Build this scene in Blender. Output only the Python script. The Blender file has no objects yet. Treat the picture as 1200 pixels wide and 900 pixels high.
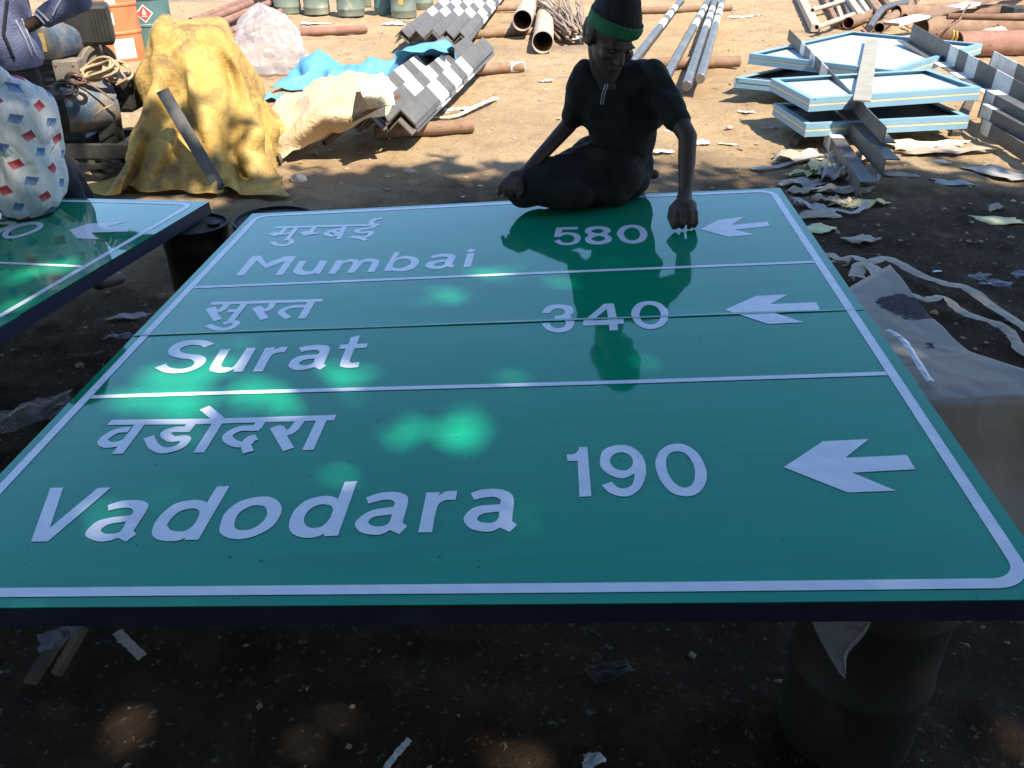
import bpy, bmesh, math, random
import numpy as np
from mathutils import Vector, Matrix, noise

scene = bpy.context.scene
COL = scene.collection
R = math.radians
random.seed(11)
RNG = np.random.default_rng(5)

# ------------------------------------------------------------------ camera
CAM_H = 1.6
PITCH = 30.0
cam_data = bpy.data.cameras.new('camera')
cam_data.lens = 30.0
cam_data.sensor_width = 36.0
cam_data.clip_start = 0.05
cam_data.clip_end = 400.0
cam = bpy.data.objects.new('camera', cam_data)
COL.objects.link(cam)
cam.location = (0, 0, CAM_H)
cam.rotation_euler = (R(90 - PITCH), 0, 0)
scene.camera = cam

# ------------------------------------------------------------------ sky and sun
SUN = Vector((0.42, -0.55, 1.0)).normalized()          # direction towards the sun
SUN_EL = math.asin(SUN.z)
SUN_AZ = math.atan2(SUN.x, SUN.y)
world = bpy.data.worlds.new('World')
scene.world = world
world.use_nodes = True
wn = world.node_tree
wn.nodes.clear()
w_out = wn.nodes.new('ShaderNodeOutputWorld')
w_bg = wn.nodes.new('ShaderNodeBackground')
w_sky = wn.nodes.new('ShaderNodeTexSky')
w_sky.sky_type = 'NISHITA'
w_sky.sun_disc = False
w_sky.sun_elevation = SUN_EL
w_sky.sun_rotation = SUN_AZ
w_sky.air_density = 1.0
w_sky.dust_density = 0.0
w_sky.ozone_density = 3.0
w_bg.inputs['Strength'].default_value = 0.15
wn.links.new(w_sky.outputs[0], w_bg.inputs[0])
wn.links.new(w_bg.outputs[0], w_out.inputs[0])

sun_data = bpy.data.lights.new('sun', 'SUN')
sun_data.energy = 4.2
sun_data.angle = R(0.55)
sun_data.color = (1.0, 0.93, 0.80)
sun = bpy.data.objects.new('sun', sun_data)
COL.objects.link(sun)
sun.location = (6, 8, 20)
sun.rotation_euler = SUN.to_track_quat('Z', 'Y').to_euler()

scene.view_settings.view_transform = 'Standard'
scene.view_settings.look = 'None'
scene.view_settings.exposure = 1.2
scene.view_settings.gamma = 1.0
scene.cycles.max_bounces = 8
scene.cycles.transparent_max_bounces = 12

# ------------------------------------------------------------------ helpers
def ray(px, py):
    """direction of a sight line of the camera for a point of the 1200 x 900 photograph"""
    c, s = math.cos(R(PITCH)), math.sin(R(PITCH))
    x, y, w = (px - 600) / 1000, (py - 450) / 1000, 1.0
    return Vector((x, w * c - y * s, -w * s - y * c))

def on_z(px, py, z=0.0):
    d = ray(px, py)
    return Vector((0, 0, CAM_H)) + d * ((z - CAM_H) / d.z)

def on_y(px, py, y):
    d = ray(px, py)
    return Vector((0, 0, CAM_H)) + d * (y / d.y)

OFF = {}

def tag(o, label=None, cat=None, group=None, kind=None):
    if label: o['label'] = label
    if cat: o['category'] = cat
    if group: o['group'] = group
    if kind: o['kind'] = kind
    return o

def thing(name, loc, label, cat, group=None):
    o = bpy.data.objects.new(name, None)
    o.empty_display_size = 0.1
    COL.objects.link(o)
    o.location = loc
    OFF[o.name] = Vector(loc)
    return tag(o, label, cat, group)

def rot_to(d, up=Vector((0, 0, 1))):
    """3x3 matrix whose x axis is d"""
    x = Vector(d).normalized()
    y = up.cross(x)
    if y.length < 1e-4: y = Vector((0, 1, 0)).cross(x)
    y.normalize()
    z = x.cross(y)
    return Matrix((x, y, z)).transposed()

class MB:
    def __init__(self):
        self.v = []; self.f = []; self.m = []
    def add(self, vs, fs, mi=0):
        b = len(self.v)
        self.v += [Vector(p) for p in vs]
        self.f += [tuple(b + i for i in f) for f in fs]
        self.m += [mi] * len(fs)
        return self
    def box(self, c, s, M=None, mi=0):
        c = Vector(c); M = M or Matrix.Identity(3)
        vs = [c + M @ Vector((x * s[0] / 2, y * s[1] / 2, z * s[2] / 2)) for z in (-1, 1) for y in (-1, 1) for x in (-1, 1)]
        return self.add(vs, [(0, 2, 3, 1), (4, 5, 7, 6), (0, 1, 5, 4), (2, 6, 7, 3), (0, 4, 6, 2), (1, 3, 7, 5)], mi)
    def beam(self, a, b, w, h, mi=0, up=Vector((0, 0, 1))):
        a = Vector(a); b = Vector(b)
        return self.box((a + b) / 2, ((b - a).length, w, h), rot_to(b - a, up), mi)
    def tube(self, path, r, n=10, cap=True, mi=0, flat=None):
        path = [Vector(p) for p in path]
        N = len(path)
        rs = r if isinstance(r, (list, tuple)) else [r] * N
        t0 = (path[1] - path[0]).normalized()
        u = t0.orthogonal().normalized()
        rings = []
        for i in range(N):
            t = (path[min(i + 1, N - 1)] - path[max(i - 1, 0)]).normalized()
            u = (u - t * u.dot(t)).normalized(); w = t.cross(u)
            rings.append([path[i] + (u * math.cos(2 * math.pi * k / n) + w * math.sin(2 * math.pi * k / n)) * rs[i] for k in range(n)])
        vs = [p for rg in rings for p in rg]
        fs = [(i * n + k, i * n + (k + 1) % n, (i + 1) * n + (k + 1) % n, (i + 1) * n + k) for i in range(N - 1) for k in range(n)]
        if cap: fs += [tuple(range(n - 1, -1, -1)), tuple((N - 1) * n + k for k in range(n))]
        return self.add(vs, fs, mi)
    def lathe(self, prof, c, n=32, M=None, mi=0):
        c = Vector(c); M = M or Matrix.Identity(3)
        vs = []; fs = []
        for r_, z_ in prof:
            for k in range(n):
                a = 2 * math.pi * k / n
                vs.append(c + M @ Vector((r_ * math.cos(a), r_ * math.sin(a), z_)))
        for i in range(len(prof) - 1):
            for k in range(n):
                fs.append((i * n + k, i * n + (k + 1) % n, (i + 1) * n + (k + 1) % n, (i + 1) * n + k))
        return self.add(vs, fs, mi)
    def pipe(self, a, b, r, th=0.008, n=24, dents=0.0):
        a = Vector(a); b = Vector(b); M = rot_to(b - a); L = (b - a).length
        k = Matrix(((0, 0, 1), (1, 0, 0), (0, 1, 0)))
        M = M @ k
        st = [0, L * .25, L * .5, L * .75, L]
        prof = [(r - th, L * .5), (r - th, 0.0), (r, 0.0)] + [(r * (1 + dents * random.uniform(-1, 1)), s) for s in st[1:-1]] + [(r, L), (r - th, L), (r - th, L * .5)]
        return self.lathe(prof, a, n, M)
    def grid(self, nu, nv, fn, mi=0):
        vs = [fn(i / (nu - 1), j / (nv - 1)) for j in range(nv) for i in range(nu)]
        fs = [(j * nu + i, j * nu + i + 1, (j + 1) * nu + i + 1, (j + 1) * nu + i) for j in range(nv - 1) for i in range(nu - 1)]
        return self.add(vs, fs, mi)
    def profile(self, sec, stations, M, o, mis):
        """section polygon sec [(y,z)] swept along local x through stations; mis = material per span"""
        o = Vector(o); n = len(sec); b = len(self.v)
        for x in stations:
            for y, z in sec: self.v.append(o + M @ Vector((x, y, z)))
        for i in range(len(stations) - 1):
            for k in range(n):
                self.f.append((b + i * n + k, b + i * n + (k + 1) % n, b + (i + 1) * n + (k + 1) % n, b + (i + 1) * n + k)); self.m.append(mis[i])
        self.f.append(tuple(b + k for k in range(n - 1, -1, -1))); self.m.append(mis[0])
        e = b + (len(stations) - 1) * n
        self.f.append(tuple(e + k for k in range(n))); self.m.append(mis[-1])
        return self
    def build(self, name, mats, parent=None, smooth=False, origin=None, bevel=0.0, thick=0.0, sub=0):
        if not isinstance(mats, (list, tuple)): mats = [mats]
        if parent is not None:
            root = parent
            while root.parent: root = root.parent
            off = OFF[root.name]
        elif origin is not None: off = Vector(origin)
        else:
            xs = [p.x for p in self.v]; ys = [p.y for p in self.v]; zs = [p.z for p in self.v]
            off = Vector(((min(xs) + max(xs)) / 2, (min(ys) + max(ys)) / 2, min(zs)))
        me = bpy.data.meshes.new(name)
        me.from_pydata([tuple(p - off) for p in self.v], [], self.f)
        for m_ in mats: me.materials.append(m_)
        me.polygons.foreach_set('material_index', self.m)
        if smooth is True: me.polygons.foreach_set('use_smooth', [True] * len(me.polygons))
        me.update()
        if isinstance(smooth, (int, float)) and smooth is not True and smooth is not False:
            me.polygons.foreach_set('use_smooth', [True] * len(me.polygons))
            me.set_sharp_from_angle(angle=R(smooth))
        o = bpy.data.objects.new(name, me)
        COL.objects.link(o)
        if parent is not None: o.parent = parent
        else:
            o.location = off; OFF[o.name] = off
        if thick:
            s = o.modifiers.new('thickness', 'SOLIDIFY'); s.thickness = thick; s.offset = 0
        if bevel:
            b = o.modifiers.new('bevel', 'BEVEL'); b.width = bevel; b.segments = 2; b.limit_method = 'ANGLE'; b.angle_limit = R(40)
        if sub:
            s = o.modifiers.new('sub', 'SUBSURF'); s.levels = sub; s.render_levels = sub
        return o

def copy_thing(o, loc=None, label=None, rz=None):
    c = o.copy(); COL.objects.link(c)
    if loc is not None: c.location = loc
    if rz is not None: c.rotation_euler.z = rz
    if label: c['label'] = label
    for ch in o.children:
        d = ch.copy(); COL.objects.link(d); d.parent = c
        for g in ch.children:
            e = g.copy(); COL.objects.link(e); e.parent = d
    return c

# ------------------------------------------------------------------ materials
class NT:
    def __init__(self, name):
        self.mat = bpy.data.materials.new(name); self.mat.use_nodes = True
        self.t = self.mat.node_tree; self.t.nodes.clear()
        self.out = self.n('ShaderNodeOutputMaterial')
        self.b = self.n('ShaderNodeBsdfPrincipled')
        self.l(self.b.outputs[0], self.out.inputs[0])
    def n(self, ty, **kw):
        q = self.t.nodes.new(ty)
        for k, v in kw.items(): setattr(q, k, v)
        return q
    def l(self, a, b): self.t.links.new(a, b)
    def pos(self):
        if not hasattr(self, '_p'): self._p = self.n('ShaderNodeNewGeometry').outputs['Position']
        return self._p
    def obj(self):
        if not hasattr(self, '_o'): self._o = self.n('ShaderNodeTexCoord').outputs['Object']
        return self._o
    def noise(self, scale, detail=4, rough=.55, vec=None, stretch=None, dist=0.0):
        q = self.n('ShaderNodeTexNoise'); q.inputs['Scale'].default_value = scale
        q.inputs['Detail'].default_value = detail; q.inputs['Roughness'].default_value = rough
        q.inputs['Distortion'].default_value = dist
        v = vec or self.pos()
        if stretch:
            mp = self.n('ShaderNodeMapping'); mp.inputs['Scale'].default_value = stretch
            self.l(v, mp.inputs[0]); v = mp.outputs[0]
        self.l(v, q.inputs['Vector'])
        return q.outputs['Fac']
    def ramp(self, fac, stops):
        q = self.n('ShaderNodeValToRGB'); e = q.color_ramp.elements
        while len(e) < len(stops): e.new(0.5)
        for el, (p, c) in zip(e, stops):
            el.position = p; el.color = (*c, 1) if len(c) == 3 else c
        self.l(fac, q.inputs[0]); return q.outputs[0]
    def step(self, fac, a, b):
        return self.ramp(fac, [(a, (0, 0, 0)), (b, (1, 1, 1))])
    def mix(self, fac, a, b, blend='MIX'):
        q = self.n('ShaderNodeMix', data_type='RGBA', blend_type=blend)
        for s, v in ((0, fac), (6, a), (7, b)):
            if isinstance(v, (int, float)): q.inputs[s].default_value = v
            elif isinstance(v, tuple): q.inputs[s].default_value = (*v, 1)
            else: self.l(v, q.inputs[s])
        return q.outputs[2]
    def math(self, op, a, b=0.0, c=0.0):
        q = self.n('ShaderNodeMath', operation=op)
        for i, v in enumerate((a, b, c)):
            if isinstance(v, (int, float)): q.inputs[i].default_value = v
            else: self.l(v, q.inputs[i])
        return q.outputs[0]
    def set(self, **kw):
        for k, v in kw.items():
            s = self.b.inputs[k.replace('_', ' ')]
            if isinstance(v, (int, float)): s.default_value = v
            elif isinstance(v, tuple): s.default_value = (*v, 1)
            else: self.l(v, s)
        return self
    def bump(self, h, strength=.3, dist=.01, chain=None):
        q = self.n('ShaderNodeBump'); q.inputs['Strength'].default_value = strength; q.inputs['Distance'].default_value = dist
        self.l(h, q.inputs['Height'])
        if chain is not None: self.l(chain, q.inputs['Normal'])
        self.l(q.outputs[0], self.b.inputs['Normal']); self._nb = q.outputs[0]
        return self

def mat(name, col, col2=None, rough=.6, metal=0.0, scale=6, bump=.2, bscale=60, bdist=.004, dirt=None, dirt_at=(.52, .7), dscale=3, coat=0.0, two=False):
    t = NT(name)
    col2 = col2 or tuple(c * .75 for c in col)
    c = t.ramp(t.noise(scale, 5), [(.35, col), (.65, col2)])
    if dirt:
        c = t.mix(t.step(t.noise(dscale, 6, .65), *dirt_at), c, dirt)
    t.set(Base_Color=c, Roughness=rough, Metallic=metal)
    if coat: t.set(Coat_Weight=coat, Coat_Roughness=.05)
    if bump: t.bump(t.noise(bscale, 4), bump, bdist)
    return t.mat

MAT = {}
# dry earth of the yard: tan sand with darker, trodden patches
t = NT('yard_earth')
base = t.ramp(t.noise(.8, 6, .6), [(.32, (.43, .285, .155)), (.52, (.53, .37, .205)), (.72, (.58, .415, .24))])
base = t.mix(t.step(t.noise(5, 7, .7), .5, .72), base, (.36, .23, .135))
base = t.mix(t.step(t.noise(38, 5, .7), .55, .66), base, (.29, .185, .115))
base = t.mix(t.step(t.noise(110, 3, .7), .57, .66), base, (.33, .215, .14))
base = t.mix(t.step(t.noise(26, 4, .75), .62, .70), base, (.56, .43, .30))
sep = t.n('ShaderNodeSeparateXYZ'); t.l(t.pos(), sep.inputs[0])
# darker soil round the sign benches, part of the shade put into its colour
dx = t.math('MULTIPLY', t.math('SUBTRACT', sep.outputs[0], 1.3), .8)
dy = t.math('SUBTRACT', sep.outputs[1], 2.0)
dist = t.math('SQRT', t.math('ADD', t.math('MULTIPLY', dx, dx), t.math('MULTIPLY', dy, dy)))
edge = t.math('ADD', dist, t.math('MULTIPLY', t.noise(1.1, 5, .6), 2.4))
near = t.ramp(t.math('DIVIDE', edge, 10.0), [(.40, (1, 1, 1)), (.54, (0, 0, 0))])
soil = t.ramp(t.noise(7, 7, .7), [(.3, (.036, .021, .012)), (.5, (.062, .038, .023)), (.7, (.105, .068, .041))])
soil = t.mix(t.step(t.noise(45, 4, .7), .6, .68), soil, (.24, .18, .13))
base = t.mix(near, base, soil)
grey = t.ramp(t.noise(.45, 4, .6, stretch=(1, 1.6, 1)), [(.56, (0, 0, 0)), (.68, (1, 1, 1))])
far = t.ramp(t.math('DIVIDE', sep.outputs[1], 20.0), [(.42, (0, 0, 0)), (.55, (1, 1, 1))])
base = t.mix(t.mix(1.0, grey, far, 'MULTIPLY'), base, (.27, .21, .16))
t.set(Base_Color=base, Roughness=.95, Specular_IOR_Level=.15)
h = t.mix(.5, t.noise(14, 8, .7), t.noise(90, 4, .7))
t.bump(h, 1.0, .04)
MAT['earth'] = t.mat

def sign_green(name='green_sign_sheeting', spec=.58, coat=.22):
    t = NT(name)
    o = t.obj()
    c = t.ramp(t.noise(1.5, 4, vec=o), [(.3, (.002, .235, .115)), (.7, (.003, .265, .132))])
    st = t.noise(26, 2, .4, vec=o, stretch=(.06, 1, 1))
    c = t.mix(t.math('MULTIPLY', t.step(st, .45, .6), .55), c, (.003, .28, .155))
    c = t.mix(t.step(t.noise(60, 3, .6, vec=o), .66, .74), c, (.02, .15, .11))
    # dust, hand smears and a few pin holes in the sheeting
    c = t.mix(t.math('MULTIPLY', t.step(t.noise(3.0, 7, .72, vec=o, dist=.7), .56, .80), .10), c, (.20, .22, .19))
    c = t.mix(t.step(t.noise(75, 2, .5, vec=o), .735, .75), c, (.01, .05, .05))
    t.set(Base_Color=c, Roughness=t.ramp(t.noise(2.2, 6, .6, vec=o), [(.45, (.025,) * 3), (.75, (.085,) * 3)]), IOR=1.52, Specular_IOR_Level=spec, Specular_Tint=(.22, .85, 1.0), Coat_Weight=coat, Coat_Roughness=.02)
    q = t.n('ShaderNodeBump'); q.inputs['Strength'].default_value = .045; q.inputs['Distance'].default_value = .02
    t.l(t.noise(3.2, 2, .4, vec=o), q.inputs['Height'])
    q2 = t.n('ShaderNodeBump'); q2.inputs['Strength'].default_value = .012; q2.inputs['Distance'].default_value = .004
    t.l(t.noise(30, 2, .5, vec=o), q2.inputs['Height']); t.l(q.outputs[0], q2.inputs['Normal'])
    t.l(q2.outputs[0], t.b.inputs['Coat Normal']); t.l(q2.outputs[0], t.b.inputs['Normal'])
    return t.mat
MAT['green'] = sign_green()
MAT['green_dull'] = sign_green('green_sign_sheeting_polished', .62, .32)

def sign_white():
    t = NT('white_reflective_film')
    o = t.obj()
    st = t.noise(30, 2, .5, vec=o, stretch=(.05, 1, 1))
    c = t.ramp(st, [(.38, (.72, .75, .84)), (.6, (.80, .82, .88))])
    wv = t.n('ShaderNodeTexWave'); wv.bands_direction = 'DIAGONAL'; wv.inputs['Scale'].default_value = 9.0; wv.inputs['Distortion'].default_value = 1.5; t.l(o, wv.inputs['Vector'])
    c = t.mix(t.math('MULTIPLY', t.step(wv.outputs['Fac'], .45, .55), .22), c, (.62, .64, .76))
    c = t.mix(t.step(t.noise(12, 4, vec=o), .6, .8), c, (.74, .76, .84))
    t.set(Base_Color=c, Roughness=.35, Coat_Weight=.5, Coat_Roughness=.04)
    return t.mat
MAT['film'] = sign_white()
MAT['frame_blue'] = mat('dark_blue_frame_paint', (.007, .012, .036), (.010, .017, .045), .5, bump=.1, dirt=(.05, .045, .05), dirt_at=(.6, .8))
def rust(name, a, b, c):
    t = NT(name)
    k = t.ramp(t.noise(5, 7, .65), [(.3, a), (.5, b), (.7, c)])
    k = t.mix(t.step(t.noise(40, 5, .7), .55, .7), k, tuple(x * .55 for x in a))
    t.set(Base_Color=k, Roughness=.85)
    t.bump(t.noise(70, 6, .7), .5, .004)
    return t.mat
MAT['rust'] = rust('rusty_steel', (.19, .105, .062), (.26, .155, .095), (.34, .235, .155))
MAT['rust_red'] = rust('red_brown_rust', (.22, .10, .068), (.29, .145, .10), (.36, .21, .155))
MAT['rust_dark'] = rust('dark_rust', (.13, .065, .04), (.19, .10, .06), (.26, .16, .10))
MAT['rust_pale'] = rust('dusty_steel', (.42, .33, .24), (.48, .39, .30), (.36, .27, .19))
MAT['steel'] = mat('galvanised_steel', (.15, .145, .14), (.105, .10, .098), .42, .3, 9, .15, 80, dirt=(.30, .25, .19), dirt_at=(.55, .8))
MAT['bar'] = mat('grey_primed_angle_steel', (.165, .147, .125), (.125, .11, .094), .55, .2, 8, .15, 90, dirt=(.22, .18, .14), dirt_at=(.55, .8))
MAT['bar_white'] = mat('white_band_paint', (.66, .65, .63), (.58, .56, .53), .6, 0, 12, .15, 60, dirt=(.40, .34, .27), dirt_at=(.54, .74))
MAT['dark_steel'] = mat('dark_steel_bar', (.13, .125, .118), (.095, .09, .085), .55, .2, 9, .15, 80, dirt=(.16, .13, .10), dirt_at=(.55, .8))
MAT['pale_blue'] = mat('pale_blue_tray_paint', (.22, .37, .47), (.19, .33, .44), .5, 0, 4, .12, 50, dirt=(.30, .28, .23), dirt_at=(.62, .85))
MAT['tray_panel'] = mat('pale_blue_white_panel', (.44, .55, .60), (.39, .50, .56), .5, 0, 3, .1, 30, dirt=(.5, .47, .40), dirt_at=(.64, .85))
MAT['shaded_inside'] = mat('shaded_tray_inside', (.045, .055, .085), (.06, .07, .10), .6)  # tray insides darkened: shade of the trays above put into the colour
MAT['cream'] = mat('cream_foam_edge', (.68, .58, .36), (.60, .50, .30), .8)
MAT['plank'] = mat('grey_board', (.34, .32, .26), (.28, .255, .21), .8, 0, 12, .3, 40)
MAT['wood'] = mat('weathered_wood', (.12, .085, .06), (.08, .055, .04), .85, 0, 14, .5, 50)
MAT['twig'] = mat('dry_twigs', (.36, .27, .20), (.20, .145, .11), .9, 0, 20, .4, 60)
MAT['black_drum'] = mat('black_oily_drum', (.008, .0075, .0075), (.016, .014, .013), .6, .1, 7, .35, 40, dirt=(.07, .05, .035), dirt_at=(.55, .8))
MAT['drum_lid'] = mat('dusty_drum_lid', (.09, .065, .05), (.055, .04, .034), .8, 0, 9, .4, 40)
MAT['orange'] = mat('orange_drum_paint', (.72, .22, .085), (.64, .17, .06), .5, 0, 5, .2, 30, dirt=(.55, .33, .22), dirt_at=(.58, .8))
MAT['teal'] = mat('teal_drum_paint', (.10, .19, .185), (.075, .15, .15), .5, 0, 5, .2, 30, dirt=(.28, .26, .22), dirt_at=(.6, .8))
MAT['zinc'] = mat('pale_green_plastic_drum', (.21, .245, .185), (.17, .205, .16), .38, 0, 5, .2, 20, dirt=(.5, .46, .36), dirt_at=(.58, .8))
MAT['white_label'] = mat('white_label', (.80, .78, .74), (.72, .70, .65), .6, dirt=(.55, .40, .30), dirt_at=(.62, .8))
MAT['red_label'] = mat('red_label', (.55, .09, .07), (.45, .07, .06), .6)
MAT['engine_blue'] = mat('worn_blue_engine_paint', (.05, .085, .13), (.06, .10, .15), .6, 0, 6, .3, 40, dirt=(.22, .17, .12), dirt_at=(.40, .62), dscale=8)
MAT['engine_black'] = mat('greasy_black_iron', (.020, .019, .018), (.045, .04, .035), .6, .2, 8, .4, 40, dirt=(.11, .085, .06), dirt_at=(.56, .8), dscale=6)
MAT['engine_grey'] = mat('dusty_grey_iron', (.16, .145, .125), (.24, .20, .16), .7, .2, 7, .4, 40, dirt=(.30, .23, .16), dirt_at=(.5, .75), dscale=6)
MAT['rope'] = mat('tan_rope', (.50, .36, .22), (.38, .26, .15), .9, 0, 30, .6, 160)
MAT['cable'] = mat('dark_cable', (.10, .085, .065), (.06, .05, .04), .7)
MAT['rubber'] = mat('dusty_rubber', (.035, .032, .03), (.07, .06, .05), .85)
MAT['yellow_tag'] = mat('yellow_plate', (.56, .40, .10), (.46, .30, .09), .6, scale=30)
def tarp(name, a, b, dark, dat=(.54, .72), rough=.6, crease=.55):
    t = NT(name)
    c = t.ramp(t.noise(4, 6, .6), [(.35, a), (.65, b)])
    c = t.mix(t.math('MULTIPLY', t.step(t.noise(5, 8, .72, dist=.6), *dat), .75), c, dark)
    t.set(Base_Color=c, Roughness=rough, Specular_IOR_Level=.3)
    rg_ = lambda n_: t.math('SUBTRACT', 1.0, t.math('ABSOLUTE', t.math('SUBTRACT', t.math('MULTIPLY', n_, 2.0), 1.0)))
    t.bump(t.mix(.45, rg_(t.noise(7, 2, .5, dist=.5)), rg_(t.noise(17, 2, .5, dist=.8))), crease, .03)
    return t.mat
MAT['yellow_tarp'] = tarp('yellow_tarpaulin', (.55, .36, .10), (.45, .28, .075), (.15, .095, .045), (.46, .62), .6, .4)
MAT['blue_tarp'] = tarp('blue_tarpaulin', (.13, .36, .54), (.10, .29, .47), (.26, .38, .46), (.55, .75))
MAT['tan_sheet'] = tarp('tan_paper_sheet', (.66, .50, .31), (.60, .44, .27), (.50, .36, .22), (.58, .8), .5)
MAT['cream_sheet'] = tarp('cream_paper_sheet', (.76, .69, .52), (.70, .62, .45), (.60, .50, .34), (.58, .8), .55)
MAT['tan_paper'] = mat('tan_backing_paper', (.44, .36, .27), (.36, .29, .21), .7, 0, 7, .3, 30)
MAT['yellow_paper'] = mat('pale_yellow_paper', (.62, .58, .30), (.55, .50, .26), .6, 0, 6, .25, 30)
MAT['grey_paper'] = mat('grey_backing_paper', (.42, .38, .35), (.33, .30, .28), .65, 0, 6, .25, 30)
MAT['white_scrap'] = mat('white_film_scrap', (.74, .74, .76), (.66, .66, .70), .4, 0, 8, .1, 30)
def plastic(name, col, alpha, rough=.25):
    t = NT(name)
    t.set(Base_Color=col, Roughness=rough)
    tr = t.n('ShaderNodeBsdfTranslucent'); tr.inputs[0].default_value = (*col, 1)
    mx = t.n('ShaderNodeMixShader'); mx.inputs[0].default_value = .45
    tp = t.n('ShaderNodeBsdfTransparent'); m2 = t.n('ShaderNodeMixShader')
    a = t.ramp(t.noise(9, 5, .6, dist=1.0), [(.3, (alpha * .7,) * 3), (.7, (min(1, alpha * 1.35),) * 3)])
    t.l(t.b.outputs[0], mx.inputs[1]); t.l(tr.outputs[0], mx.inputs[2]); t.l(a, m2.inputs[0]); t.l(tp.outputs[0], m2.inputs[1]); t.l(mx.outputs[0], m2.inputs[2]); t.l(m2.outputs[0], t.out.inputs[0])
    t.bump(t.noise(14, 5, .6, dist=1.5), .8, .03)
    return t.mat
MAT['bag'] = plastic('milky_plastic_film', (.84, .77, .76), .42)
MAT['clear'] = plastic('clear_plastic_film', (.60, .62, .75), .26, .15)
MAT['skin'] = mat('brown_skin', (.17, .085, .052), (.14, .068, .042), .5, 0, 12, .15, 120, .002)
MAT['skin_dark'] = mat('dark_skin', (.062, .034, .026), (.05, .027, .021), .62, 0, 12, .15, 120, .002)
MAT['hair'] = mat('black_hair', (.012, .010, .010), (.02, .016, .014), .55, 0, 40, .5, 160)
MAT['black_cloth'] = mat('black_cotton', (.0065, .0065, .0075), (.009, .0085, .0095), .9, 0, 20, .3, 200, .002)
MAT['black_trouser'] = mat('black_trouser_cloth', (.005, .005, .006), (.0075, .0075, .0085), .92, 0, 20, .3, 200, .002)
MAT['navy_trouser'] = mat('dark_navy_trouser_cloth', (.014, .015, .030), (.02, .02, .038), .92, 0, 20, .3, 200, .002)
MAT['green_band'] = mat('green_knit_band', (.012, .125, .048), (.010, .10, .04), .85, 0, 40, .4, 220, .002)
MAT['eye'] = mat('dark_eye', (.03, .022, .02), (.02, .016, .014), .25, bump=0)
MAT['stitch'] = mat('pale_piping', (.42, .44, .52), (.36, .38, .46), .8, bump=0)
def bark():
    t = NT('tree_bark')
    c = t.ramp(t.noise(9, 6, .65, stretch=(1, 1, .25)), [(.3, (.10, .075, .055)), (.7, (.20, .155, .115))])
    t.set(Base_Color=c, Roughness=.9); t.bump(t.noise(14, 6, .7, stretch=(1, 1, .2)), .8, .03); return t.mat
MAT['bark'] = bark()
MAT['leaf'] = mat('tree_leaf', (.045, .085, .022), (.07, .115, .03), .55, 0, 1.2, 0)
def jacket():
    t = NT('blue_grey_jacket_cloth')
    c = t.ramp(t.noise(7, 5, .6), [(.35, (.15, .16, .27)), (.65, (.115, .125, .22))])
    t.set(Base_Color=c, Roughness=.8); t.bump(t.mix(.5, t.noise(9, 5, .6, dist=1.2), t.noise(120, 2)), .5, .02); return t.mat
MAT['jacket'] = jacket()
MAT['jacket_dark'] = mat('jacket_black_stripe', (.012, .013, .022), (.016, .017, .028), .85, bump=0)

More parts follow.
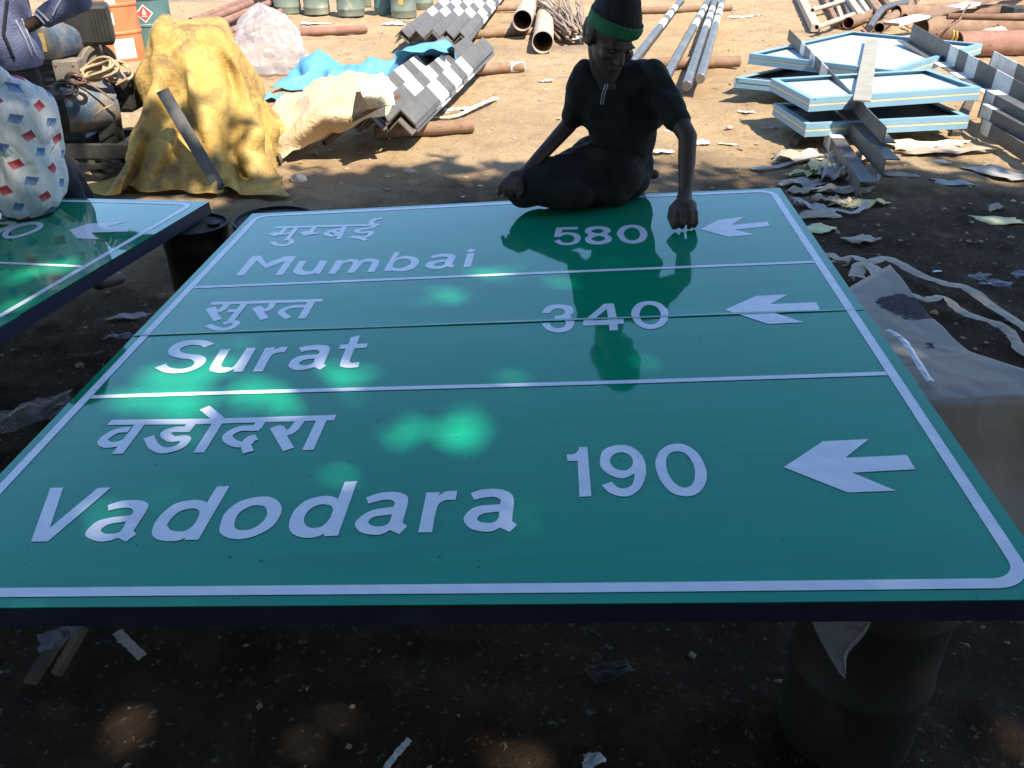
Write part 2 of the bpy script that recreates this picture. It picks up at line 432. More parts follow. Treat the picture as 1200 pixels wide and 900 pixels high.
# ------------------------------------------------------------------ lettering of the two signs
GLYPHS = [
 ('headline','stroke',[[(278,3652),(1030,3610),(1028,3575),(276,3617)]]),
 ('letter','stroke',[[(376,3620),(369,3492),(334,3494),(342,3622)],[(307,3550),(370,3500),(333,3453),(270,3502)],[(339,3509),(435,3524),(440,3490),(345,3474)],[(453,3626),(459,3369),(424,3368),(419,3625)]]),
 ('letter','stroke',[[(411,3386),(417,3388),(428,3391),(443,3394),(459,3392),(472,3384),(483,3374),(492,3362),(499,3348),(502,3333),(503,3317),(501,3300),(495,3284),(484,3272),(470,3263),(454,3257),(437,3255),(420,3258),(404,3264),(388,3273),(373,3284),(359,3300),(347,3318),(337,3334),(331,3345),(361,3363),(367,3352),(377,3336),(387,3321),(397,3310),(407,3302),(418,3296),(429,3292),(438,3290),(446,3291),(454,3294),(461,3299),(465,3303),(467,3308),(468,3318),(467,3328),(465,3337),(462,3344),(457,3351),(451,3356),(447,3358),(444,3359),(437,3357),(427,3354),(420,3352)]]),
 ('letter','stroke',[[(584,3611),(584,3460),(549,3460),(549,3611)],[(531,3540),(590,3475),(546,3435),(487,3500)],[(554,3487),(622,3505),(631,3471),(563,3453)]]),
 ('letter','stroke',[[(798,3601),(816,3347),(781,3344),(763,3598)],[(772,3522),(760,3519),(744,3516),(729,3512),(720,3506),(713,3497),(706,3484),(703,3472),(704,3464),(708,3456),(720,3445),(733,3436),(740,3432),(744,3433),(753,3439),(763,3448),(771,3455),(793,3428),(786,3422),(774,3411),(758,3400),(737,3396),(716,3405),(697,3418),(681,3434),(669,3454),(668,3476),(674,3497),(683,3516),(696,3533),(715,3544),(735,3550),(753,3554),(765,3556)],[(727,3525),(795,3453),(769,3429),(702,3501)]]),
 ('letter','stroke',[[(1015,3591),(1013,3582),(1012,3568),(1008,3549),(997,3532),(979,3521),(959,3514),(941,3508),(927,3503),(915,3498),(905,3494),(903,3492),(905,3496),(906,3493),(913,3482),(923,3472),(931,3467),(941,3466),(958,3470),(978,3474),(1001,3472),(1015,3457),(1020,3439),(1020,3424),(1019,3412),(1017,3399),(1014,3385),(1008,3371),(1000,3359),(989,3348),(976,3339),(960,3332),(940,3331),(918,3338),(896,3350),(877,3361),(863,3369),(881,3399),(894,3392),(913,3380),(932,3371),(945,3366),(952,3367),(959,3370),(967,3375),(973,3381),(977,3387),(980,3396),(983,3405),(984,3415),(985,3426),(985,3435),(984,3439),(985,3438),(981,3438),(964,3435),(943,3431),(920,3433),(901,3445),(886,3460),(874,3477),(867,3496),(874,3515),(888,3525),(901,3530),(914,3536),(930,3542),(948,3547),(964,3552),(972,3557),(975,3563),(977,3573),(979,3586),(980,3596)],[(924,3392),(1008,3313),(984,3288),(900,3366)],[(965,3588),(960,3598),(953,3612),(945,3630),(940,3648),(940,3666),(944,3682),(950,3698),(960,3713),(975,3724),(992,3731),(1006,3736),(1016,3740),(1028,3707),(1018,3703),(1005,3699),(993,3693),(986,3688),(981,3682),(978,3672),(975,3662),(975,3652),(978,3641),(984,3627),(991,3614),(996,3604)]]),
 ('headline','stroke',[[(287,2396),(944,2379),(943,2340),(286,2357)]]),
 ('letter','stroke',[[(406,2372),(407,2358),(408,2338),(408,2317),(407,2298),(404,2283),(399,2270),(392,2258),(379,2248),(362,2247),(349,2252),(338,2259),(327,2267),(317,2278),(308,2291),(300,2303),(295,2311),(328,2332),(333,2324),(340,2313),(348,2302),(354,2295),(360,2291),(366,2287),(368,2287),(365,2286),(362,2285),(364,2287),(366,2294),(368,2303),(369,2318),(369,2337),(368,2357),(368,2371)],[(319,2325),(430,2159),(393,2134),(283,2300)],[(426,2282),(478,2282),(478,2243),(426,2243)],[(512,2366),(510,2123),(471,2123),(473,2366)]]),
 ('letter','stroke',[[(449,2118),(454,2122),(463,2128),(475,2135),(487,2139),(500,2140),(513,2139),(525,2136),(537,2128),(546,2118),(552,2106),(555,2092),(555,2078),(552,2063),(546,2048),(536,2033),(523,2021),(507,2014),(489,2011),(470,2012),(450,2017),(427,2029),(402,2045),(381,2061),(365,2072),(388,2104),(403,2093),(425,2077),(447,2063),(464,2054),(476,2050),(487,2050),(496,2052),(502,2054),(506,2058),(510,2065),(514,2075),(516,2083),(516,2087),(515,2092),(513,2097),(511,2099),(509,2100),(505,2101),(500,2101),(496,2101),(491,2099),(484,2095),(476,2090),(470,2086)]]),
 ('letter','stroke',[[(677,2368),(678,2353),(680,2332),(682,2309),(682,2289),(679,2273),(674,2259),(667,2247),(656,2237),(642,2233),(628,2235),(616,2240),(606,2248),(596,2259),(586,2272),(577,2285),(571,2293),(603,2315),(609,2307),(617,2295),(626,2284),(632,2277),(636,2274),(639,2273),(638,2273),(636,2272),(636,2272),(638,2276),(641,2283),(643,2292),(643,2308),(641,2329),(639,2349),(638,2364)],[(593,2313),(696,2152),(659,2128),(556,2289)]]),
 ('letter','stroke',[[(885,2270),(867,2270),(842,2271),(817,2272),(799,2270),(788,2265),(779,2260),(772,2253),(768,2246),(765,2239),(764,2234),(764,2228),(768,2220),(778,2205),(795,2186),(812,2167),(824,2154),(795,2128),(784,2141),(766,2160),(747,2181),(733,2201),(726,2219),(724,2236),(727,2251),(733,2265),(742,2278),(754,2290),(770,2300),(790,2308),(815,2311),(843,2310),(869,2309),(886,2308)],[(905,2363),(909,2130),(865,2129),(861,2362)]]),
 ('headline','stroke',[[(292,1145),(734,1131),(1317,1137),(1318,1094),(733,1088),(290,1102)]]),
 ('letter','stroke',[[(465,1114),(470,875),(423,874),(418,1113)],[(414,1037),(404,1037),(391,1037),(380,1036),(375,1034),(371,1031),(366,1024),(361,1014),(357,1005),(354,996),(352,989),(352,985),(353,983),(356,979),(362,972),(370,967),(376,965),(382,964),(391,965),(401,968),(408,970),(411,972),(413,975),(417,981),(420,985),(456,961),(453,957),(448,950),(440,940),(428,932),(414,927),(399,923),(383,921),(365,922),(349,929),(335,939),(323,950),(313,964),(309,980),(310,995),(313,1009),(317,1020),(322,1033),(329,1046),(339,1060),(353,1072),(372,1078),(390,1080),(404,1080),(413,1080)]]),
 ('letter','stroke',[[(702,1096),(699,1045),(656,1047),(659,1099)],[(699,1027),(694,1027),(690,1027),(684,1027),(675,1026),(661,1027),(646,1029),(633,1029),(624,1028),(619,1025),(614,1022),(614,1022),(614,1027),(616,1023),(626,1012),(638,1001),(646,997),(651,996),(659,998),(673,1002),(689,1003),(703,1000),(714,993),(723,982),(728,969),(729,955),(729,938),(725,920),(716,902),(702,889),(685,879),(665,871),(645,868),(625,872),(607,880),(590,891),(573,904),(555,924),(537,948),(521,970),(511,986),(546,1010),(557,995),(572,973),(588,951),(603,936),(615,925),(627,918),(637,913),(646,912),(655,913),(666,917),(676,923),(682,929),(684,934),(686,943),(686,953),(685,960),(685,961),(686,960),(686,959),(685,960),(681,959),(670,956),(652,952),(632,955),(613,967),(596,981),(581,997),(570,1017),(572,1038),(584,1054),(598,1063),(613,1070),(631,1072),(649,1072),(665,1070),(676,1069),(683,1070),(688,1070),(692,1070),(697,1070)]]),
 ('letter','stroke',[[(821,1097),(824,870),(777,870),(774,1096)],[(706,1243),(813,1137),(780,1103),(673,1209)]]),
 ('letter','stroke',[[(1013,1101),(1012,1040),(969,1041),(970,1102)],[(1007,1024),(1001,1024),(996,1024),(990,1024),(980,1024),(966,1025),(950,1026),(935,1026),(926,1024),(920,1019),(912,1012),(906,1004),(903,997),(902,993),(903,988),(905,983),(910,976),(919,967),(931,957),(945,949),(953,944),(958,944),(963,945),(970,948),(977,951),(992,910),(986,908),(975,904),(960,900),(941,903),(924,911),(906,922),(890,935),(877,948),(867,962),(861,977),(859,993),(861,1009),(869,1025),(879,1040),(893,1054),(910,1064),(931,1069),(951,1069),(968,1068),(981,1067),(990,1067),(997,1067),(1002,1067),(1008,1067)],[(960,925),(961,932),(961,941),(962,954),(966,969),(975,982),(985,990),(992,995),(996,998),(1026,956),(1022,953),(1016,949),(1014,946),(1014,947),(1013,945),(1013,939),(1013,930),(1012,924)],[(993,948),(1033,873),(995,853),(956,927)]]),
 ('letter','stroke',[[(1188,1095),(1187,1084),(1185,1067),(1183,1048),(1180,1032),(1175,1018),(1169,1005),(1161,993),(1146,982),(1128,981),(1113,987),(1102,994),(1092,1002),(1084,1012),(1076,1023),(1071,1032),(1067,1038),(1104,1061),(1107,1054),(1112,1046),(1118,1038),(1122,1033),(1127,1029),(1133,1025),(1135,1025),(1132,1024),(1129,1023),(1132,1026),(1135,1034),(1138,1043),(1140,1055),(1142,1071),(1144,1087),(1145,1099)],[(1088,1067),(1199,890),(1160,865),(1049,1042)]]),
 ('letter','stroke',[[(1285,1101),(1285,871),(1238,871),(1238,1101)]]),
 ('letter','fill',[[(292,2784),(291,3102),(346,3101),(426,2963),(511,3072),(593,3072),(593,2760),(545,2758),(542,2990),(448,2882),(346,3019),(342,2779)]]),
 ('letter','fill',[[(635,2980),(686,2979),(685,2943),(684,2907),(684,2874),(687,2847),(696,2829),(709,2816),(722,2807),(734,2802),(744,2800),(754,2800),(763,2806),(769,2821),(772,2848),(772,2886),(771,2928),(771,2969),(821,2968),(826,2753),(800,2751),(798,2774),(791,2767),(784,2761),(776,2755),(765,2751),(751,2748),(733,2747),(715,2747),(699,2751),(685,2758),(672,2768),(661,2780),(652,2793),(646,2806),(643,2820),(641,2837),(640,2857),(638,2883),(637,2914),(636,2947)]]),
 ('letter','fill',[[(878,2746),(879,2964),(919,2964),(918,2946),(928,2954),(939,2962),(949,2969),(960,2974),(972,2974),(985,2972),(998,2969),(1008,2964),(1015,2958),(1020,2950),(1023,2942),(1028,2934),(1038,2943),(1048,2954),(1058,2963),(1070,2968),(1085,2970),(1101,2968),(1117,2964),(1131,2957),(1141,2949),(1150,2940),(1157,2927),(1162,2905),(1164,2873),(1163,2832),(1162,2789),(1161,2749),(1118,2749),(1118,2787),(1119,2827),(1119,2864),(1118,2891),(1115,2907),(1111,2913),(1106,2915),(1101,2916),(1093,2918),(1084,2918),(1075,2916),(1068,2913),(1064,2908),(1061,2901),(1058,2894),(1056,2887),(1038,2749),(994,2749),(995,2789),(997,2831),(998,2871),(997,2900),(993,2917),(988,2923),(982,2925),(976,2926),(968,2926),(958,2924),(949,2920),(942,2915),(938,2909),(935,2901),(933,2893),(931,2885),(923,2745)]]),
 ('letter','fill',[[(1215,2752),(1230,3055),(1266,3055),(1257,2957),(1268,2966),(1279,2976),(1291,2983),(1305,2987),(1323,2984),(1342,2977),(1361,2967),(1377,2955),(1390,2940),(1400,2922),(1408,2902),(1413,2882),(1414,2860),(1413,2836),(1409,2813),(1403,2793),(1394,2776),(1382,2762),(1369,2750),(1355,2741),(1342,2737),(1327,2736),(1312,2738),(1299,2741),(1288,2745),(1278,2751),(1269,2758),(1259,2765),(1255,2750)],[(1265,2910),(1273,2922),(1284,2932),(1297,2938),(1309,2939),(1321,2936),(1335,2929),(1348,2918),(1357,2906),(1362,2892),(1365,2875),(1365,2858),(1362,2842),(1355,2827),(1344,2812),(1332,2800),(1321,2791),(1310,2787),(1298,2787),(1286,2789),(1277,2793),(1270,2799),(1265,2807),(1261,2818),(1259,2831),(1258,2849),(1258,2871),(1260,2892)]]),
 ('letter','fill',[[(1474,2963),(1487,2971),(1500,2979),(1514,2987),(1528,2992),(1545,2993),(1563,2993),(1581,2990),(1596,2984),(1609,2975),(1619,2964),(1628,2950),(1633,2931),(1633,2906),(1630,2876),(1625,2844),(1621,2814),(1642,2794),(1632,2758),(1600,2779),(1589,2771),(1579,2762),(1568,2755),(1556,2750),(1542,2749),(1527,2751),(1512,2755),(1499,2761),(1487,2770),(1475,2782),(1466,2795),(1461,2809),(1461,2824),(1464,2841),(1470,2857),(1479,2870),(1491,2878),(1506,2884),(1522,2888),(1537,2891),(1550,2893),(1562,2894),(1573,2894),(1585,2895),(1586,2902),(1588,2909),(1589,2915),(1588,2922),(1583,2928),(1577,2934),(1569,2940),(1561,2943),(1554,2945),(1547,2945),(1539,2944),(1530,2942),(1520,2939),(1509,2934),(1497,2929),(1485,2924)],[(1510,2822),(1513,2830),(1520,2838),(1529,2846),(1538,2852),(1548,2855),(1559,2857),(1570,2858),(1581,2859),(1579,2845),(1578,2831),(1577,2818),(1572,2808),(1565,2801),(1555,2796),(1544,2794),(1535,2794),(1526,2798),(1518,2805),(1512,2814)]]),
 ('letter','fill',[[(1701,2981),(1745,2983),(1743,2763),(1698,2761)],[(1701,2981),(1701,2981),(1701,2981)]]),
 ('letter','fill',[[(1691,3023),(1694,3031),(1699,3041),(1706,3049),(1713,3054),(1721,3053),(1731,3049),(1739,3042),(1745,3036),(1746,3027),(1744,3017),(1741,3008),(1736,3001),(1731,2996),(1724,2994),(1717,2993),(1710,2994),(1704,2999),(1698,3006),(1693,3015)]]),
 ('letter','fill',[[(282,1621),(322,1662),(331,1651),(340,1640),(350,1630),(361,1621),(375,1614),(390,1608),(406,1603),(421,1601),(435,1603),(448,1607),(460,1613),(468,1620),(472,1629),(474,1640),(473,1652),(470,1663),(465,1673),(457,1682),(448,1691),(437,1698),(423,1703),(408,1706),(391,1709),(375,1714),(359,1720),(342,1727),(325,1736),(311,1746),(299,1759),(289,1774),(280,1790),(275,1806),(272,1824),(271,1843),(274,1861),(280,1876),(289,1889),(302,1900),(317,1909),(334,1915),(353,1917),(375,1916),(397,1914),(416,1911),(431,1907),(443,1902),(454,1896),(464,1890),(473,1884),(482,1877),(489,1870),(497,1863),(459,1822),(450,1830),(441,1838),(432,1846),(422,1852),(409,1856),(394,1859),(380,1860),(368,1858),(357,1853),(347,1845),(339,1835),(335,1825),(334,1815),(337,1804),(342,1793),(349,1784),(361,1776),(375,1769),(392,1762),(408,1757),(425,1752),(444,1748),(462,1744),(477,1737),(491,1728),(502,1718),(512,1706),(519,1693),(524,1679),(526,1663),(526,1648),(523,1632),(517,1617),(508,1601),(497,1587),(485,1576),(473,1568),(458,1563),(443,1560),(428,1559),(411,1559),(394,1560),(376,1564),(358,1570),(339,1580),(321,1593),(302,1607)]]),
 ('letter','fill',[[(555,1796),(608,1796),(610,1756),(612,1714),(614,1677),(616,1648),(619,1630),(623,1620),(627,1614),(632,1609),(639,1605),(648,1602),(656,1601),(665,1602),(672,1600),(680,1597),(687,1600),(692,1616),(694,1649),(694,1696),(693,1748),(692,1800),(741,1800),(754,1554),(708,1552),(703,1581),(698,1575),(693,1568),(688,1561),(681,1556),(672,1552),(662,1549),(652,1548),(641,1548),(629,1551),(616,1556),(603,1562),(593,1569),(586,1574),(580,1578),(576,1588),(572,1608),(567,1643),(563,1691),(559,1744)]]),
 ('letter','fill',[[(806,1550),(791,1796),(840,1801),(843,1772),(850,1779),(856,1787),(863,1793),(871,1799),(879,1801),(889,1802),(898,1801),(908,1802),(907,1741),(898,1741),(889,1742),(880,1741),(872,1739),(865,1735),(859,1730),(853,1723),(850,1715),(848,1704),(847,1692),(848,1678),(848,1665),(856,1549)]]),
 ('letter','fill',[[(969,1786),(980,1791),(992,1797),(1004,1802),(1016,1805),(1029,1808),(1043,1810),(1057,1810),(1070,1810),(1083,1807),(1095,1804),(1106,1799),(1116,1792),(1123,1786),(1128,1778),(1133,1767),(1136,1748),(1139,1718),(1140,1680),(1141,1640),(1142,1603),(1158,1591),(1138,1548),(1102,1576),(1091,1569),(1080,1563),(1069,1557),(1058,1553),(1046,1551),(1033,1551),(1021,1552),(1009,1556),(998,1563),(986,1573),(975,1585),(968,1598),(965,1614),(965,1633),(967,1652),(972,1668),(980,1680),(990,1690),(1002,1698),(1016,1703),(1032,1707),(1049,1707),(1068,1707),(1086,1708),(1087,1713),(1089,1718),(1091,1723),(1090,1728),(1087,1735),(1082,1742),(1075,1749),(1068,1754),(1060,1756),(1050,1756),(1040,1755),(1030,1753),(1021,1750),(1011,1747),(1002,1742),(993,1739)],[(1015,1622),(1015,1629),(1018,1638),(1023,1646),(1030,1653),(1041,1658),(1054,1661),(1069,1663),(1083,1666),(1084,1653),(1086,1639),(1087,1627),(1085,1617),(1081,1610),(1075,1605),(1068,1602),(1061,1599),(1053,1598),(1045,1598),(1038,1599),(1031,1601),(1025,1605),(1020,1610),(1016,1615)]]),
 ('letter','fill',[[(1213,1885),(1258,1903),(1260,1808),(1319,1809),(1318,1761),(1260,1759),(1261,1724),(1262,1688),(1263,1656),(1265,1632),(1267,1619),(1270,1613),(1274,1611),(1280,1609),(1288,1609),(1297,1610),(1308,1613),(1317,1614),(1321,1564),(1312,1563),(1302,1560),(1292,1559),(1281,1559),(1269,1560),(1257,1563),(1245,1568),(1236,1573),(1230,1578),(1227,1582),(1225,1591),(1223,1608),(1220,1637),(1218,1675),(1216,1718),(1214,1759),(1179,1757),(1179,1803),(1217,1806)]]),
 ('letter','fill',[[(277,647),(332,647),(411,400),(478,640),(532,642),(446,324),(381,325)]]),
 ('letter','fill',[[(573,530),(582,536),(592,542),(602,548),(613,553),(625,556),(640,558),(654,559),(667,558),(680,557),(692,554),(703,551),(713,546),(721,541),(729,536),(736,527),(741,510),(744,483),(745,448),(745,410),(746,375),(765,358),(745,317),(705,338),(697,333),(690,329),(683,324),(674,322),(664,320),(654,319),(642,320),(631,322),(618,327),(604,333),(591,340),(581,347),(574,354),(569,361),(566,369),(564,379),(565,391),(567,405),(571,419),(576,431),(584,439),(595,446),(607,450),(620,455),(636,458),(655,461),(674,463),(693,465),(694,472),(695,478),(695,484),(694,490),(689,496),(683,502),(675,507),(666,511),(657,512),(648,512),(638,511),(628,509),(618,507),(609,503),(600,499),(591,495)],[(617,386),(617,393),(620,401),(625,409),(634,416),(645,421),(660,424),(676,427),(691,431),(694,418),(696,405),(698,393),(698,384),(697,376),(695,371),(691,367),(686,364),(677,362),(665,361),(653,361),(643,363),(634,367),(626,372),(620,379)]]),
 ('letter','fill',[[(965,634),(1015,635),(1011,322),(960,322),(960,334),(954,330),(949,325),(943,321),(936,318),(927,316),(916,316),(905,316),(894,317),(883,319),(870,322),(858,327),(847,333),(838,341),(830,349),(822,360),(817,373),(812,390),(809,411),(808,433),(809,454),(813,474),(819,495),(828,514),(838,529),(851,539),(866,545),(882,549),(896,552),(908,553),(919,552),(928,550),(937,548),(944,545),(951,541),(957,538),(963,534)],[(859,420),(860,434),(863,451),(868,468),(874,481),(884,490),(897,496),(910,500),(922,501),(932,499),(941,495),(949,488),(955,479),(959,466),(962,449),(963,432),(963,417),(961,404),(957,392),(952,381),(945,374),(935,370),(922,369),(909,371),(897,373),(889,376),(882,380),(876,386),(871,392),(866,397),(862,403),(859,410)]]),
 ('letter','fill',[[(1067,383),(1063,399),(1059,421),(1056,443),(1056,464),(1060,483),(1066,503),(1075,520),(1086,535),(1101,546),(1118,555),(1137,561),(1154,565),(1169,566),(1184,566),(1198,563),(1212,557),(1225,548),(1238,536),(1250,522),(1258,509),(1265,495),(1269,480),(1271,465),(1272,450),(1271,434),(1269,417),(1265,401),(1259,386),(1251,373),(1240,360),(1228,350),(1216,340),(1204,333),(1191,328),(1178,324),(1165,322),(1152,322),(1139,324),(1126,327),(1115,331),(1105,336),(1096,342),(1089,348),(1082,355),(1077,361),(1073,366),(1070,372)],[(1114,406),(1111,419),(1109,435),(1108,452),(1110,467),(1115,480),(1124,492),(1134,503),(1144,510),(1155,514),(1167,514),(1178,512),(1189,509),(1197,503),(1204,496),(1210,486),(1215,476),(1219,465),(1221,452),(1221,439),(1220,427),(1216,415),(1211,403),(1204,392),(1197,384),(1189,378),(1181,374),(1172,372),(1164,371),(1156,371),(1147,372),(1140,374),(1133,377),(1127,382),(1122,388),(1117,396)]]),
 ('letter','fill',[[(1468,650),(1516,653),(1516,335),(1465,332),(1464,347),(1458,342),(1453,337),(1446,333),(1439,329),(1430,327),(1420,325),(1410,324),(1399,325),(1387,328),(1375,332),(1363,338),(1352,345),(1343,354),(1334,365),(1327,378),(1322,393),(1318,410),(1315,430),(1315,451),(1316,470),(1320,489),(1327,507),(1335,523),(1345,537),(1358,547),(1372,554),(1387,559),(1400,563),(1411,564),(1422,564),(1431,562),(1440,560),(1447,557),(1454,553),(1460,548),(1466,543)],[(1367,430),(1366,442),(1367,456),(1369,470),(1373,482),(1380,492),(1388,501),(1398,509),(1408,513),(1419,514),(1430,512),(1441,508),(1450,503),(1455,498),(1459,491),(1462,482),(1463,473),(1464,461),(1464,447),(1464,433),(1461,421),(1458,410),(1454,399),(1448,390),(1442,383),(1433,380),(1424,378),(1414,378),(1405,379),(1398,382),(1392,386),(1386,391),(1381,397),(1377,404),(1372,412),(1369,420)]]),
 ('letter','fill',[[(1571,551),(1582,557),(1593,564),(1604,570),(1615,575),(1628,579),(1641,581),(1654,582),(1666,582),(1678,581),(1688,579),(1698,576),(1707,570),(1716,565),(1723,560),(1730,550),(1734,533),(1737,506),(1737,472),(1736,436),(1736,401),(1756,381),(1735,338),(1696,362),(1691,356),(1686,349),(1680,344),(1674,340),(1666,337),(1657,336),(1648,336),(1638,337),(1627,339),(1615,342),(1604,346),(1594,352),(1584,360),(1576,371),(1568,382),(1564,393),(1563,404),(1565,415),(1570,427),(1575,437),(1582,448),(1591,458),(1601,467),(1614,475),(1629,481),(1647,485),(1666,488),(1685,492),(1686,498),(1687,504),(1688,510),(1687,515),(1684,521),(1679,526),(1673,531),(1666,534),(1659,535),(1651,535),(1642,534),(1633,532),(1622,528),(1611,523),(1600,518),(1589,513)],[(1610,411),(1611,417),(1614,424),(1618,430),(1626,436),(1638,440),(1654,443),(1672,446),(1688,449),(1689,438),(1689,426),(1689,415),(1688,406),(1685,398),(1681,392),(1676,388),(1669,384),(1662,382),(1653,382),(1644,382),(1637,384),(1631,386),(1626,388),(1621,391),(1618,395),(1615,398),(1612,402),(1610,406)]]),
 ('letter','fill',[[(1797,574),(1847,575),(1846,553),(1851,560),(1856,567),(1861,573),(1868,578),(1877,581),(1888,582),(1900,582),(1912,583),(1912,527),(1901,527),(1890,528),(1879,528),(1870,524),(1863,519),(1857,513),(1852,502),(1849,484),(1848,455),(1848,420),(1849,382),(1850,346),(1801,347)]]),
 ('letter','fill',[[(1964,567),(1974,572),(1982,577),(1992,582),(2002,586),(2014,588),(2028,590),(2042,591),(2055,590),(2067,588),(2078,586),(2089,581),(2099,575),(2107,568),(2115,559),(2122,548),(2127,529),(2129,503),(2129,469),(2128,434),(2128,401),(2148,381),(2123,342),(2087,367),(2081,361),(2074,355),(2067,350),(2060,347),(2051,345),(2042,345),(2033,346),(2024,348),(2013,350),(2002,354),(1991,359),(1981,366),(1972,376),(1964,389),(1957,402),(1954,416),(1955,429),(1959,442),(1964,455),(1971,466),(1978,474),(1985,481),(1994,486),(2006,490),(2021,493),(2040,495),(2059,496),(2078,497),(2079,503),(2080,510),(2081,516),(2080,522),(2076,527),(2071,532),(2065,537),(2058,540),(2051,542),(2043,542),(2035,541),(2025,540),(2015,538),(2004,534),(1993,530),(1981,526)],[(2002,421),(2005,427),(2009,434),(2016,441),(2024,446),(2035,450),(2049,452),(2064,454),(2079,457),(2079,446),(2080,435),(2080,425),(2078,416),(2075,409),(2071,403),(2066,399),(2060,395),(2054,393),(2047,393),(2040,393),(2033,394),(2027,395),(2020,397),(2014,400),(2009,404),(2006,407),(2003,412),(2002,416)]]),
 ('digit','fill',[[(2245,3364),(2384,3357),(2383,3311),(2285,3318),(2277,3260),(2287,3263),(2297,3265),(2308,3267),(2320,3266),(2334,3261),(2350,3255),(2365,3245),(2377,3233),(2386,3218),(2393,3200),(2398,3180),(2400,3160),(2399,3138),(2396,3115),(2390,3093),(2382,3075),(2371,3062),(2357,3051),(2341,3044),(2327,3040),(2312,3040),(2298,3043),(2284,3049),(2271,3058),(2260,3071),(2251,3087),(2242,3105),(2233,3123),(2267,3145),(2272,3132),(2276,3118),(2280,3106),(2286,3096),(2294,3088),(2303,3082),(2312,3079),(2320,3078),(2329,3080),(2337,3085),(2345,3092),(2351,3101),(2356,3114),(2359,3129),(2361,3146),(2361,3161),(2358,3175),(2353,3190),(2346,3203),(2339,3213),(2331,3220),(2321,3225),(2311,3226),(2301,3225),(2293,3220),(2285,3210),(2277,3200),(2270,3190),(2231,3195)]]),
 ('digit','fill',[[(2427,3263),(2428,3281),(2432,3301),(2439,3319),(2448,3333),(2461,3343),(2478,3349),(2496,3353),(2513,3353),(2530,3349),(2547,3342),(2563,3332),(2576,3320),(2584,3305),(2589,3287),(2592,3268),(2592,3251),(2588,3237),(2579,3225),(2571,3213),(2568,3200),(2572,3185),(2580,3169),(2589,3153),(2593,3136),(2594,3116),(2591,3096),(2586,3076),(2578,3060),(2566,3048),(2550,3038),(2533,3032),(2516,3029),(2499,3030),(2480,3035),(2463,3043),(2449,3054),(2439,3069),(2431,3089),(2427,3110),(2425,3130),(2428,3149),(2437,3168),(2445,3186),(2449,3203),(2446,3218),(2438,3233),(2430,3247)],[(2469,3261),(2474,3274),(2485,3288),(2499,3299),(2511,3303),(2523,3297),(2536,3284),(2546,3269),(2549,3256),(2545,3245),(2534,3233),(2521,3223),(2509,3220),(2497,3225),(2484,3236),(2473,3249)],[(2466,3130),(2472,3145),(2485,3160),(2501,3172),(2514,3177),(2527,3171),(2540,3157),(2551,3141),(2555,3126),(2549,3112),(2537,3097),(2522,3085),(2508,3081),(2495,3086),(2482,3100),(2471,3116)]]),
 ('digit','fill',[[(2627,3201),(2631,3233),(2640,3264),(2652,3292),(2664,3314),(2679,3331),(2696,3342),(2713,3348),(2730,3350),(2746,3347),(2763,3338),(2778,3325),(2791,3307),(2801,3282),(2809,3252),(2815,3219),(2817,3186),(2814,3153),(2808,3118),(2799,3086),(2788,3060),(2774,3041),(2757,3028),(2739,3020),(2722,3017),(2704,3022),(2686,3032),(2669,3047),(2655,3068),(2644,3096),(2635,3130),(2629,3167)],[(2671,3205),(2674,3225),(2680,3244),(2687,3260),(2695,3274),(2704,3284),(2714,3292),(2724,3296),(2733,3296),(2742,3292),(2751,3283),(2759,3271),(2765,3256),(2769,3236),(2771,3212),(2772,3188),(2771,3166),(2768,3145),(2764,3125),(2758,3108),(2751,3094),(2743,3083),(2734,3076),(2725,3072),(2716,3072),(2707,3076),(2697,3084),(2688,3096),(2682,3111),(2676,3131),(2673,3156),(2671,3182)]]),
 ('digit','fill',[[(2184,2090),(2190,2111),(2195,2132),(2202,2151),(2211,2167),(2222,2177),(2235,2184),(2250,2188),(2265,2189),(2282,2187),(2301,2182),(2319,2174),(2333,2164),(2342,2150),(2348,2134),(2351,2116),(2353,2099),(2350,2084),(2344,2070),(2338,2055),(2336,2039),(2339,2023),(2346,2007),(2353,1989),(2355,1971),(2353,1949),(2349,1925),(2342,1903),(2333,1885),(2321,1873),(2306,1865),(2290,1860),(2275,1859),(2260,1862),(2245,1870),(2230,1881),(2217,1895),(2207,1910),(2200,1929),(2193,1950),(2186,1970),(2226,1975),(2230,1963),(2233,1950),(2237,1938),(2242,1929),(2249,1920),(2257,1913),(2266,1909),(2275,1907),(2283,1909),(2293,1915),(2301,1922),(2307,1931),(2310,1941),(2312,1953),(2313,1966),(2311,1977),(2308,1987),(2303,1995),(2297,2003),(2290,2009),(2282,2012),(2273,2014),(2263,2015),(2254,2016),(2255,2051),(2263,2051),(2271,2051),(2279,2051),(2286,2054),(2293,2060),(2300,2069),(2305,2078),(2307,2088),(2307,2098),(2303,2109),(2298,2120),(2292,2128),(2286,2133),(2278,2137),(2270,2139),(2262,2138),(2255,2135),(2248,2130),(2242,2124),(2237,2117),(2234,2109),(2231,2101),(2229,2092),(2227,2084)]]),
 ('digit','fill',[[(2512,2176),(2563,2177),(2572,1985),(2605,1985),(2603,1933),(2571,1931),(2571,1864),(2529,1863),(2529,1927),(2400,1927),(2399,1974)],[(2524,2111),(2527,1986),(2447,1984)]]),
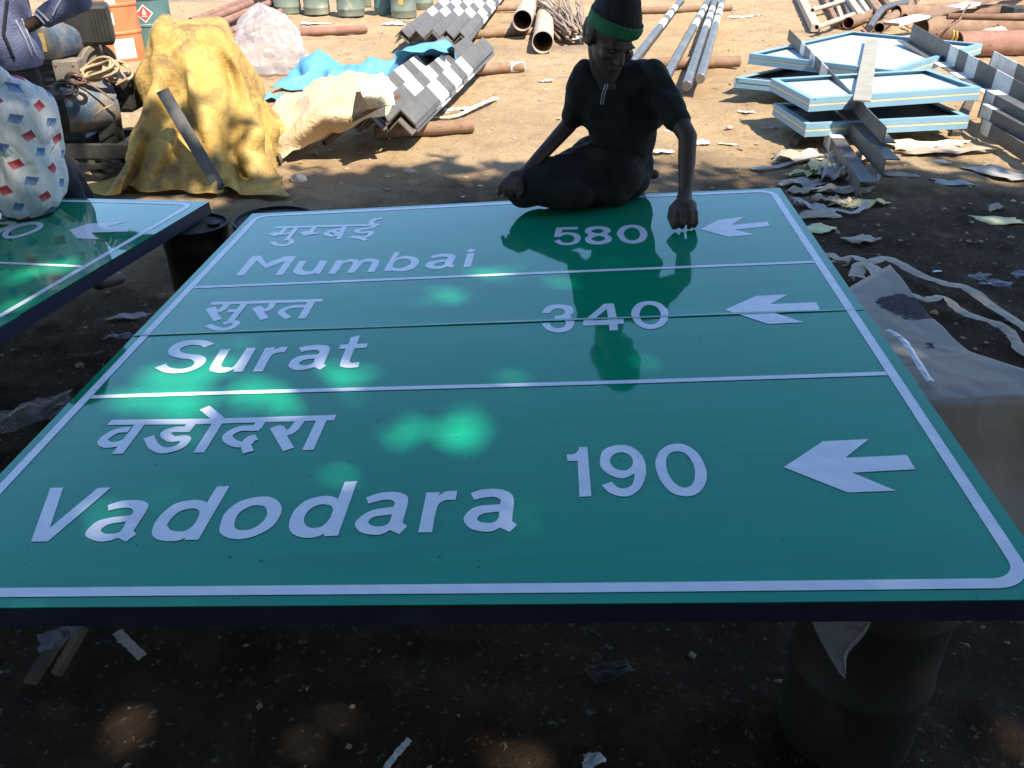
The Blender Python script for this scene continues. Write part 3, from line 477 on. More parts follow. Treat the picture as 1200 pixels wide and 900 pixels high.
 ('digit','fill',[[(2646,2036),(2649,2066),(2656,2097),(2666,2126),(2678,2149),(2690,2166),(2705,2177),(2721,2184),(2737,2188),(2753,2188),(2769,2185),(2785,2177),(2798,2165),(2810,2147),(2820,2124),(2828,2098),(2833,2073),(2835,2049),(2834,2024),(2832,1999),(2827,1976),(2821,1953),(2812,1930),(2802,1909),(2790,1892),(2775,1879),(2758,1868),(2741,1862),(2724,1862),(2709,1868),(2694,1880),(2680,1896),(2669,1916),(2659,1941),(2652,1972),(2647,2005)],[(2687,2032),(2690,2053),(2695,2075),(2701,2094),(2708,2110),(2716,2123),(2724,2134),(2734,2141),(2744,2143),(2754,2140),(2765,2134),(2775,2123),(2784,2108),(2789,2089),(2793,2065),(2795,2039),(2795,2016),(2792,1994),(2786,1972),(2779,1952),(2772,1937),(2764,1926),(2754,1918),(2744,1914),(2735,1914),(2725,1916),(2716,1923),(2706,1932),(2699,1945),(2694,1963),(2690,1986),(2688,2010)]]),
 ('digit','fill',[[(2368,852),(2401,853),(2410,536),(2367,534),(2362,758),(2322,759),(2320,804),(2328,804),(2336,803),(2344,804),(2350,806),(2356,811),(2360,818),(2363,827),(2367,834)]]),
 ('digit','fill',[[(2448,754),(2449,772),(2452,793),(2457,814),(2465,830),(2476,842),(2490,851),(2505,857),(2519,861),(2533,861),(2548,860),(2561,854),(2574,846),(2586,833),(2597,816),(2606,797),(2613,776),(2618,753),(2620,726),(2620,699),(2618,674),(2614,651),(2609,627),(2602,606),(2594,587),(2586,571),(2576,557),(2565,546),(2555,538),(2545,533),(2535,531),(2524,531),(2514,533),(2503,537),(2493,542),(2483,549),(2474,557),(2467,567),(2461,578),(2455,590),(2449,602),(2488,621),(2492,612),(2497,603),(2501,595),(2506,588),(2512,584),(2518,580),(2525,579),(2532,579),(2539,581),(2547,585),(2555,592),(2562,601),(2566,615),(2570,632),(2573,651),(2576,670),(2564,661),(2553,651),(2541,644),(2530,640),(2518,642),(2505,647),(2494,655),(2483,663),(2474,672),(2466,683),(2459,694),(2454,706),(2450,717),(2448,728),(2447,740)],[(2486,758),(2488,769),(2493,780),(2499,791),(2505,800),(2513,806),(2521,809),(2530,811),(2539,810),(2547,805),(2556,798),(2564,788),(2570,778),(2573,766),(2574,752),(2573,738),(2571,726),(2567,716),(2562,706),(2555,699),(2549,693),(2541,690),(2533,690),(2524,692),(2517,694),(2510,699),(2504,705),(2498,712),(2494,720),(2490,728),(2487,738),(2486,748)]]),
 ('digit','fill',[[(2657,728),(2660,751),(2666,773),(2673,794),(2682,812),(2692,827),(2704,840),(2717,850),(2730,857),(2744,860),(2758,860),(2772,857),(2784,850),(2796,839),(2808,824),(2818,807),(2826,787),(2832,764),(2837,737),(2840,710),(2842,684),(2841,661),(2838,638),(2833,616),(2827,597),(2819,579),(2810,563),(2799,549),(2789,539),(2779,531),(2769,527),(2758,525),(2747,525),(2735,527),(2723,532),(2710,539),(2699,550),(2689,565),(2680,584),(2672,606),(2665,628),(2661,652),(2658,677),(2656,703)],[(2699,745),(2701,759),(2705,772),(2710,782),(2715,791),(2723,799),(2731,804),(2741,808),(2750,808),(2758,806),(2767,802),(2775,795),(2782,784),(2788,769),(2794,749),(2798,729),(2800,709),(2800,689),(2799,669),(2796,650),(2793,633),(2789,618),(2784,605),(2778,594),(2772,586),(2765,580),(2758,577),(2750,576),(2743,578),(2736,582),(2728,589),(2722,598),(2715,609),(2710,622),(2705,638),(2701,654),(2698,672),(2697,690),(2696,709),(2697,728)]]),
 ('arrow','fill',[[(3148,3217),(3286,3374),(3459,3412),(3348,3270),(3577,3299),(3573,3220),(3356,3182),(3458,3084),(3298,3065)]]),
 ('arrow','fill',[[(3121,2049),(3303,2200),(3470,2205),(3356,2096),(3585,2095),(3581,2004),(3349,1997),(3472,1876),(3301,1872)]]),
 ('arrow','fill',[[(3126,688),(3310,851),(3483,857),(3363,738),(3588,746),(3588,656),(3362,644),(3481,532),(3314,528)]]),
]
GLYPHS_B = [
 ('digit','fill',[[(2617,3160),(2594,3190),(2572,3225),(2555,3263),(2545,3297),(2545,3330),(2553,3363),(2566,3392),(2584,3414),(2608,3428),(2638,3436),(2670,3438),(2699,3435),(2725,3427),(2750,3414),(2773,3397),(2792,3378),(2807,3356),(2820,3332),(2829,3305),(2833,3278),(2833,3247),(2829,3214),(2822,3182),(2810,3155),(2793,3134),(2772,3115),(2749,3102),(2724,3098),(2698,3103),(2670,3117),(2642,3137)],[(2658,3171),(2647,3192),(2634,3219),(2624,3248),(2619,3274),(2621,3298),(2628,3322),(2638,3343),(2650,3359),(2663,3371),(2679,3378),(2695,3381),(2711,3381),(2726,3376),(2741,3368),(2755,3357),(2766,3343),(2775,3326),(2782,3305),(2786,3284),(2786,3262),(2782,3238),(2774,3213),(2764,3189),(2754,3171),(2742,3159),(2728,3152),(2714,3148),(2701,3147),(2690,3148),(2679,3151),(2669,3159)]]),
 ('digit','fill',[[(2351,3201),(2340,3236),(2323,3282),(2308,3328),(2305,3364),(2321,3389),(2348,3408),(2381,3420),(2410,3428),(2437,3431),(2464,3429),(2490,3423),(2513,3413),(2535,3399),(2555,3381),(2571,3361),(2580,3342),(2579,3323),(2570,3304),(2559,3286),(2553,3269),(2553,3256),(2556,3246),(2561,3234),(2565,3217),(2574,3189),(2585,3156),(2592,3123),(2586,3098),(2565,3083),(2531,3072),(2493,3067),(2458,3069),(2425,3079),(2390,3098),(2360,3119),(2339,3139),(2334,3153),(2340,3164),(2349,3178)],[(2379,3285),(2376,3301),(2380,3322),(2389,3343),(2401,3358),(2420,3367),(2446,3372),(2471,3372),(2490,3369),(2502,3360),(2510,3346),(2514,3330),(2511,3316),(2501,3302),(2485,3288),(2465,3276),(2447,3269),(2428,3268),(2408,3270),(2390,3276)],[(2421,3145),(2416,3162),(2415,3183),(2417,3204),(2423,3218),(2436,3226),(2455,3230),(2474,3229),(2489,3223),(2501,3210),(2511,3190),(2518,3170),(2519,3153),(2513,3140),(2501,3129),(2487,3121),(2474,3117),(2460,3119),(2444,3124),(2431,3133)]]),
 ('arrow','fill',[[(3083,3296),(3129,3431),(3410,3497),(3324,3375),(3522,3381),(3556,3308),(3288,3264),(3440,3151),(3264,3148)]]),
]
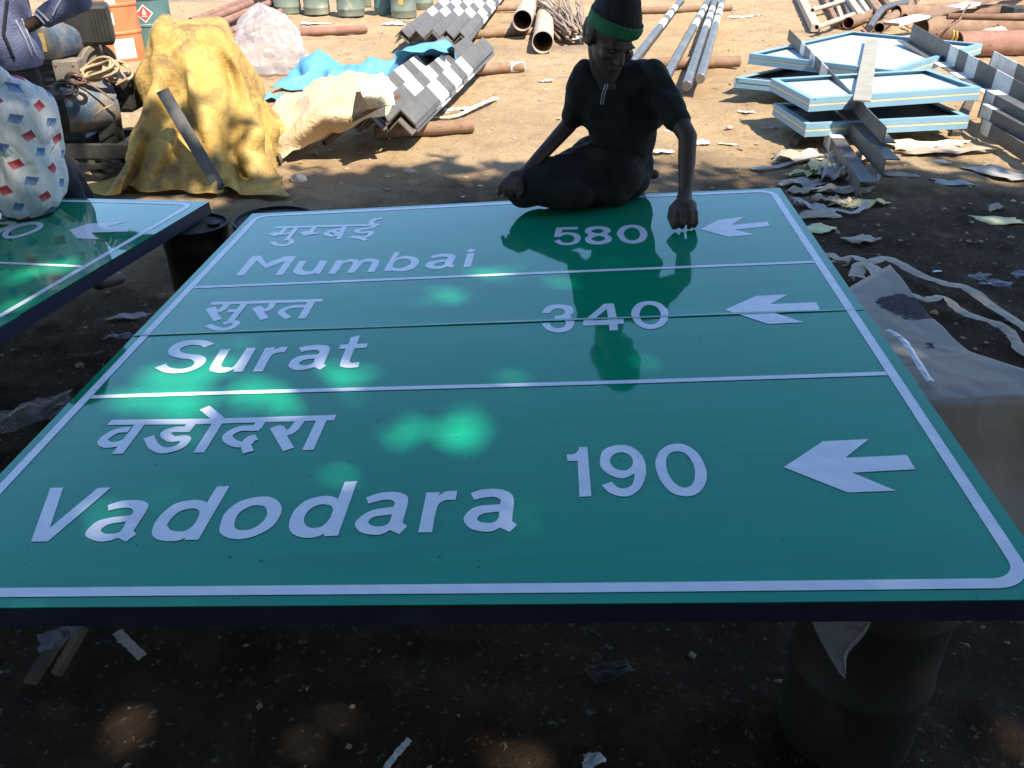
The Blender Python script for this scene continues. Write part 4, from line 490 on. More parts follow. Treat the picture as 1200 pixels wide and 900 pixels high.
CLOTH = {
 'yellow': (46, 42, [-1081,2066,10,24,-20,-1,16,-13,0,6,-14,0,15,-7,1,17,-6,2,14,-5,-3,13,-7,0,14,-4,1,14,4,0,12,10,0,-7,11,3,-10,3,7,5,11,-8,11,3,-1,-2,-1,13,14,6,3,5,2,-13,13,-18,-2,14,-5,-2,20,0,0,25,4,1,20,13,0,16,1,-1,13,-6,2,11,-11,-1,13,-9,-1,14,-4,0,14,-3,2,14,-3,3,14,-4,4,3,8,-9,12,9,-1,11,8,3,-6,-4,10,8,-2,8,8,-2,1,11,-4,-6,16,-2,-8,2,-9,-8,17,-1,1,25,-1,0,30,3,0,22,-12,2,18,1,-3,14,3,0,19,11,0,14,-24,10,10,-19,6,11,-8,1,11,3,-12,19,-4,-5,18,-5,-1,13,-7,3,2,-7,11,13,-6,6,15,1,1,8,12,-1,-12,13,5,-5,17,-6,6,11,-7,6,0,7,12,-4,6,12,-7,-7,13,-6,-8,8,-7,4,17,2,-3,21,4,2,24,3,7,15,9,-3,11,-7,2,13,-10,-5,16,-3,-11,14,-4,2,13,-3,-1,13,-4,10,12,-5,12,6,6,-8,-3,10,-7,11,8,-5,8,0,11,9,-3,10,12,-4,0,9,-4,-8,1,-6,-14,14,-2,-5,16,-2,0,22,-1,3,25,-8,8,27,-5,0,19,2,-1,7,6,-10,18,10,0,11,-21,4,7,-14,13,10,-9,6,14,-3,-7,15,4,-14,19,-5,-1,10,-5,9,-5,-7,11,13,-9,9,11,-6,7,16,4,0,-3,19,-2,-11,22,-2,2,16,-8,14,0,-3,9,-9,6,10,-8,3,11,-5,-4,12,-5,-5,13,5,-1,18,0,8,22,3,6,16,7,-1,11,-9,4,13,-6,-6,15,0,-16,16,-4,-6,14,-2,2,13,-5,12,12,-4,15,11,4,-4,-8,8,-9,-1,9,-12,15,4,7,16,0,2,9,-5,-5,1,-8,-11,10,-3,-7,14,-3,0,14,-2,2,17,-3,3,23,-6,-3,22,-5,5,15,0,2,6,7,-10,17,12,3,9,-15,-3,7,-14,4,9,-6,9,14,-5,2,16,-1,-8,15,0,-4,2,-2,12,1,-8,12,4,-9,12,14,-7,4,9,-5,10,11,16,-3,-10,24,-3,-2,20,-5,14,1,-4,4,-12,7,16,-8,3,16,-4,0,13,-7,2,9,10,-5,14,2,2,17,2,4,17,2,1,10,-9,5,12,-1,-7,15,1,-13,17,-7,-6,15,-1,-2,13,-2,7,11,-5,14,14,2,-1,-5,6,-8,-13,11,-15,21,9,-3,16,1,-3,-2,-6,-14,9,-5,-6,15,-6,0,14,-4,5,14,-2,0,14,-3,-5,17,-2,1,17,-5,7,14,-2,7,6,6,-6,15,15,1,10,-8,-1,9,-9,0,9,-9,-2,11,-8,2,9,-1,7,14,-2,-1,4,-4,12,-6,-5,11,5,-7,12,11,-9,8,7,-7,11,14,5,6,-2,22,-4,-6,21,-5,12,6,-4,5,-13,6,22,-6,3,22,-9,6,17,0,2,10,3,-4,1,11,-1,12,1,0,14,-3,2,12,-5,2,14,0,-5,13,2,-10,16,-4,-6,14,-7,-2,13,0,1,11,-1,8,12,0,3,-2,7,-9,-14,11,-16,23,6,-1,7,7,-23,5,-3,-12,13,-5,5,15,-8,-4,12,-8,7,14,-2,-6,13,-2,3,13,1,-5,15,-2,1,10,-1,8,9,2,12,16,11,9,5,3,-10,12,-5,1,10,-7,-4,10,-12,2,0,-3,10,13,-4,4,2,-5,11,0,-7,12,3,-6,13,7,-7,10,8,-6,10,8,-3,11,9,12,0,-6,19,-3,4,12,-4,11,-10,4,26,-4,2,26,-9,6,18,-10,9,11,7,-5,-6,11,-3,4,8,-5,14,-4,2,14,0,-3,14,0,-4,14,0,-4,14,-6,-3,11,-11,-1,13,0,-3,7,8,-5,11,3,2,2,7,-7,-10,11,-17,21,6,-4,4,4,-26,14,1,-11,12,-6,6,12,-13,2,10,-14,10,14,1,-2,12,5,-6,13,1,-5,14,0,-2,13,0,-1,1,1,15,17,11,6,0,10,-13,13,-4,-6,11,-5,4,9,-13,-1,-11,-4,11,3,-10,12,8,-2,11,5,-4,11,0,-8,12,8,-4,12,9,-5,10,7,-6,11,10,1,7,3,13,-1,-2,15,-1,15,-1,-2,23,-4,1,24,-10,8,19,-12,10,14,4,-3,-7,9,-4,-1,13,-6,15,-2,1,13,3,-5,15,-2,-3,16,-1,-4,7,-11,1,11,-11,1,16,1,-6,7,12,-12,0,11,-9,7,9,-8,-2,11,-12,17,4,-7,7,3,-20,15,-4,-6,9,-11,4,1,-19,5,16,-6,8,14,11,-10,11,7,-8,15,-1,-6,16,-1,-5,14,1,-1,1,0,13,8,18,-1,8,-4,-10,7,9,-6,12,-7,-2,6,-11,11,-17,-6,14,-10,-14,13,2,-7,12,12,-2,11,8,-2,12,1,-6,14,10,-2,12,11,-2,8,12,-4,8,12,2,3,2,13,-1,10,9,-3,19,0,-2,20,-8,6,18,-11,9,14,-2,3,-2,8,-4,0,15,-7,16,-2,1,10,5,-5,14,-3,-4,16,-8,-1,8,-13,3,10,-10,0,14,7,-9,13,14,-15,-1,16,-15,-5,10,-12,6,10,-10,13,3,-7,13,-8,-4,3,-14,-6,4,-14,0,13,-8,8,20,9,-3,17,7,-7,15,4,-5,7,7,-12,14,0,-9,13,-1,-6,3,1,10,6,16,-10,6,-6,8,10,0,1,10,1,0,0,-10,10,-11,-10,14,-17,-9,9,-5,-8,11,9,-4,12,19,-1,10,8,-5,13,1,0,17,6,-2,11,11,-4,7,17,-3,4,14,4,0,7,12,-2,12,7,-4,17,1,-2,18,-5,3,8,-9,10,10,1,3,4,13,-7,15,0,0,9,7,-7,15,-5,-2,5,-18,2,13,-13,3,13,-5,1,13,8,-10,13,17,-16,-7,17,-19,1,13,-13,11,7,-8,12,-6,0,6,-14,2,7,-10,-2,11,-3,-5,15,0,-2,15,6,-7,19,2,-4,12,6,-6,8,5,-11,6,3,-15,2,-1,-14,11,3,-3,12,14,-6,-1,-2,14,0,-3,12,6,-2,7,5,-7,8,-13,-8,6,-11,-7,10,-3,-9,12,10,-7,11,20,-6,10,22,-8,11,4,-5,17,-1,6,13,-2,4,10,9,-7,9,19,-2,2,12,8,-2,10,10,-3,9,9,-3,14,3,0,15,-4,4,11,-7,7,10,4,-2,14,3,-4,12,2,-4,10,-10,-1,1,-18,3,16,-8,1,15,-3,1,14,7,-8,6,17,-17,0,18,-20,2,12,-14,13,5,-6,12,-10,3,15,-12,4,13,-4,-3,9,6,-9,8,3,-8,10,1,-10,13,1,-7,3,2,-11,5,7,-11,1,1,-15,9,3,-9,5,-2,-9,10,17,1,-4,1,15,-5,0,11,4,-5,13,-5,-9,9,-6,-9,7,5,-10,8,3,-8,11,12,-9,3,19,-7,12,6,-9,19,14,-5,11,9,-3,12,-5,4,13,-12,6,17,14,-8,9,16,6,-1,12,8,-2,5,13,-3,8,11,-2,14,-2,3,14,-8,4,18,-1,-1,16,-1,-1,11,-5,-2,1,-14,-2,9,-9,1,17,-3,-1,15,-2,0,12,6,-7,2,15,-15,7,18,-19,3,12,-14,14,2,-6,15,-9,2,21,-9,3,18,-7,-1,11,3,-9,5,5,-14,3,7,-15,1,7,-12,-4,1,-14,-5,0,-13,8,6,-10,7,3,-10,8,0,-12,15,13,6,-11,5,13,-9,1,14,-7,-4,12,-3,-10,12,2,-12,12,14,-10,7,13,-7,6,5,-8,12,11,-8,12,1,-11,19,12,-8,10,13,4,0,6,-3,14,-10,5,17,-8,-6,21,19,2,1,14,7,-2,10,11,-2,0,14,-2,12,5,-1,16,-10,5,22,-3,0,19,-5,0,0,-16,2,8,-9,-2,13,-1,-3,14,3,-4,13,2,-4,10,6,-8,8,10,-12,5,15,-15,7,11,-13,14,0,-6,16,-7,1,21,-7,0,20,-4,-3,12,2,-9,2,7,-15,-5,8,-18,-11,2,-13,-6,2,-13,0,3,-16,9,6,-14,7,5,-13,10,2,-9,17,10,8,-11,2,14,-11,2,16,-8,0,13,-5,-9,11,-8,-12,16,14,-13,12,21,-2,5,8,-9,11,-1,-8,12,1,-9,14,6,-9,11,12,1,4,11,2,6,3,-4,18,-14,3,18,11,-6,11,15,5,0,13,7,-2,4,13,-3,6,11,-1,16,-7,3,24,-4,1,19,-15,3,-1,-18,3,11,-6,-2,12,7,-7,11,11,-9,11,9,-8,9,6,-10,9,7,-10,8,9,-11,12,7,-10,12,-3,-3,12,-3,-4,18,-3,-6,18,-1,-8,14,3,-6,-1,5,-13,-9,5,-16,-12,1,-14,-4,5,-14,8,5,-13,16,3,-15,10,7,-15,6,2,-10,15,8,11,-9,-2,14,-11,-1,16,-10,2,14,-9,1,12,-13,-11,16,6,-18,17,24,1,5,10,-7,11,-6,-5,7,2,-8,12,1,-6,13,7,-6,10,12,-1,7,10,0,11,4,-3,15,-4,-2,15,13,0,5,13,6,-1,13,7,-2,4,13,-2,13,-1,2,22,-5,1,16,-19,4,3,-18,3,13,-1,-4,7,14,-12,14,17,-10,16,12,-7,13,7,-7,10,2,-10,6,4,-12,9,4,-10,12,-6,-2,12,-1,-7,11,-2,-7,7,4,-14,10,2,-12,5,6,-7,-7,-1,-12,-4,6,-15,2,4,-13,11,4,-13,14,3,-15,2,11,-21,-3,4,-17,2,15,14,2,-7,12,-9,-2,15,-9,-4,15,-9,-2,11,-16,-2,16,-10,-13,19,18,-2,7,18,-1,5,-3,-8,9,-5,-3,12,3,-3,18,5,-4,13,9,-6,9,8,-8,9,11,0,9,7,-4,12,3,-2,11,13,4,2,14,5,0,11,8,-1,10,5,-1,18,-4,2,14,-17,4,9,-13,0,11,3,-8,5,16,-13,20,17,-8,24,9,-1,14,9,-7,4,5,-12,2,2,-16,12,-5,-8,13,-6,-3,12,-6,-4,11,3,-9,6,6,-12,2,6,-15,-7,3,-13,5,3,-14,8,1,-12,6,2,-13,7,6,-14,-2,8,-20,-5,10,-22,-5,5,-19,4,19,18,1,-10,11,-1,-7,12,-7,-5,12,-9,-2,12,-12,-2,13,-16,-8,19,-1,-14,16,15,2,6,6,-2,9,-8,-7,12,-10,-5,15,3,-5,16,10,-3,10,15,-1,5,14,-4,7,9,-2,10,9,0,10,11,-1,8,14,4,2,13,5,1,13,5,-1,15,-2,0,11,-10,2,12,-3,-7,10,5,-10,12,11,-8,25,10,-1,19,12,-4,-1,13,-11,5,6,-12,13,-7,-11,16,-12,-6,14,-7,-5,10,2,-9,0,5,-13,-4,4,-12,3,6,-14,4,6,-17,4,5,-17,6,5,-15,4,4,-14,2,4,-16,2,7,-17,0,5,-18,5,5,-16,-12,9,8,2,-6,13,4,-5,13,2,-7,13,-1,-6,12,-7,-6,13,-12,-5,15,-15,-5,18,-3,-7,13,5,-5,11,8,-5,11,-9,-2,14,-8,2,14,5,-7,11,17,0,4,21,-1,4,7,-8,12,5,-2,10,14,4,7,17,0,7,15,4,2,15,3,0,14,0,-2,15,0,-2,12,2,-8,12,3,-7,17,4,-4,20,7,-2,10,16,-10,0,13,-12,11,2,-8,13,-15,-6,16,-13,-7,13,2,-11,1,6,-13,-5,4,-14,-6,2,-15,0,5,-13,7,8,-17,12,8,-19,6,10,-20,7,5,-17,7,1,-13,2,5,-14,6,3,-14,3,4,-14,-7,-19,-8,1,-4,15,0,1,18,-2,4,18,1,1,16,3,-1,15,2,-4,15,-4,-8,15,-10,-5,15,-6,-2,13,2,-6,14,6,-8,14,-10,6,10,-4,-2,13,12,-6,9,22,2,1,15,-6,8,-2,-6,12,8,-3,11,20,9,5,18,0,7,16,2,1,16,1,-3,19,3,-6,16,5,-5,15,3,-6,14,-1,-3,12,9,-6,6,13,-9,11,5,-10,11,-4,-8,11,-12,-6,12,-5,-9,3,9,-18,-5,5,-14,-6,2,-14,1,7,-15,6,6,-12,12,5,-13,9,11,-23,16,8,-23,15,1,-19,6,5,-14,-3,6,-12,-8,6,-12,5,8,-10,-12,-14,-6,-3,-1,16,-2,5,21,-2,6,23,-1,5,20,2,2,16,4,0,13,6,2,14,4,-3,15,0,-5,14,0,-5,14,1,-5,15,2,-5,13,-5,0,13,0,-3,13,15,-2,6,18,-2,2,6,-6,9,-1,-6,15,17,4,11,21,4,6,16,2,3,17,1,-3,22,2,-7,21,5,-8,15,8,-7,13,-5,0,8,8,-7,11,0,-7,9,-3,-11,9,-2,-10,11,2,-8,2,7,-15,-3,5,-17,-2,6,-15,5,5,-12,8,5,-13,8,5,-12,9,5,-13,14,6,-20,15,8,-24,10,9,-23,0,7,-15,-9,6,-13,-13,3,-13,-8,-7,-13,-16,14,1,-3,-3,14,0,6,22,4,11,25,5,7,23,3,1,15,-2,0,13,-1,-5,15,2,-3,15,4,-2,14,3,-4,16,3,-4,15,5,-2,14,5,-3,13,2,-4,13,6,-6,12,11,-5,7,7,-4,9,3,-6,14,15,-5,17,22,9,4,17,6,2,16,1,-2,24,0,-7,25,1,-9,18,6,-8,13,2,-3,12,0,-6,7,4,-9,7,6,-11,7,4,-13,6,2,-14,4,4,-14,4,5,-14,5,3,-14,7,1,-13,6,4,-13,5,5,-13,6,5,-13,6,5,-19,7,5,-24,4,11,-22,-2,7,-16,-9,-1,-13,-8,-13,-14,-7,-5,-13,-5,26,8,0,-4,13,10,2,18,11,7,24,11,5,23,4,1,16,-8,3,13,-11,-3,15,-5,-5,16,-2,-3,15,5,-4,15,6,-4,17,-2,0,15,4,-4,13,9,-5,14,8,-3,15,7,-5,14,6,-6,13,8,-6,13,16,0,7,21,7,-4,15,4,4,13,3,-2,23,-2,-1,28,-5,-2,24,-2,-3,18,1,-4,7,7,-13,5,10,-12,11,4,-9,9,4,-12,6,2,-18,2,8,-17,2,6,-15,4,3,-14,2,0,-15,1,-1,-15,2,2,-15,2,0,-14,2,0,-17,3,1,-20,3,8,-19,1,3,-16,1,-9,-11,-7,1,-14,-12,15,-16,5,30,14,7,-5,11,8,-1,16,11,2,19,11,3,19,6,1,16,-3,-3,14,-11,-1,16,-10,-4,18,-7,0,13,-1,-3,16,9,-5,14,7,-6,14,0,-3,15,-3,-1,19,12,0,18,9,-2,20,9,-2,14,13,-3,3,14,-2,-3,15,0,-1,14,1,0,12,3,5,18,1,-4,25,-3,-1,25,-4,1,20,-1,0,11,4,-10,8,8,-13,9,7,-12,4,4,-14,-1,-5,-19,-3,1,-21,-1,1,-18,4,-6,-12,-1,10,-13,3,5,-18,2,-1,-17,2,1,-16,2,-2,-14,2,-3,-15,3,-3,-16,3,-2,-15,-1,3,-13,-5,9,-13,-8,3,-21,10,22,16,-1,-1,12,6,-2,13,7,-1,14,8,0,15,4,-1,14,0,-1,13,2,-3,17,-7,-1,17,-10,-1,15,0,-3,15,3,-6,15,3,-5,13,-2,-2,14,0,-1,19,15,1,23,7,0,27,14,0,13,15,-2,0,12,-6,-4,12,-1,-9,15,1,0,15,1,-1,15,1,3,19,0,-2,22,-2,-1,20,-2,0,11,1,-10,1,2,-14,5,2,-11,3,0,-15,1,-6,-16,5,-4,-18,-3,-9,-19,-4,-2,-15,2,9,-15,1,13,-16,-1,3,-21,1,4,-17,3,0,-14,5,-1,-14,3,0,-14,2,-3,-14,1,-4,-14,1,-3,-13,-3,-2,-16,20,16,2,-2,4,14,-2,-1,14,-3,-3,14,-2,-3,15,1,-3,13,2,-1,14,3,0,14,4,-1,17,0,-2,16,-1,-4,15,-1,-3,14,-6,-3,14,-1,-2,14,4,-1,18,12,1,25,6,-1,28,18,1,15,15,-2,0,4,-9,-11,16,1,-10,19,4,0,17,2,0,15,-1,0,16,-1,0,17,-1,0,20,-2,0,12,-2,-12,5,-2,-13,-1,-2,-14,0,-1,-14,2,0,-16,5,-5,-18,-7,-8,-14,-4,-2,-14,3,7,-13,1,8,-19,3,11,-23,5,6,-20,0,0,-15,-4,-5,-14,0,-7,-14,4,-5,-15,3,0,-13,2,3,-12,4,-5,-11,-7,18,-2,-6,-4,13,-1,4,14,-3,-2,17,-3,-1,17,-1,-2,15,2,-2,14,2,-4,15,2,-3,14,3,0,15,4,0,15,3,-2,15,0,-2,15,1,-2,14,2,0,17,8,1,22,4,-3,24,22,-7,5,16,2,3,-5,-9,-10,24,8,2,23,7,0,18,3,1,14,-3,1,15,-3,-3,15,-1,0,18,-2,-1,12,-4,-14,9,-3,-15,8,-4,-13,3,-4,-14,0,-3,-13,-8,2,-14,-8,-2,-14,-6,-1,-13,3,4,-16,12,7,-20,13,0,-24,8,-7,-20,-2,-4,-15,-7,4,-15,-12,5,-18,-10,-6,-15,-3,-7,-13,4,-7,-13,7,-4,-13,-18,-6,-9,-4,7,17,-2,-2,15,-3,-7,17,-2,-7,18,1,-6,14,-1,0,15,1,5,17,-1,7,15,3,5,14,5,1,15,5,0,16,5,0,16,5,1,16,6,1,15,7,2,17,4,2,22,18,-8,6,10,-6,5,15,0,-5,22,7,-1,24,7,2,16,3,2,12,-3,-4,17,-5,1,17,-2,-1,14,-2,-4,6,-6,-17,7,-6,-17,10,-4,-15,8,-2,-12,7,-5,-13,4,-4,-13,1,-4,-14,0,-4,-14,3,1,-14,6,-1,-17,6,-7,-22,5,-7,-19,0,-3,-16,-6,2,-16,-10,10,-19,-12,5,-19,-9,3,-14,-5,-3,-14,-1,-7,-15,-20,-12,-8,2,1,20,0,-1,16,-2,-4,15,-4,-3,18,-3,0,16,0,6,14,3,14,15,9,13,14,12,2,11,4,-4,12,4,-2,19,6,1,20,6,3,18,6,4,15,7,4,12,6,3,16,12,1,12,14,-3,7,15,-1,1,19,3,1,20,5,4,16,1,0,15,-2,0,16,-3,-2,20,-3,-3,10,-3,-10,3,-6,-15,7,-6,-17,9,-6,-17,9,-4,-12,9,-3,-13,8,-2,-17,7,-3,-19,6,-4,-16,4,-6,-13,6,-5,-14,4,-5,-16,4,-6,-16,3,-4,-14,-4,-1,-16,-9,1,-20,-11,3,-21,-9,6,-15,-7,5,-12,-1,-4,-14,-22,-2,-4,4,0,20,2,1,16,0,3,15,0,3,15,0,4,15,3,8,13,11,12,12,21,2,12,14,-11,8,7,-1,12,-3,9,17,3,5,26,4,4,22,3,6,15,11,4,9,12,-4,7,11,-1,8,12,2,9,13,4,7,14,2,4,16,3,4,15,4,4,15,1,2,17,2,2,20,-2,-2,5,-8,-16,1,-7,-14,10,-5,-16,7,-8,-18,9,-4,-13,10,-1,-12,14,0,-18,12,-2,-23,9,-3,-19,2,-5,-15,0,-7,-12,-1,-9,-11,7,-3,-12,7,-4,-12,-4,-2,-13,-7,0,-17,-6,0,-20,-3,1,-18,-6,5,-14,-2,-1,-14,-16,9,-1,7,5,15,8,4,16,7,4,15,5,5,13,2,3,12,10,2,11,12,-5,12,18,-1,11,12,4,10,1,7,13,6,5,18,-6,5,25,-5,4,21,14,5,12,12,-6,6,13,-1,7,13,3,7,13,-3,5,10,4,8,11,5,6,14,0,3,14,1,3,14,3,2,15,3,2,16,3,-1,14,-1,-6,-1,-4,-12,4,-6,-16,9,-6,-17,3,-8,-16,9,-1,-11,13,-1,-18,17,0,-22,15,0,-21,6,-4,-15,-1,-9,-12,-9,-11,-12,-1,-7,-14,10,2,-11,8,-2,-10,3,-6,-13,-1,-3,-15,-4,3,-16,-3,-1,-17,-2,-9,-11,12,12,-12,7,4,13,8,4,15,6,6,18,7,5,16,9,-4,12,8,-2,11,4,-1,12,10,6,11,8,6,13,4,6,13,-5,1,16,-10,1,23,11,10,17,18,-6,7,12,-8,4,11,6,9,16,-6,7,12,3,4,2,11,9,17,-1,5,12,3,4,12,6,2,14,0,2,13,-3,2,14,-1,-4,9,8,-3,11,3,-8,5,-3,-12,4,-6,-15,5,-7,-14,3,-6,-13,5,-8,-18,12,-5,-21,17,1,-20,9,3,-15,2,-5,-14,-2,-10,-17,-12,-10,-12,8,-1,-15,12,0,-9,12,-1,-9,11,-5,-9,5,-7,-11,-3,-4,-15,-9,0,-15,10,11,-12,9,3,11,8,3,14,4,10,19,12,1,20,10,2,18,2,2,14,-6,0,12,-5,2,12,0,1,14,0,2,15,1,5,14,10,7,14,20,-2,8,16,-14,4,11,2,5,12,2,8,14,-7,7,6,11,8,7,9,5,18,-5,5,10,4,4,10,11,4,10,-9,1,15,-3,0,13,0,-7,13,-2,-7,1,11,-7,6,9,-5,10,-1,-8,5,-7,-12,7,-5,-11,6,-8,-14,1,-9,-20,4,-10,-21,8,-4,-16,5,0,-14,5,3,-17,-8,-7,-16,6,-3,-16,11,-1,-11,16,-1,-8,17,0,-7,14,-4,-2,2,-4,-11,-15,0,-15,13,0,-13,9,9,10,5,7,13,6,8,18,6,8,25,4,5,23,0,3,17,-5,1,14,-9,4,16,-4,4,12,12,4,10,12,-1,9,14,-6,7,11,-13,5,14,-9,3,10,7,7,13,-5,6,11,-4,7,4,15,8,10,7,6,15,-7,3,8,2,4,11,8,4,12,-9,2,14,0,-2,13,4,-11,15,-11,-12,12,3,-1,-5,12,-5,-2,15,-2,12,3,-6,3,-9,-12,9,-6,-11,11,-5,-12,3,-9,-17,-4,-4,-18,1,-3,-15,2,1,-16,6,-3,-17,6,-3,-16,10,-1,-12,16,0,-8,21,0,-1,16,-3,2,5,-2,-11,-14,-1,-18,-5,14,-9,2,9,13,0,4,15,2,2,17,4,5,23,5,6,24,1,4,17,-3,3,13,5,11,11,23,1,6,17,-4,7,11,-3,9,6,-7,9,2,-14,4,10,-4,4,12,-1,7,12,-5,6,10,5,7,2,16,7,12,6,6,10,-10,2,7,-3,2,11,-2,6,13,-4,2,13,13,-5,15,6,-11,13,-11,-12,7,-10,-3,7,7,-3,-9,18,0,6,19,-1,13,-2,-9,1,-9,-12,6,-5,-10,12,-3,-9,7,-2,-13,3,-3,-15,3,-3,-15,5,-3,-13,7,-4,-13,8,2,-11,10,3,-13,20,-1,1,16,-1,-1,7,-1,-12,-13,-1,-16,-16,14,-2,0,4,14,-1,2,15,2,6,14,5,2,20,7,5,21,5,5,16,9,6,10,21,3,6,25,0,7,19,2,8,11,-7,7,-4,-14,6,-3,-14,6,12,-8,5,12,0,7,11,1,7,6,13,5,3,14,7,13,4,6,6,-15,1,8,-8,1,13,-1,3,14,4,1,9,16,-3,15,6,-9,1,-18,-6,12,-4,-7,8,-4,-4,-5,18,1,9,23,-1,13,13,-5,5,-8,-11,-2,-9,-11,4,-9,-9,9,2,-8,10,7,-8,10,-1,-12,7,-3,-14,2,0,-14,9,-2,-10,12,3,-6,15,0,-3,15,-1,-4,6,-1,-13,-11,-1,-15,-2,20,3,8,-3,10,-3,5,12,1,5,13,7,2,14,9,3,16,9,2,14,11,2,10,19,0,6,24,3,8,20,-4,7,9,-11,6,-9,-15,5,-3,-15,6,17,-7,7,15,2,5,8,10,7,-1,14,6,4,12,5,13,4,6,1,-18,1,12,-11,0,16,1,0,13,7,1,3,16,-1,12,7,-5,6,-14,-5,-2,-12,-3,15,2,-7,-1,14,-2,16,20,-1,7,21,-4,14,-2,-8,-2,-10,-10,-7,-10,-10,6,-9,-9,13,2,-6,7,17,-5,17,2,-10,10,0,-11,-1,0,-14,8,-4,-11,11,-3,-7,11,8,-1,8,2,-11,-10,-2,-12,8,9,-13,-3,7,17,9,4,13,7,1,12,6,2,12,6,2,12,10,-1,11,11,-1,8,16,-3,5,19,-3,6,17,-7,7,6,-13,6,-9,-12,5,3,-15,7,20,-1,7,13,7,5,7,9,7,-6,15,6,7,12,3,13,3,4,2,-18,2,7,-17,2,19,2,-1,14,9,0,0,14,0,3,9,-3,10,-6,-7,5,-12,-5,8,-2,-7,4,17,1,18,11,-2,3,23,-3,14,6,-5,8,-9,-8,-4,-12,-10,-7,-8,-11,8,-8,-8,15,6,-5,7,20,-4,16,8,-5,9,1,-9,5,-3,-17,-3,-8,-16,11,4,-11,8,11,-2,14,3,0,-12,17,-3,5,11,20,14,1,6,14,-1,6,8,-6,10,10,-5,13,9,2,9,10,4,9,9,-8,5,10,-10,5,13,-11,3,3,-13,7,-1,-12,6,10,-8,5,18,5,7,12,6,7,-1,12,7,-4,14,5,13,12,1,14,3,1,3,-16,3,-2,-21,3,21,-3,1,14,12,1,4,8,-1,-5,13,-3,8,4,-8,4,-8,-9,13,4,-2,10,7,0,17,1,-2,2,20,-2,9,11,-4,12,-2,-6,5,-12,-9,-9,-8,-11,-2,-7,-9,13,-8,-7,14,11,-5,9,17,-2,6,10,-6,4,5,-16,12,-2,-18,14,0,-18,12,4,-7,6,7,7,-15,19,5,24,-5,-1,22,-6,-2,15,-4,4,9,-3,14,7,5,20,9,-1,11,12,-5,7,7,-4,8,-4,-12,0,3,-13,3,5,-14,5,10,-9,6,13,1,4,12,8,5,1,9,11,2,12,6,9,11,3,13,11,0,15,2,0,3,-14,2,-10,-21,4,18,-14,3,14,15,2,10,4,-1,-4,15,-5,0,17,-7,12,0,-9,12,-2,-5,14,2,2,12,-7,0,6,12,-3,1,14,-4,10,5,-5,12,-4,-7,2,-8,-8,-10,-5,-10,2,-10,-8,15,-4,-7,15,9,-4,6,12,-5,2,12,-15,19,5,-16,11,16,-7,4,11,-4,8,8,-1,17,16,-10,23,-8,-4,21,-7,0,14,-8,-1,8,1,13,-2,9,23,16,-7,13,14,-9,6,4,-13,3,-4,-13,1,-6,-13,0,8,-10,5,9,-11,6,13,10,3,3,14,4,7,11,7,8,6,8,4,12,5,14,5,1,14,-2,0,5,-13,2,-14,-18,4,10,-19,3,17,13,2,15,4,-1,0,14,-5,-3,20,-8,9,15,-6,14,0,-4,10,-10,0,14,-11,-1,12,3,-2,-4,12,-6,4,11,-4,13,4,-4,11,-1,-5,0,-9,-10,-9,-5,-10,1,-9,-8,13,3,-6,12,5,-7,8,9,-12,8,19,-8,9,24,8,5,16,-5,9,8,-5,23,15,-6,15,-7,7,17,-8,4,7,-3,-9,13,-3,2,-1,8,22,17,-13,11,15,-17,3,2,-15,1,-7,-14,0,-7,-14,0,4,-11,4,11,-9,6,11,17,3,8,18,2,4,10,5,1,12,8,8,7,7,13,-4,2,12,-9,0,5,-13,3,-13,-14,4,6,-16,2,18,10,1,17,5,0,4,11,-3,-2,19,-8,2,18,-7,11,2,-3,13,-6,0,17,-12,-2,12,-8,-2,1,11,-6,-4,12,-5,12,8,-2,3,11,-2,10,-3,-8,3,-6,-9,-9,-6,-6,0,-3,-9,9,7,-8,8,11,-5,8,18,-2,10,20,4,7,16,1,4,6,-6,24,9,0,2,1,11,11,-5,1,10,-2,-8,13,-4,-2,3,0,17,14,-20,2,10,-21,-1,2,-17,1,-3,-15,1,-6,-15,1,-3,-14,3,14,-4,4,10,20,4,6,23,2,-8,13,7,7,11,6,13,0,8,16,-9,1,8,-15,-2,-7,-12,4,-4,-11,4,10,-13,3,15,9,0,16,4,1,9,9,-3,-1,16,-6,-1,18,-8,8,10,-4,14,-4,-1,17,-9,-1,4,-16,1,11,7,-7,1,14,-4,2,19,-5,-6,15,3,12,8,-5,12,-2,-6,-1,-13,-9,-10,-5,4,-1,4,-13,6,11,-4,7,14,0,6,15,4,7,14,-2,4,13,-1,8,17,0,8,-8,3,7,6,10,13,-2,0,13,-4,-6,2,-17,-2,-1,-20,-2,2,-21,1,1,-18,2,-1,-15,0,0,-16,0,8,-11,2,9,-8,2,8,19,3,0,25,4,4,18,8,7,5,8,9,-1,10,16,-10,-7,-5,-22,-4,-6,-14,4,8,-12,6,10,2,4,14,3,1,12,6,-1,8,7,-1,6,12,-5,0,16,-6,3,14,-6,10,-2,-1,14,-6,-2,-4,-10,6,12,5,-8,5,14,-5,-2,21,-4,0,23,1,10,16,-2,14,1,-3,13,-14,-1,-18,-12,3,-13,0,-3,6,8,0,5,12,-2,1,12,-7,4,14,1,4,14,0]),
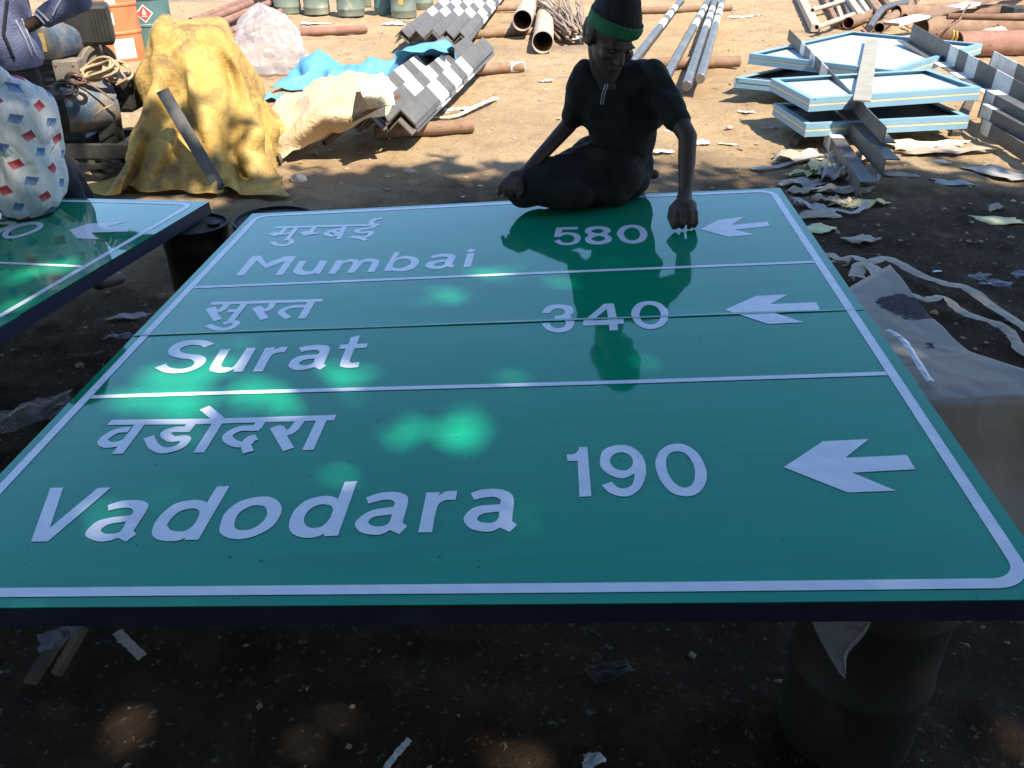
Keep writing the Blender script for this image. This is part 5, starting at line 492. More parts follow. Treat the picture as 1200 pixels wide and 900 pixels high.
 'blue': (42, 20, [-891,3225,10,24,1,-1,17,6,1,21,-1,0,23,1,4,24,5,-2,12,-3,4,16,1,-5,10,1,12,9,-9,-13,14,-7,2,20,-1,-1,26,2,-1,23,5,2,20,1,9,12,-3,-8,19,5,-3,24,11,0,17,3,2,19,2,-1,16,8,-2,15,-6,2,16,0,4,16,0,-5,20,2,7,18,7,3,7,4,15,9,1,19,11,2,26,-14,2,27,0,2,16,17,-2,6,20,7,1,18,3,0,18,1,0,17,-2,0,17,-1,0,16,2,8,17,-4,-4,10,0,-1,16,-9,-2,23,-4,-2,16,20,0,9,-2,13,14,5,-5,20,0,-2,26,-1,-2,17,4,1,18,-2,-3,14,0,3,14,-3,-3,13,-3,3,14,-7,0,13,0,-3,21,3,-2,25,3,5,21,2,-1,17,2,-4,21,8,0,21,8,3,17,3,1,16,-5,8,22,-5,3,11,8,-9,17,2,1,17,1,-1,16,-4,-4,7,-8,17,6,3,15,8,4,17,11,4,22,13,14,21,-4,5,13,13,1,10,19,6,8,18,7,2,17,0,-1,16,-2,-5,17,-2,1,18,-4,-2,16,-1,4,15,-4,-1,20,-5,-2,23,-3,-1,9,15,0,-2,0,24,16,-1,1,21,4,-13,19,-5,7,23,7,-10,16,1,0,16,-2,0,12,3,-5,15,-4,-4,16,-6,3,16,-1,1,20,3,-4,20,-1,1,18,2,3,21,7,-3,22,9,2,22,8,0,18,0,-1,15,-5,8,18,-9,16,16,4,-8,14,6,-7,16,2,-5,17,-5,4,8,-7,11,-3,-2,17,7,4,17,13,9,20,15,11,15,6,7,15,10,9,15,19,7,6,20,6,8,14,-1,4,15,-2,-12,18,-5,-5,18,-4,1,17,-3,1,18,-4,-2,19,-5,4,20,-3,-5,2,18,0,2,0,21,10,-2,3,17,-2,-3,26,-1,7,20,1,-3,17,3,-2,19,3,-2,11,5,-12,16,0,-6,17,-5,-2,16,-4,-1,21,3,1,12,-5,8,17,3,-1,21,9,-5,24,10,-4,24,7,1,17,-1,6,19,-7,9,17,-13,5,15,4,12,15,4,-6,14,8,-5,17,-1,-3,15,-7,2,-2,-2,17,10,-2,16,14,5,16,3,13,13,11,8,13,11,8,17,14,15,19,19,6,5,13,0,9,16,-4,-14,19,-6,-5,19,-4,-1,16,-3,3,16,-3,-2,14,-3,3,16,-2,-9,3,19,0,6,-6,15,4,-2,12,22,0,6,26,2,-1,16,0,-2,16,-2,4,19,5,-4,16,6,-8,18,-3,-1,14,3,-9,16,-2,-2,8,-11,8,16,1,-1,16,4,1,21,-1,-2,27,0,0,20,15,0,17,-3,4,18,-11,8,19,2,1,18,8,3,17,1,4,17,3,1,16,5,-4,15,-3,2,15,-9,2,9,-3,10,4,10,13,6,13,10,12,-2,13,13,8,20,7,21,19,11,11,16,15,0,1,17,-5,-5,19,-5,2,18,-4,0,17,-3,-3,14,-3,-4,14,-5,-7,13,-3,6,7,20,0,1,-5,16,12,-3,11,21,0,1,25,-1,-11,15,1,6,13,-5,13,19,-4,8,20,6,-7,11,4,-7,14,2,-6,15,-4,1,8,-11,9,16,-5,2,15,8,-5,20,1,-2,27,-4,2,17,1,4,18,-3,2,21,7,4,19,6,3,15,8,2,17,2,0,22,1,0,16,2,4,14,-3,-1,14,-4,-4,12,-2,1,18,-1,5,4,12,6,9,3,14,9,10,21,15,9,19,6,17,12,13,3,10,17,3,4,21,-3,3,15,-6,6,15,-2,-8,15,-4,-6,14,-6,-4,8,-4,-8,-1,19,2,8,-4,15,14,-3,6,23,0,-9,24,-2,-2,7,-3,13,9,-5,13,20,-3,14,25,0,-2,6,8,-12,16,-2,-2,12,-5,3,12,-7,8,16,-6,3,17,0,-3,19,6,-7,22,0,3,19,-3,4,19,5,0,21,4,11,20,2,11,15,10,-2,12,8,-14,21,1,-3,20,-1,6,15,-1,-8,16,-3,2,17,-5,-2,18,-4,-4,13,0,7,-2,16,10,8,11,20,19,2,16,14,3,14,15,6,9,17,12,8,17,10,8,12,-8,-3,10,-1,13,16,-8,-6,16,-7,-6,6,-4,-14,6,17,3,4,-3,15,20,-5,6,22,1,-8,20,-1,1,-2,-8,13,11,-9,15,21,2,8,23,1,7,13,5,-9,12,0,-6,16,-1,0,16,-4,-3,15,-5,1,14,-4,-3,18,1,4,22,3,3,18,0,0,20,3,9,20,0,16,18,2,12,15,8,-1,13,8,-17,20,6,-11,21,1,-2,17,-1,-5,16,-2,6,16,-3,-3,18,-5,-3,16,-3,-2,8,8,11,7,13,13,14,5,19,16,-2,6,13,10,10,19,14,6,15,-2,4,13,1,5,12,0,14,11,-2,6,11,-8,-13,12,-7,-9,4,18,3,1,-4,16,18,-6,10,22,1,-7,18,-5,4,1,-13,12,8,-6,19,23,6,5,22,4,2,15,3,-6,17,3,-6,17,1,-4,17,-3,-5,14,-4,-1,15,-4,-6,17,-1,-1,15,0,9,18,1,1,21,1,7,18,1,17,16,1,18,15,5,-1,19,3,-8,21,9,-14,19,6,-10,17,1,0,15,-2,-3,16,-1,-2,17,-4,1,14,0,-2,14,3,1,12,8,15,12,5,12,8,-3,11,13,9,7,23,13,7,19,-1,3,5,0,12,12,5,10,19,-6,3,15,-10,-5,5,-7,-10,1,19,4,3,-5,16,13,-7,13,21,-1,-2,7,-11,6,8,-8,13,17,0,14,22,4,4,20,3,2,16,1,-6,22,-1,-2,20,1,-7,10,7,-13,13,-5,-7,16,-3,-3,17,-2,6,16,-2,5,15,-1,6,21,0,-5,19,2,18,13,2,18,17,2,-4,19,8,-7,21,8,-6,18,4,-3,17,3,-4,20,-1,-4,15,2,-9,17,-1,0,15,-3,1,9,4,10,15,5,5,6,2,14,8,-3,13,21,0,-8,21,14,13,22,5,8,14,-9,4,1,12,10,21,-7,1,14,-11,-6,13,-11,-6,13,11,3,-4,0,17,5,-5,16,18,-3,2,11,-8,8,13,-6,10,20,1,12,20,1,11,17,0,2,14,3,-15,23,-1,-6,24,-2,-2,13,0,-11,11,2,-13,12,0,-6,17,-1,7,11,-5,10,14,-3,-7,24,3,2,22,1,8,10,4,18,17,4,2,20,8,-4,21,10,-8,17,5,-4,18,-3,8,21,-1,-6,20,-1,-6,15,3,-9,15,-2,-2,7,2,15,9,5,10,8,3,10,8,-1,14,22,-5,-14,26,0,-2,19,-2,10,11,11,5,17,2,11,16,1,1,10,-11,-9,3,-17,-7,13,11,3,-3,-1,17,-2,0,17,10,-3,9,14,-5,7,18,-3,6,20,1,9,16,0,14,16,-2,9,11,2,-18,20,1,-15,25,-2,-4,13,-2,-13,11,2,-10,15,1,1,15,-2,6,15,-5,1,14,-2,-5,18,1,3,22,3,3,15,4,11,18,4,1,20,7,-11,20,6,-1,17,-1,4,16,3,8,19,5,2,23,-2,-6,18,-1,-5,13,3,-10,4,1,15,6,2,15,15,3,9,11,1,9,21,-5,-12,24,-5,-8,20,-3,4,16,3,8,19,12,6,19,-2,-3,0,-11,-8,-1,-14,-8,3,26,-1,-2,-6,18,-1,-5,15,10,-2,12,12,-5,13,18,-2,-2,21,0,11,16,0,12,9,-1,13,12,2,-20,23,1,-15,22,-2,-7,12,-1,-13,12,2,-11,18,0,-1,18,1,2,16,-5,3,12,-3,8,16,-3,-4,19,4,2,18,3,5,18,7,5,24,4,-12,21,-2,-2,12,-3,5,18,2,-3,17,14,14,20,2,-1,14,0,-11,15,3,-4,11,-2,11,8,2,10,10,2,11,17,0,4,20,-6,-7,20,0,-1,18,-2,0,18,2,1,26,9,1,21,-7,-8,4,-12,-8,-18,-12,-5,-14,12,7,13,3,12,4,-7,15,2,-5,16,13,0,8,20,-5,-2,24,-5,2,9,1,16,9,3,15,20,0,-11,23,2,-20,16,-2,-14,16,1,-6,17,1,-8,16,3,-9,15,3,0,15,-1,8,12,-15,-3,17,2,2,17,0,-1,17,-1,0,19,9,9,22,3,1,16,-3,-6,16,0,1,20,2,-3,21,3,3,17,12,9,10,3,-8,15,4,1,15,-1,1,12,-2,1,14,-2,5,16,-4,5,20,2,1,16,-1,1,13,-9,-5,20,9,5,28,4,-2,19,-8,-9,6,-11,-8,-18,-8,-3,-11,-1,13,14,6,5,4,6,13,9,-1,13,16,-1,4,21,-4,1,20,-3,-1,16,-2,7,10,4,12,21,0,-7,19,2,-16,11,-4,-17,12,-5,-9,25,6,0,21,5,-2,16,0,-7,15,0,0,9,-17,-5,15,-2,-1,16,2,2,17,-3,0,18,6,7,23,8,11,17,-2,-3,15,-5,-5,21,4,-6,17,12,11,15,7,2,17,1,-2,17,-2,-8,17,1,-1,12,5,2,14,-2,8,17,-1,2,17,-1,3,12,-8,0,13,-7,-2,19,2,4,23,10,-4,20,-7,-7,5,-13,-10,-17,-6,-3,-7,15,3,15,4,-4,11,4,13,13,3,9,15,0,9,18,-2,4,19,-2,2,17,-1,-1,16,2,3,21,4,-2,15,0,-15,6,-6,-17,7,-12,-13,28,0,-3,22,7,2,18,-2,-5,16,0,-4,11,-11,-5,16,-3,1,14,0,1,15,3,5,20,1,4,23,4,5,16,3,4,16,-3,-4,18,15,3,20,10,3,13,1,-1,14,-2,-5,22,-9,-5,17,5,-3,15,-4,4,15,-2,5,17,3,1,14,-2,1,8,-11,0,13,-7,5,20,4,3,19,8,-8,17,4,-3,5,-11,-10,-16,-9,-9,2,21,-6,17,4,4,14,-1,-3,14,-2,7,15,-5,9,14,5,9,15,3,8,17,0,3,17,3,3,22,4,-8,7,-5,-23,7,-7,-13,4,-10,-13,30,-6,-6,25,1,-1,17,-2,-2,15,-3,-8,18,3,0,17,-3,3,15,-3,1,17,-2,1,17,1,5,18,6,4,17,5,6,16,10,5,19,11,0,20,13,9,13,-1,-6,13,-12,-13,19,-5,2,21,-12,-11,17,-1,3,15,-4,3,16,-3,2,17,-2,4,11,-7,1,12,-6,6,8,19,7,20,4,-7,13,4,-10,1,-5,-7,13,-13,-8,9,12,-15,17,14,8,14,-6,-6,13,-6,3,15,-3,10,13,2,12,11,4,10,12,3,9,19,1,-6,17,2,-5,4,-9,-21,5,-8,-12,15,-4,-13,27,-1,-2,25,-2,0,18,0,-5,18,1,0,19,4,-2,18,-1,1,16,-4,0,17,-4,0,16,-3,4,17,1,-1,14,5,6,16,9,10,17,15,3,22,15,4,17,0,-2,11,-12,-15,19,-6,1,23,-12,-9,16,-6,-1,16,-5,0,17,-4,0,16,-8,1,15,-7,3,15,1,6,8,15,8,10,14,6,13,1,-10,12,-7,-12,24,-14,-2,3,14,-13,22,17,9,17,-5,-2,11,-11,-3,12,-3,10,13,1,14,8,7,14,8,6,14,15,-1,-8,16,-1,-10,10,-12,-12,10,-5,-10,16,1,-11,28,0,-6,20,-3,1,16,0,-6,21,4,1,20,5,2,18,4,-3,17,-6,0,16,-8,2,16,-4,-2,17,-2,1,17,-4,0,19,-4,5,16,20,3,14,18,0,16,7,1,15,-8,-2,21,-6,-6,22,-9,-1,16,-7,0,17,-3,1,18,-3,0,16,-5,5,13,-8,-4,16,-1,-3,4,11,10,11,8,0,15,4,3,17,-5,-10,26,-14,-3,-6,15,-6,24,8,0,22,-5,0,17,-6,0,16,-6,9,7,8,14,8,7,14,8,6,14,12,3,13,19,-13,-9,14,-6,-13,14,-3,-11,21,1,-12,21,4,-13,14,-9,1,9,2,-3,19,7,-4,27,5,1,17,3,7,18,-4,-1,15,-6,-7,17,-6,2,18,-1,-2,17,-6,3,17,-5,-4,24,-11,0,13,17,1,15,13,-1,21,11,1,21,-2,5,20,-7,-5,13,-11,6,16,2,-3,17,-1,3,17,-5,1,10,-8,1,4,-3,-6,12,10,-2,9,10,6,16,-3,-6,22,-1,0,26,-11,0]),
}
GAPS_SIGN = [(.53, .72, .13, .06, 1), (.25, .80, .10, .03, 1), (.25, .655, .14, .02, 1), (.47, .65, .11, .03, 1), (.60, .69, .05, .03, 1), (.365, .92, .10, .03, .97), (.947, .432, .045, .03, 1), (.842, .548, .01, .01, .99), (.82, .49, .01, .01, .97),
 (.302, .226, .05, .04, .985), (.35, .30, .03, .03, .97), (1.093, .23, .05, .02, .96), (.909, 1.344, .10, .01, .99), (.77, 1.165, .08, .02, .94), (1.1, 1.25, .06, .01, .94)]
GAPS_GROUND = [(172, 838, 0, .03, .02, .99), (377, 842, 0, .05, .02, .99), (318, 884, 0, .02, .02, .98), (595, 888, 0, .06, .03, .99), (1190, 880, 0, .04, .03, .97), (70, 440, 0, .16, .06, .97), (30, 490, 0, .10, .02, .97), (205, 240, 0, .14, .10, .95), (150, 210, .3, .12, .12, .97), (190, 190, .4, .12, .12, .97), (160, 130, .6, .10, .10, .97), (30, 140, .9, .07, .06, .92), (10, 200, .75, .05, .08, .9), (20, 40, 1.0, .2, .2, .95), (60, 50, 1.0, .2, .15, .95), (1040, 190, 0, .25, .10, .95), (560, 205, 0, .2, .03, .93), (450, 190, 0, .25, .04, .95), (330, 200, 0, .2, .05, .95), (1000, 240, 0, .08, .02, .97), (1180, 257, 0, .08, .02, .9), (215, 232, .55, .12, .02, .95), (160, 262, .57, .02, .01, .95), (250, 150, .5, .10, .08, .97), (230, 90, .7, .12, .10, .97)]

# ------------------------------------------------------------------ ground: one sheet to the horizon
def axis(lo, hi, step, far, grow=1.35):
    a = list(np.arange(lo, hi + 1e-6, step)); s = step; x = hi
    while x < far: s *= grow; x += s; a.append(x)
    s = step; x = lo; b = []
    while x > -far: s *= grow; x -= s; b.append(x)
    return np.array(b[::-1] + a)

def vnoise(x, y, seed):
    """smooth value noise on numpy arrays"""
    r = np.random.default_rng(seed); T = r.random((128, 128))
    xi = np.floor(x).astype(int); yi = np.floor(y).astype(int)
    fx = x - xi; fy = y - yi; fx = fx * fx * (3 - 2 * fx); fy = fy * fy * (3 - 2 * fy)
    g = lambda i, j: T[i % 128, j % 128]
    return (g(xi, yi) * (1 - fx) + g(xi + 1, yi) * fx) * (1 - fy) + (g(xi, yi + 1) * (1 - fx) + g(xi + 1, yi + 1) * fx) * fy

gx = axis(-6.0, 6.5, .045, 150); gy = axis(.7, 13.5, .045, 150)
X, Y = np.meshgrid(gx, gy)
Z = .030 * (vnoise(X * 1.1, Y * 1.1, 1) - .5) + .022 * (vnoise(X * 3.3, Y * 3.3, 2) - .5) + .018 * (vnoise(X * 9, Y * 9, 3) - .5)
Z += .014 * np.maximum(0, vnoise(X * 13, Y * 13, 4) - .55) * 2.5 + .008 * (vnoise(X * 20, Y * 20, 6) - .5)
Z -= .006
def ground_z(x, y):
    i = int(np.clip(np.searchsorted(gx, x), 1, len(gx) - 1)); j = int(np.clip(np.searchsorted(gy, y), 1, len(gy) - 1))
    return float(Z[j, i])
nX, nY = len(gx), len(gy)
idx = np.arange(nX * nY).reshape(nY, nX)
quads = np.stack([idx[:-1, :-1], idx[:-1, 1:], idx[1:, 1:], idx[1:, :-1]], -1).reshape(-1, 4)
me = bpy.data.meshes.new('ground')
me.vertices.add(nX * nY); me.vertices.foreach_set('co', np.stack([X, Y, Z], -1).astype(np.float32).ravel())
me.loops.add(len(quads) * 4); me.loops.foreach_set('vertex_index', quads.ravel().astype(np.int32))
me.polygons.add(len(quads)); me.polygons.foreach_set('loop_start', np.arange(0, len(quads) * 4, 4, dtype=np.int32))
me.polygons.foreach_set('use_smooth', np.ones(len(quads), bool))
me.update(calc_edges=True); me.materials.append(MAT['earth'])
ground = bpy.data.objects.new('ground', me); COL.objects.link(ground); tag(ground, 'bare sandy earth of the yard, littered and darkened with part of the shade round the sign benches', 'ground', kind='structure')

# ------------------------------------------------------------------ the road signs on their benches
class Plane:
    def __init__(s, O, u, v, n): s.O, s.u, s.v, s.n = map(Vector, (O, u, v, n))
    def p(s, a, b, h=0.0): return s.O + s.u * a + s.v * b + s.n * h
MAIN = Plane((-1.07140273, 1.0462923, .56275609), (.99591171, -.05883021, .06854839), (.05851549, .99826474, .00659186), (-.06881724, -.00255377, .99762601))
SIDE = Plane((-3.47590124, 1.69640809, .42550474), (.96689802, -.24757862, .06174989), (.24688905, .96886372, .01867863), (-.06445166, -.00281495, .99791686))
SEAM = .9955
def lift(a, b):
    """the sheets are not quite flat: they swell a little and the upper one laps over the seam"""
    z_ = .0016 * math.sin(3.1 * a + .7) * math.sin(2.3 * b + .4)
    d = b - SEAM
    if d >= 0: z_ += .0006 * math.exp(-d / .018)
    else: z_ += -.0003 * math.exp(d / .05)
    return z_

def sheet(P, a0, a1, b0, b1, h, na, nb, name, m, parent, th=.002):
    mb = MB()
    bs = [b0 + (b1 - b0) * (j / (nb - 1)) for j in range(nb)]
    vs = [P.p(a0 + (a1 - a0) * i / (na - 1), b_, h + lift(a0 + (a1 - a0) * i / (na - 1), b_)) for b_ in bs for i in range(na)]
    fs = [(j * na + i, j * na + i + 1, (j + 1) * na + i + 1, (j + 1) * na + i) for j in range(nb - 1) for i in range(na - 1)]
    mb.add(vs, fs)
    # the folded edge of the sheet
    rim = [i for i in range(na)] + [j * na + na - 1 for j in range(1, nb)] + [(nb - 1) * na + i for i in range(na - 2, -1, -1)] + [j * na for j in range(nb - 2, 0, -1)]
    k = len(mb.v)
    low = [mb.v[i] - P.n * th for i in rim]
    mb.v += low; n_ = len(rim)
    for q in range(n_): mb.f.append((rim[q], k + q, k + (q + 1) % n_, rim[(q + 1) % n_])); mb.m.append(0)
    return mb.build(name, m, parent, smooth=30)

def film(P, contours, name, m, parent, h=.0009, stroke=False):
    """letters and arrows cut from reflective film; contours in half millimetres on the sign"""
    from mathutils.geometry import tessellate_polygon
    mb = MB()
    groups = [[c] for c in contours] if stroke else [contours]
    for gi, g in enumerate(groups):
        g = [c for c in g if len(c) > 2]
        ls = [[Vector((x / 2000, y / 2000, 0)) for x, y in c] for c in g]
        if stroke:
            c = ls[0]; n_ = len(c) // 2
            mb.add([P.p(p.x, p.y, h + .00018 * gi + lift(p.x, p.y)) for p in c], [(i, 2 * n_ - 1 - i, 2 * n_ - 2 - i, i + 1) for i in range(n_ - 1)])
            continue
        flat_ = [p for l_ in ls for p in l_]
        tris = tessellate_polygon(ls)
        vs = [P.p(p.x, p.y, h + .00018 * gi + lift(p.x, p.y)) for p in flat_]
        fs = []
        for a, b, c in tris:
            ar = (flat_[b] - flat_[a]).cross(flat_[c] - flat_[a]).z
            if abs(ar) < 1e-12: continue
            fs.append((a, b, c) if ar > 0 else (a, c, b))
        mb.add(vs, fs)
    return mb.build(name, m, parent)

def strip(P, pts, w, name, m, parent, h, closed=False, step=.03):
    """a band of film of width w along a centre line"""
    fine = []
    n_ = len(pts)
    for i in range(n_ if closed else n_ - 1):
        a = Vector(pts[i]); b = Vector(pts[(i + 1) % n_]); k = max(1, int((b - a).length / step))
        for q in range(k): fine.append(a + (b - a) * q / k)
    if not closed: fine.append(Vector(pts[-1]))
    N = len(fine); mb = MB(); vs = []
    for i in range(N):
        a = fine[(i - 1) % N] if closed or i > 0 else fine[i]
        b = fine[(i + 1) % N] if closed or i < N - 1 else fine[i]
        t_ = (b - a).normalized(); nn = Vector((-t_.y, t_.x))
        for s_ in (-.5, .5):
            q = fine[i] + nn * w * s_; vs.append(P.p(q.x, q.y, h + lift(q.x, q.y)))
    fs = []
    for i in range(N if closed else N - 1):
        j = (i + 1) % N
        fs.append((2 * i, 2 * j, 2 * j + 1, 2 * i + 1))
    mb.add(vs, fs)
    return mb.build(name, m, parent)

def round_rect(a0, b0, a1, b1, r, n=7):
    out = []
    for cx, cy, s in ((a1 - r, b0 + r, -90), (a1 - r, b1 - r, 0), (a0 + r, b1 - r, 90), (a0 + r, b0 + r, 180)):
        for k in range(n + 1):
            a = R(s + 90 * k / n); out.append((cx + r * math.cos(a), cy + r * math.sin(a)))
    return out

def frame_of(P, w, h, parent):
    """welded angle frame under the sheets, one child per side"""
    d = .042; t_ = .004
    for a, b in (((.002, .004), (w - .002, .004)), ((.002, h - .006), (w - .002, h - .006))):
        mb = MB()
        q = P.p((a[0] + b[0]) / 2, a[1], -.0035 - d / 2)
        mb.box(q, (b[0] - a[0], t_, d), Matrix((P.u, P.v, P.n)).transposed())
        mb.build('frame_rail', MAT['frame_blue'], parent)
    for a in (.004, w - .004):
        mb = MB()
        mb.box(P.p(a, h / 2, -.0035 - d / 2), (t_, h - .02, d), Matrix((P.u, P.v, P.n)).transposed())
        mb.build('frame_rail', MAT['frame_blue'], parent)
    for b in (.5, SEAM - .03, 1.5):
        mb = MB(); mb.box(P.p(w / 2, b, -.0035 - d / 2 - .004), (w - .02, .03, d - .01), Matrix((P.u, P.v, P.n)).transposed())
        mb.build('cross_member', MAT['frame_blue'], parent)

sign = thing('road_sign', MAIN.p(.95, 1.0, -.05), 'large green direction sign lying flat in front, reading Mumbai 580, Surat 340 and Vadodara 190', 'road sign')
sheet(MAIN, 0, 1.9, 0, SEAM - .0005, -.0004, 20, 24, 'sheet_panel', MAT['green'], sign)['label'] = 'lower green sheet with the Vadodara row'
sheet(MAIN, 0, 1.897, SEAM, 1.985, .0, 20, 40, 'sheet_panel', MAT['green_dull'], sign)['label'] = 'upper green sheet lapped over the seam'
frame_of(MAIN, 1.9, 1.985, sign)
strip(MAIN, round_rect(.033, .0335, 1.863, 1.955, .05), .0215, 'border', MAT['film'], sign, .0009, closed=True)
strip(MAIN, [(.0455, 1.3115), (1.851, 1.3115)], .0155, 'divider_line', MAT['film'], sign, .0011)
strip(MAIN, [(.0455, .677), (1.851, .677)], .0155, 'divider_line', MAT['film'], sign, .0011)
mb = MB(); vs = []
for k in range(61):
    u_ = .004 + 1.885 * k / 60
    w_ = .011 * max(.15, min(1, .6 + 1.1 * noise.noise(Vector((u_ * 2.3, 3, 1)))))
    vs += [MAIN.p(u_, SEAM - .0005, .0016 + lift(u_, SEAM)), MAIN.p(u_, SEAM + w_, .0018 + lift(u_, SEAM + w_))]
mb.add(vs, [(2 * k, 2 * k + 2, 2 * k + 3, 2 * k + 1) for k in range(60)])
mb.build('seam_edge', mat('pale_sheet_edge', (.34, .60, .52), (.28, .52, .46), .4, bump=0), sign)
for kind_, md, cs in GLYPHS:
    film(MAIN, cs, kind_, MAT['film'], sign, stroke=(md == 'stroke'))

side = thing('road_sign', SIDE.p(.95, 1.0, -.05), 'green direction sign at the left edge, a person in printed shirt sitting on it', 'road sign')
sheet(SIDE, 0, 1.9, 0, SEAM - .0005, -.0004, 20, 24, 'sheet_panel', MAT['green'], side)
sheet(SIDE, 0, 1.897, SEAM, 1.99, .0, 20, 40, 'sheet_panel', MAT['green_dull'], side)
frame_of(SIDE, 1.9, 1.99, side)
strip(SIDE, round_rect(.033, .0335, 1.845, 1.955, .045), .0215, 'border', MAT['film'], side, .0009, closed=True)
strip(SIDE, [(.0455, 1.343), (1.834, 1.343)], .0155, 'divider_line', MAT['film'], side, .0011)
strip(SIDE, [(.0455, .68), (1.834, .68)], .0155, 'divider_line', MAT['film'], side, .0011)
for kind_, md, cs in GLYPHS_B:
    film(SIDE, cs, kind_, MAT['film'], side, stroke=(md == 'stroke'))

# ------------------------------------------------------------------ drums that carry the signs
def drum(c, r, h, m, lid_m, label, n=40, ribs=(.33, .66), sunk=.012, M=None, lid=True, cat='drum', name='steel_drum', group=None):
    c = Vector(c)
    t = thing(name, c, label, cat, group)
    prof = [(r * .96, 0), (r, .01)]
    for q in ribs:
        z_ = h * q; prof += [(r, z_ - .02), (r * 1.035, z_ - .008), (r * 1.035, z_ + .008), (r, z_ + .02)]
    prof += [(r, h - .018), (r * 1.03, h - .012), (r * 1.03, h), (r * .97, h), (r * .96, h - sunk)]
    MB().lathe(prof, c, n, M).build('body', m, t, smooth=35)
    if lid:
        MB().lathe([(r * .955, h - sunk), (r * .5, h - sunk + .003), (0.001, h - sunk + .003)], c, n, M).build('lid', lid_m, t, smooth=35)
        MB().lathe([(.022, h - sunk), (.024, h - sunk + .012), (.001, h - sunk + .012)], c + (M or Matrix.Identity(3)) @ Vector((r * .6, 0, .003)), 12, M).build('bung', m, t, smooth=35)
    return t
p = on_z(230, 262, .53)
drum((p.x - .015, p.y + .02, 0), .120, .525, MAT['black_drum'], MAT['drum_lid'], 'black oily drum standing under the far right corner of the left sign', ribs=(.86,))
p = on_z(325, 258, .555)
drum((p.x - .02, p.y + .04, 0), .150, .548, MAT['black_drum'], MAT['drum_lid'], 'blackened drum under the far left corner of the large sign, only its rim showing', ribs=(.5,))
drum((.73, 1.26, 0), .14, .628, MAT['black_drum'], MAT['drum_lid'], 'black drum in the dark under the near right corner of the large sign', ribs=(.33, .66))
drum((-.95, 1.78, 0), .12, .512, MAT['black_drum'], MAT['drum_lid'], 'black drum in the dark under the near left corner of the large sign', ribs=(.5,))
drum((.72, 2.72, 0), .15, .636, MAT['black_drum'], MAT['drum_lid'], 'hidden drum under the far right of the large sign', ribs=(.5,))
drum((-1.75, 2.0, 0), .12, .465, MAT['black_drum'], MAT['drum_lid'], 'hidden drum under the near right of the left sign', ribs=(.5,))

# ------------------------------------------------------------------ people: one continuous skin each, clothes as children
def add_cap(bm, a, ra, b, rb, n=14, sx=1.0):
    a = Vector(a); b = Vector(b); d = b - a
    L = d.length
    M = rot_to(d) if L > 1e-5 else Matrix.Identity(3)
    rows = []
    K = 5
    for k in range(K + 1):
        t_ = math.pi / 2 * k / K; rows.append((-ra * math.cos(t_), ra * math.sin(t_)))
    for k in range(K + 1):
        t_ = math.pi / 2 * k / K; rows.append((L + rb * math.sin(t_), rb * math.cos(t_)))
    prev = None
    first = bm.verts.new(a + M @ Vector((rows[0][0], 0, 0))); last = bm.verts.new(a + M @ Vector((rows[-1][0], 0, 0)))
    for x, r in rows[1:-1]:
        ring = [bm.verts.new(a + M @ Vector((x, r * math.cos(2 * math.pi * i / n), r * math.sin(2 * math.pi * i / n)))) for i in range(n)]
        for i in range(n):
            if prev is None: bm.faces.new((first, ring[(i + 1) % n], ring[i]))
            else: bm.faces.new((prev[i], prev[(i + 1) % n], ring[(i + 1) % n], ring[i]))
        prev = ring
    for i in range(n): bm.faces.new((prev[i], prev[(i + 1) % n], last))

def add_ell(bm, c, r, M=None, sub=3):
    T = Matrix.Translation(Vector(c)) @ (M.to_4x4() if M else Matrix.Identity(4)) @ Matrix.Diagonal((*r, 1))
    bmesh.ops.create_icosphere(bm, subdivisions=sub, radius=1, matrix=T)

def blob(name, prims, voxel, m, parent, smooth=4, wrinkle=None, cut=None, fac=.5, origin=None):
    """tapered limbs and rounded volumes grown together into ONE closed surface"""
    bm = bmesh.new()
    for q in prims:
        if q[0] == 'c': add_cap(bm, *q[1:])
        else: add_ell(bm, *q[1:])
    me0 = bpy.data.meshes.new('tmp'); bm.to_mesh(me0); bm.free()
    o = bpy.data.objects.new('tmp', me0); COL.objects.link(o)
    md = o.modifiers.new('r', 'REMESH'); md.mode = 'VOXEL'; md.voxel_size = voxel; md.adaptivity = 0
    dg = bpy.context.evaluated_depsgraph_get(); dg.update()
    me = bpy.data.meshes.new_from_object(o.evaluated_get(dg))
    bpy.data.objects.remove(o); bpy.data.meshes.remove(me0)
    bm = bmesh.new(); bm.from_mesh(me)
    for _ in range(smooth): bmesh.ops.smooth_vert(bm, verts=bm.verts, factor=fac, use_axis_x=True, use_axis_y=True, use_axis_z=True)
    if wrinkle:
        bm.normal_update(); amp, sc_, st = wrinkle
        for v in bm.verts:
            q = Vector((v.co.x * st[0], v.co.y * st[1], v.co.z * st[2])) * sc_
            w_ = noise.noise(q + Vector((noise.noise(q * .6) * 1.5,) * 3)) + .5 * noise.noise(q * 2.3)
            v.co += v.normal * amp * w_
    if cut:
        for co, no in cut:
            g = bm.verts[:] + bm.edges[:] + bm.faces[:]
            bmesh.ops.bisect_plane(bm, geom=g, plane_co=co, plane_no=no, clear_outer=True)
    bm.to_mesh(me); bm.free(); me.name = name
    root = parent
    while root.parent: root = root.parent
    me.transform(Matrix.Translation(-OFF[root.name]))
    me.materials.clear(); me.materials.append(m)
    me.polygons.foreach_set('use_smooth', [True] * len(me.polygons)); me.update()
    o = bpy.data.objects.new(name, me); COL.objects.link(o); o.parent = parent
    return o

